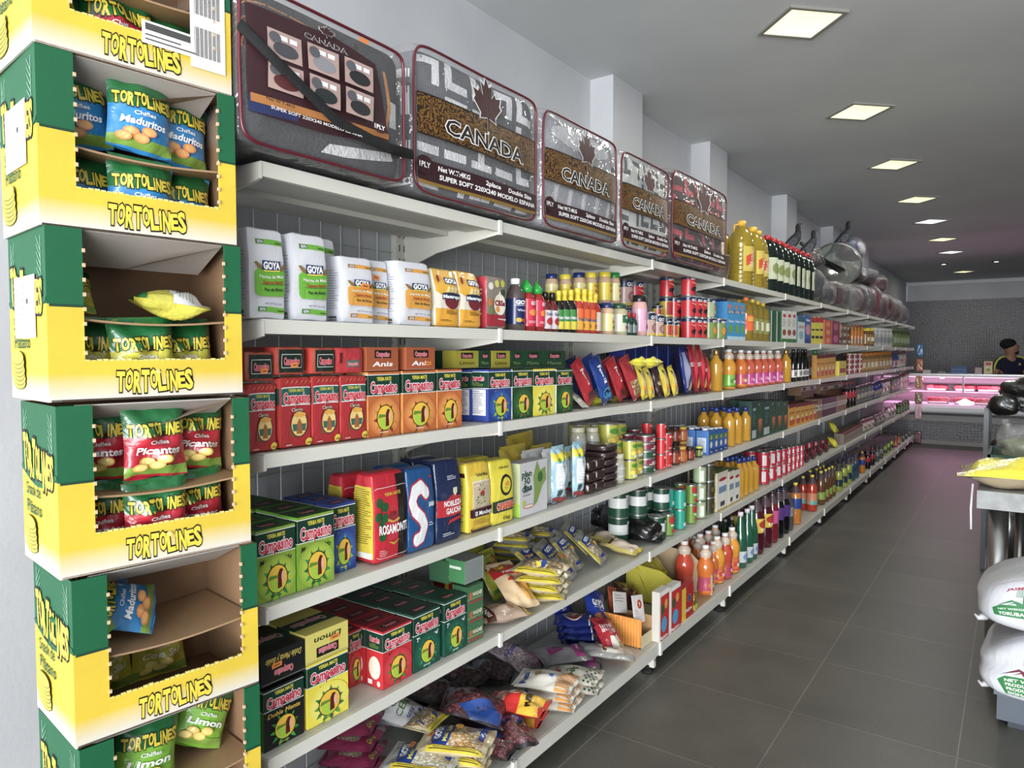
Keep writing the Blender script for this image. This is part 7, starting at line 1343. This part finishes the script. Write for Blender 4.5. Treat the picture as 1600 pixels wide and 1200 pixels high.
def sack(z, label, top, seed, x, y, h, yaw=0, w=.62, d=.46):
    t = empty('rice_sack', (x, y, z), math.radians(-90+yaw)); tag(t, label, 'rice sack', 'rice sacks stacked on the grey crate')
    b = Box(w, d, h, '#cfd1d8', 'paperbag', n=5, wr=.1, seed=seed, res=26, bulge=.04); b.eps = .0007
    if top: b.p('F', [(.06, .3), (.05, .46), (.12, .53), (.3, .5), (.55, .5), (1, .46), (1, .2), (.5, .27)], '#1f7a3c')
    else: b.p('F', [(.1, .1), (.07, .36), (.12, .44), (.3, .42), (.55, .48), (1, .5), (1, .1)], '#1a7a34')
    def shoot(cx, cy, c):
        for a, l in ((-1, 1), (1, 1), (-.55, .7), (.55, .7)): b.p('F', [(cx-.02, cy-.06), (cx+a*.06, cy+.06*l), (cx+a*.17, cy+.0), (cx+a*.07, cy+.1*l), (cx+.0, cy+.02)], c)
        b.r('F', cx-.006, cy, cx+.006, cy+.3, c)
        for k in range(7): b.p('F', [(cx+.008, cy+.14+.022*k), (cx+.05, cy+.16+.022*k), (cx+.05, cy+.168+.022*k), (cx+.008, cy+.15+.022*k)], c); b.p('F', [(cx-.008, cy+.14+.022*k), (cx-.05, cy+.16+.022*k), (cx-.05, cy+.168+.022*k), (cx-.008, cy+.15+.022*k)], c)
    tx = lambda s_, x0, y0, hh, pc, c: b.t('F', s_, x0+pc*len(s_)/2, y0, hh, c, w=pc*len(s_), bold=.03)
    if top:
        shoot(.26, .52, '#2a7a4a'); tx('JASMINE RICE', .14, .83, .05, .024, '#a8344a'); tx('YORUBA FOODS ESPAÑA', .1, .36, .06, .024, '#eef0ee'); tx('NET WEIGHT 20 KGS', .1, .45, .035, .018, '#cfe0d0')
        for cx in (.3, .46): b.e('F', cx, .94, .07, .06, '#a8344a'); b.e('F', cx, .95, .045, .04, '#cfd1d8')
    else:
        shoot(.26, .47, '#6a1830'); b.p('F', [(.36, .6), (.6, .78), (.9, .86), (.9, .82), (.62, .72), (.4, .56)], '#c8a03a')
        for k, s_ in enumerate(('NET WT.20 KGS', 'PRODUCT OF CAMBODIA', 'PRODUCED BY', 'SIGNATURE RICE CO.,')): tx(s_, .12, .375-.075*k, .05, .0235, '#f0f0f0')
        tx('GENUINE', .5, .94, .04, .02, '#8a8a70')
    for v in b.mb.v:
        q = np.clip((-v[:, 1]/w-.05)/.45, 0, 1); v[:, 2] = v[:, 2]*(1-.42*q*q)+.02*q; v[:, 0] += (h-v[:, 2])*.22*(v[:, 0] > 0)
    obj('sack_body', b.mb, t); m = MB(); m.tube([(d*.34, -w*.46, .03), (d*.38, -w*.5, .02), (d*.38, -w*.52, .035)], [.02, .009, .004], '#c8c8ce', 'cloth', 6); obj('tied_corner', m, t)
    return t
sack(.155, 'white rice sack with green panel and dark red plant, the lower one', False, 3, .225, 3.74, .28); sack(.425, 'white rice sack with green printed plant, the upper one', True, 6, .205, 3.78, .25)
# bags and trays on the table
b = Pillow(.42, .62, .15, '#b9a888', res=18, wr=.1, seed=4); b.r('F', .0, .0, 1, .12, '#f0e81c'); b.r('F', 0, .12, .42, 1, '#f0e418'); b.r('F', .42, .1, .56, 1, '#e6dc1c'); b.e('F', .8, .3, .07, .06, '#2a8a5a'); b.t('F', 'RICE PART ONE', .82, .62, .035, '#2a5a3a', w=.3, rot=-90, bold=.02); b.r('F', .3, .7, .5, .98, '#e8944a')
o = empty('rice_bag'); o.matrix_world = Matrix.Translation((-.30, 4.22, TZ+.05)) @ Matrix.Rotation(math.radians(-8), 4, 'Z') @ Matrix.Rotation(math.radians(90), 4, 'Z') @ Matrix.Rotation(math.radians(-90), 4, 'Y') @ Matrix.Rotation(PI, 4, 'Z')
o.matrix_world = Matrix(((0, 0, 1, -.22), (0, 1, 0, 4.2), (1, 0, 0, TZ+.065), (0, 0, 0, 1))) 
obj('bag_body', b.mb, o); tag(o, 'yellow rice bag with green print drooping over the worn table corner', 'rice bag')
m = MB(); m.tube([(-.155, 4.06, TZ+.02), (-.16, 4.05, TZ-.1), (-.157, 4.05, TZ-.2)], .005, '#e6e6e8', 'cloth', 6); o2 = tag(obj('loose_string', m), 'white twisted string hanging from the yellow rice bag', 'string')
tr_ = MB(); tr_.box(0, .8, 0, .5, 0, .012, '#1f5a44', 'plastic'); tr_.box(0, .8, 0, .015, 0, .07, '#1f5a44', 'plastic'); tr_.box(0, .8, .485, .5, 0, .07, '#1f5a44', 'plastic'); tr_.box(0, .015, 0, .5, 0, .07, '#2a4a42', 'plastic'); o = tag(obj('produce_tray', tr_, None, (-.12, 4.85, TZ+.001)), 'dark green produce tray holding clear plastic packs on the table', 'tray')
for k in range(3): lump('clear_pack', f'clear plastic pack of pale greens in the green tray, {WORDS[k]} from the table corner', 'pack', .1+.2*k, 5.1, TZ+.015, .18, .36, .15, '#8a9070', 71+k, 'plastic', True, 'clear packs in the green tray', 4*k)
o = lump('red_pack', 'small red and white crumpled pack between rice bag and green tray', 'pack', .08, 4.66, TZ, .34, .16, .07, '#8a5a58', 81, 'film', True)
# metal framed case with black bags beyond the table
t = empty('metal_rack', (-.165, 6.2, 0)); tag(t, 'metal framed rack with translucent side panel beyond the produce table', 'rack')
for x, y in ((0, 0), (.9, 0), (0, .8), (.9, .8)): obj('post', MB().box(x-.015, x+.015, y-.015, y+.015, 0, 1.18, '#6a6e74', 'paint'), t)
obj('side_panel', MB().add([(0, .02, .4), (0, .78, .4), (0, .78, 1.15), (0, .02, 1.15)], [(0, 1, 2, 3)], '#fff', 'clearbag'), t); obj('rack_shelf', MB().box(0, .9, 0, .8, .78, .80, '#8a8e94', 'steel'), t); obj('top_rail', MB().tube([(0, 0, 1.18), (0, .8, 1.18), (.9, .8, 1.18), (.9, 0, 1.18)], .012, '#9a9ea4', 'steel', 8, True), t)
o = lump('white_bag', 'white translucent plastic bag stuffed in the metal rack', 'bag', .03, 6.3, .80, .2, .3, .3, '#a8a8a6', 90, 'film', True)
def bagpile():
    for k, (x, y, z, w, h) in enumerate(((.16, 6.35, 1.14, .5, .26), (.3, 6.5, .82, .42, .3), (-.07, 6.3, .80, .14, .16), (-.06, 6.14, 1.13, .18, .16), (.5, 6.2, 1.28, .6, .3))):
        b = Box(w, .3 if w > .2 else .12, h, '#0b0b0c', 'film', n=2.6, wr=.3, seed=95+k, res=14); o = obj('black_plastic_bag', b.mb, None, (x, y, z), (0, 0, math.radians(-90))); tag(o, ['black plastic bag heaped over the metal rack top', 'large black plastic bag hanging in front of the rack', 'small black knot of plastic beside the white bag', 'small black plastic bag tied to the rack corner', 'black plastic bag highest on the heap over the rack'][k], 'plastic bag', 'black plastic bags on the rack')
bagpile()
# ---- labels for the shelf goods
TXT = {'flour_green': 'white flour bag with green label', 'flour_orange': 'white flour bag with orange label', 'masa': 'yellow and cream corn flour bag', 'cbse': 'red and grey herbal tea pack', 'vinegar': 'clear vinegar bottle with navy label', 'sriracha': 'red chilli sauce bottle with green cone cap', 'hot_w': 'small hot sauce bottle with white label', 'soy': 'small black sauce bottle with yellow cap', 'hot_y': 'small red sauce bottle with yellow label', 'hot_r': 'slim red sauce bottle',
'adobo_b': 'seasoning jar with navy cap', 'adobo_y': 'seasoning jar with yellow cap', 'adobo_g': 'seasoning jar with bright green cap', 'oregano': 'herb jar with dark green cap', 'dark_small': 'tiny green bottle with red cap', 'pinksalt': 'pink salt grinder with black cap', 'can_beans': 'navy topped pink bean can', 'can_blueL': 'navy topped vegetable can', 'can_red': 'red bean can with navy top', 'can_yel': 'yellow vegetable can with navy top', 'can_pale': 'pale green can with navy top', 'darkblue': 'dark blue broth carton', 'coco_blue': 'light blue coconut drink carton', 'oil_or': 'cooking oil bottle with orange label', 'oil_y': 'slim cooking oil bottle with yellow cap', 'greenbox': 'narrow dark green box', 'white_pink': 'white biscuit box with pink print', 'tealbox': 'teal and white milk carton', 'bluepink': 'blue and pink milk carton', 'yellowred': 'yellow powder box with red top', 'orangebox': 'orange spice box', 'pinkbox': 'dark pink spice box', 'browncrate': 'brown and white wine box', 'orange_tall': 'amber vinegar bottle', 'nesyel': 'coffee jar with yellow lid', 'jar_white': 'small white jar', 'jar_green': 'green olive jar',
'classic': 'red soft mate pack with teal band', 'classic_end': 'red mate pack showing its dark end', 'classic_end2': 'red mate pack showing its red end', 'c_anis': 'orange brown mate box with circle picture', 'e_anis': 'orange brown mate box showing its end', 'c_cedron': 'blue mate box with green band', 'c_menta_green': 'dark green mate box with red lettering', 'c_limon': 'bright yellow mate box with green band', 'e_yellow': 'yellow box end with dark patch', 'e_green': 'dark green box end', 'habas': 'cream bean flour bag with green checks', 'yellow_seal': 'bright yellow packet', 'fest_dark': 'navy pasta bag', 'fest_red': 'red pasta bag', 'fest_blue': 'blue pasta bag with cyan base', 'fest_brown': 'red pasta bag with clear window', 'pan_yellow': 'yellow noodle bag', 'pan_brown': 'dark brown noodle bag', 'blueupright': 'tall dark blue pasta box', 'spag_blue': 'long blue spaghetti bag', 'choc_red': 'long red and gold chocolate packet', 'flat_foil': 'square nectar bottle with foil neck', 'jug_green': 'amber juice bottle with green label', 'jug_amber': 'orange juice bottle with pink label', 'jug_pink': 'coral juice bottle with magenta label', 'jug_orange': 'bright orange juice bottle', 'jug_red': 'red orange juice bottle', 'wine_dark': 'dark bottle with white label', 'amber': 'amber syrup bottle with white label', 'yellowsoup': 'yellow soup box with maroon top', 'yellowbiscuit': 'small yellow biscuit box', 'mug': 'dark pink pate jar', 'jar_orange': 'jar with orange lid', 'bluetop': 'blue and beige packet', 'cookie_bag': 'pale cookie bag',
'c_menta': 'light green mint mate box', 'rosa': 'red mate pack with yellow side', 'sara': 'blue mate pack with large white S', 'nobl': 'navy mate pack with red band', 'manch': 'yellow mate pack with leaf picture', 'canar': 'yellow mate pack with round emblem', 'plan': 'grey and green diet tea box', 'pouch_white': 'silver white stand-up pouch', 'pouch_yellow': 'mustard yellow stand-up pouch', 'pouch_yb': 'yellow and pale blue pouch', 'panela': 'wrapped dark brown cane sugar block', 'panela_f': 'thin wrapped dark sugar block', 'can_mango': 'yellow green fruit can', 'jar_pale': 'pale jar with cream label', 'tuna': 'flat maroon fish can', 'tuna_g': 'flat dark green fish can', 'can_serpis': 'red olive can', 'jam': 'dark preserve jar with red label', 'jam_o': 'preserve jar with orange label', 'jam_g': 'preserve jar with yellow green lid', 'almond': 'blue plant milk carton with white cap', 'flat_yellow': 'square amber nectar bottle with navy cap', 'carrot': 'dark green carrot juice carton', 'carrot_side': 'dark green juice carton with grey panel', 'winebrown': 'brown wine carton', 'winecart': 'purple wine carton', 'soda_dark': 'dark cola bottle', 'grey_sack': 'grey pulse packet',
'c_black': 'black double mint mate box', 'e_black': 'black mate box showing its end', 'e_limon': 'pale yellow mate box showing its end', 'c_katuava': 'red mate box with green band', 'c_trad': 'dark green traditional mate box', 'wasabi': 'green snack box', 'barcodebox': 'green box with striped barcode end', 'crackers': 'red and yellow cracker box', 'farofa': 'brown and yellow flour bag', 'yokigreen': 'yellow green corn flour bag', 'polenta': 'red topped golden corn flour bag', 'mix_c': 'clear and yellow corn bag', 'beans_g': 'clear and navy dried bean bag', 'tostada': 'cream bag with brown rim', 'blackbag': 'shiny black plastic bag', 'can_kelsh': 'large green can with striped label', 'can_peas': 'green and red tall can', 'can_teal': 'teal tall can', 'can_green': 'pale green can', 'can_olive': 'dark olive can', 'garlic': 'cream garlic carton with red oval', 'can_tomato': 'large red tomato can', 'can_tomato_s': 'small red tomato can', 'purple_mix': 'dark red chilli packet', 'serpbar': 'grey book-like box with red edge',
'quinoa': 'maroon quinoa bag', 'cebada': 'white barley bag with blue checks', 'maiz_w': 'white hominy corn bag with navy label', 'maiz_c': 'orange corn kernel bag with navy label', 'dark_bag': 'black bean bag', 'bean_bag': 'dark red bean bag with blue corner', 'dark_bag2': 'dark bean bag with navy stripe', 'lentil': 'grey violet lentil bag', 'puritas': 'red and yellow pork rind bag', 'nata': 'white oat bag with orange checks', 'quinoa_g': 'magenta striped grey quinoa bag', 'coffee_b': 'navy coffee bag with oval emblem', 'goya_blue': 'royal blue snack bag', 'coffee_s': 'silver coffee pouch', 'red_pouch': 'red and white milk powder bag', 'orange_bag': 'burnt orange packet', 'cookies': 'red and white chocolate biscuit box', 'ylw_snack': 'olive yellow corn snack bag', 'water_g': 'green glass water bottle', 'soda_grape': 'grape soda bottle with yellow label', 'soda_pink': 'grape soda bottle with pink label', 'soda_black': 'black soda bottle with violet label', 'soda_grey': 'grey soda bottle', 'soda_orange': 'orange soda bottle with blue label', 'soda_red': 'red orange drink bottle with peach label', 'soda_brown': 'brown tea bottle with green label', 'soda_lime': 'lime drink bottle with navy label', 'soda_blue': 'blue grey drink bottle', 'bigoil': 'large yellow sunflower oil bottle', 'bigolive': 'large dark olive oil bottle with red cap'}
from collections import defaultdict
grp = defaultdict(list)
for (o, key, sh, row, text) in ITEMS:
    if text: tag(o, text, D[key]['cat'], 'plantain chips bags in the cartons'); continue
    base = TXT.get(key, D[key]['name'].replace('_', ' '))
    grp[(base, sh, row)].append((o, key))
for (base, sh, row), L in grp.items():
    L.sort(key=lambda q: (round(q[0].matrix_basis.translation.y, 2), -q[0].matrix_basis.translation.x, q[0].matrix_basis.translation.z))
    where = SN.get(sh, '')
    rw = {'': '', 'behind the front row': ', rear rows', 'on the pile': ', piled up', 'behind the front row on the pile': ', piled at rear', ' on the pile': ', piled up', 'lying on top': ', lying on others', 'inside the open box': ', in open box'}.get(row, ', '+row)
    for k, (o, key) in enumerate(L):
        lab = f'{base}{rw}, {where}' if len(L) == 1 else f'{base}{rw}, {where}, {ordw(k+1)} from the cartons'
        g = f'{base}, {where}{rw}' if len(L) > 1 else None
        tag(o, lab, D[key]['cat'], g)
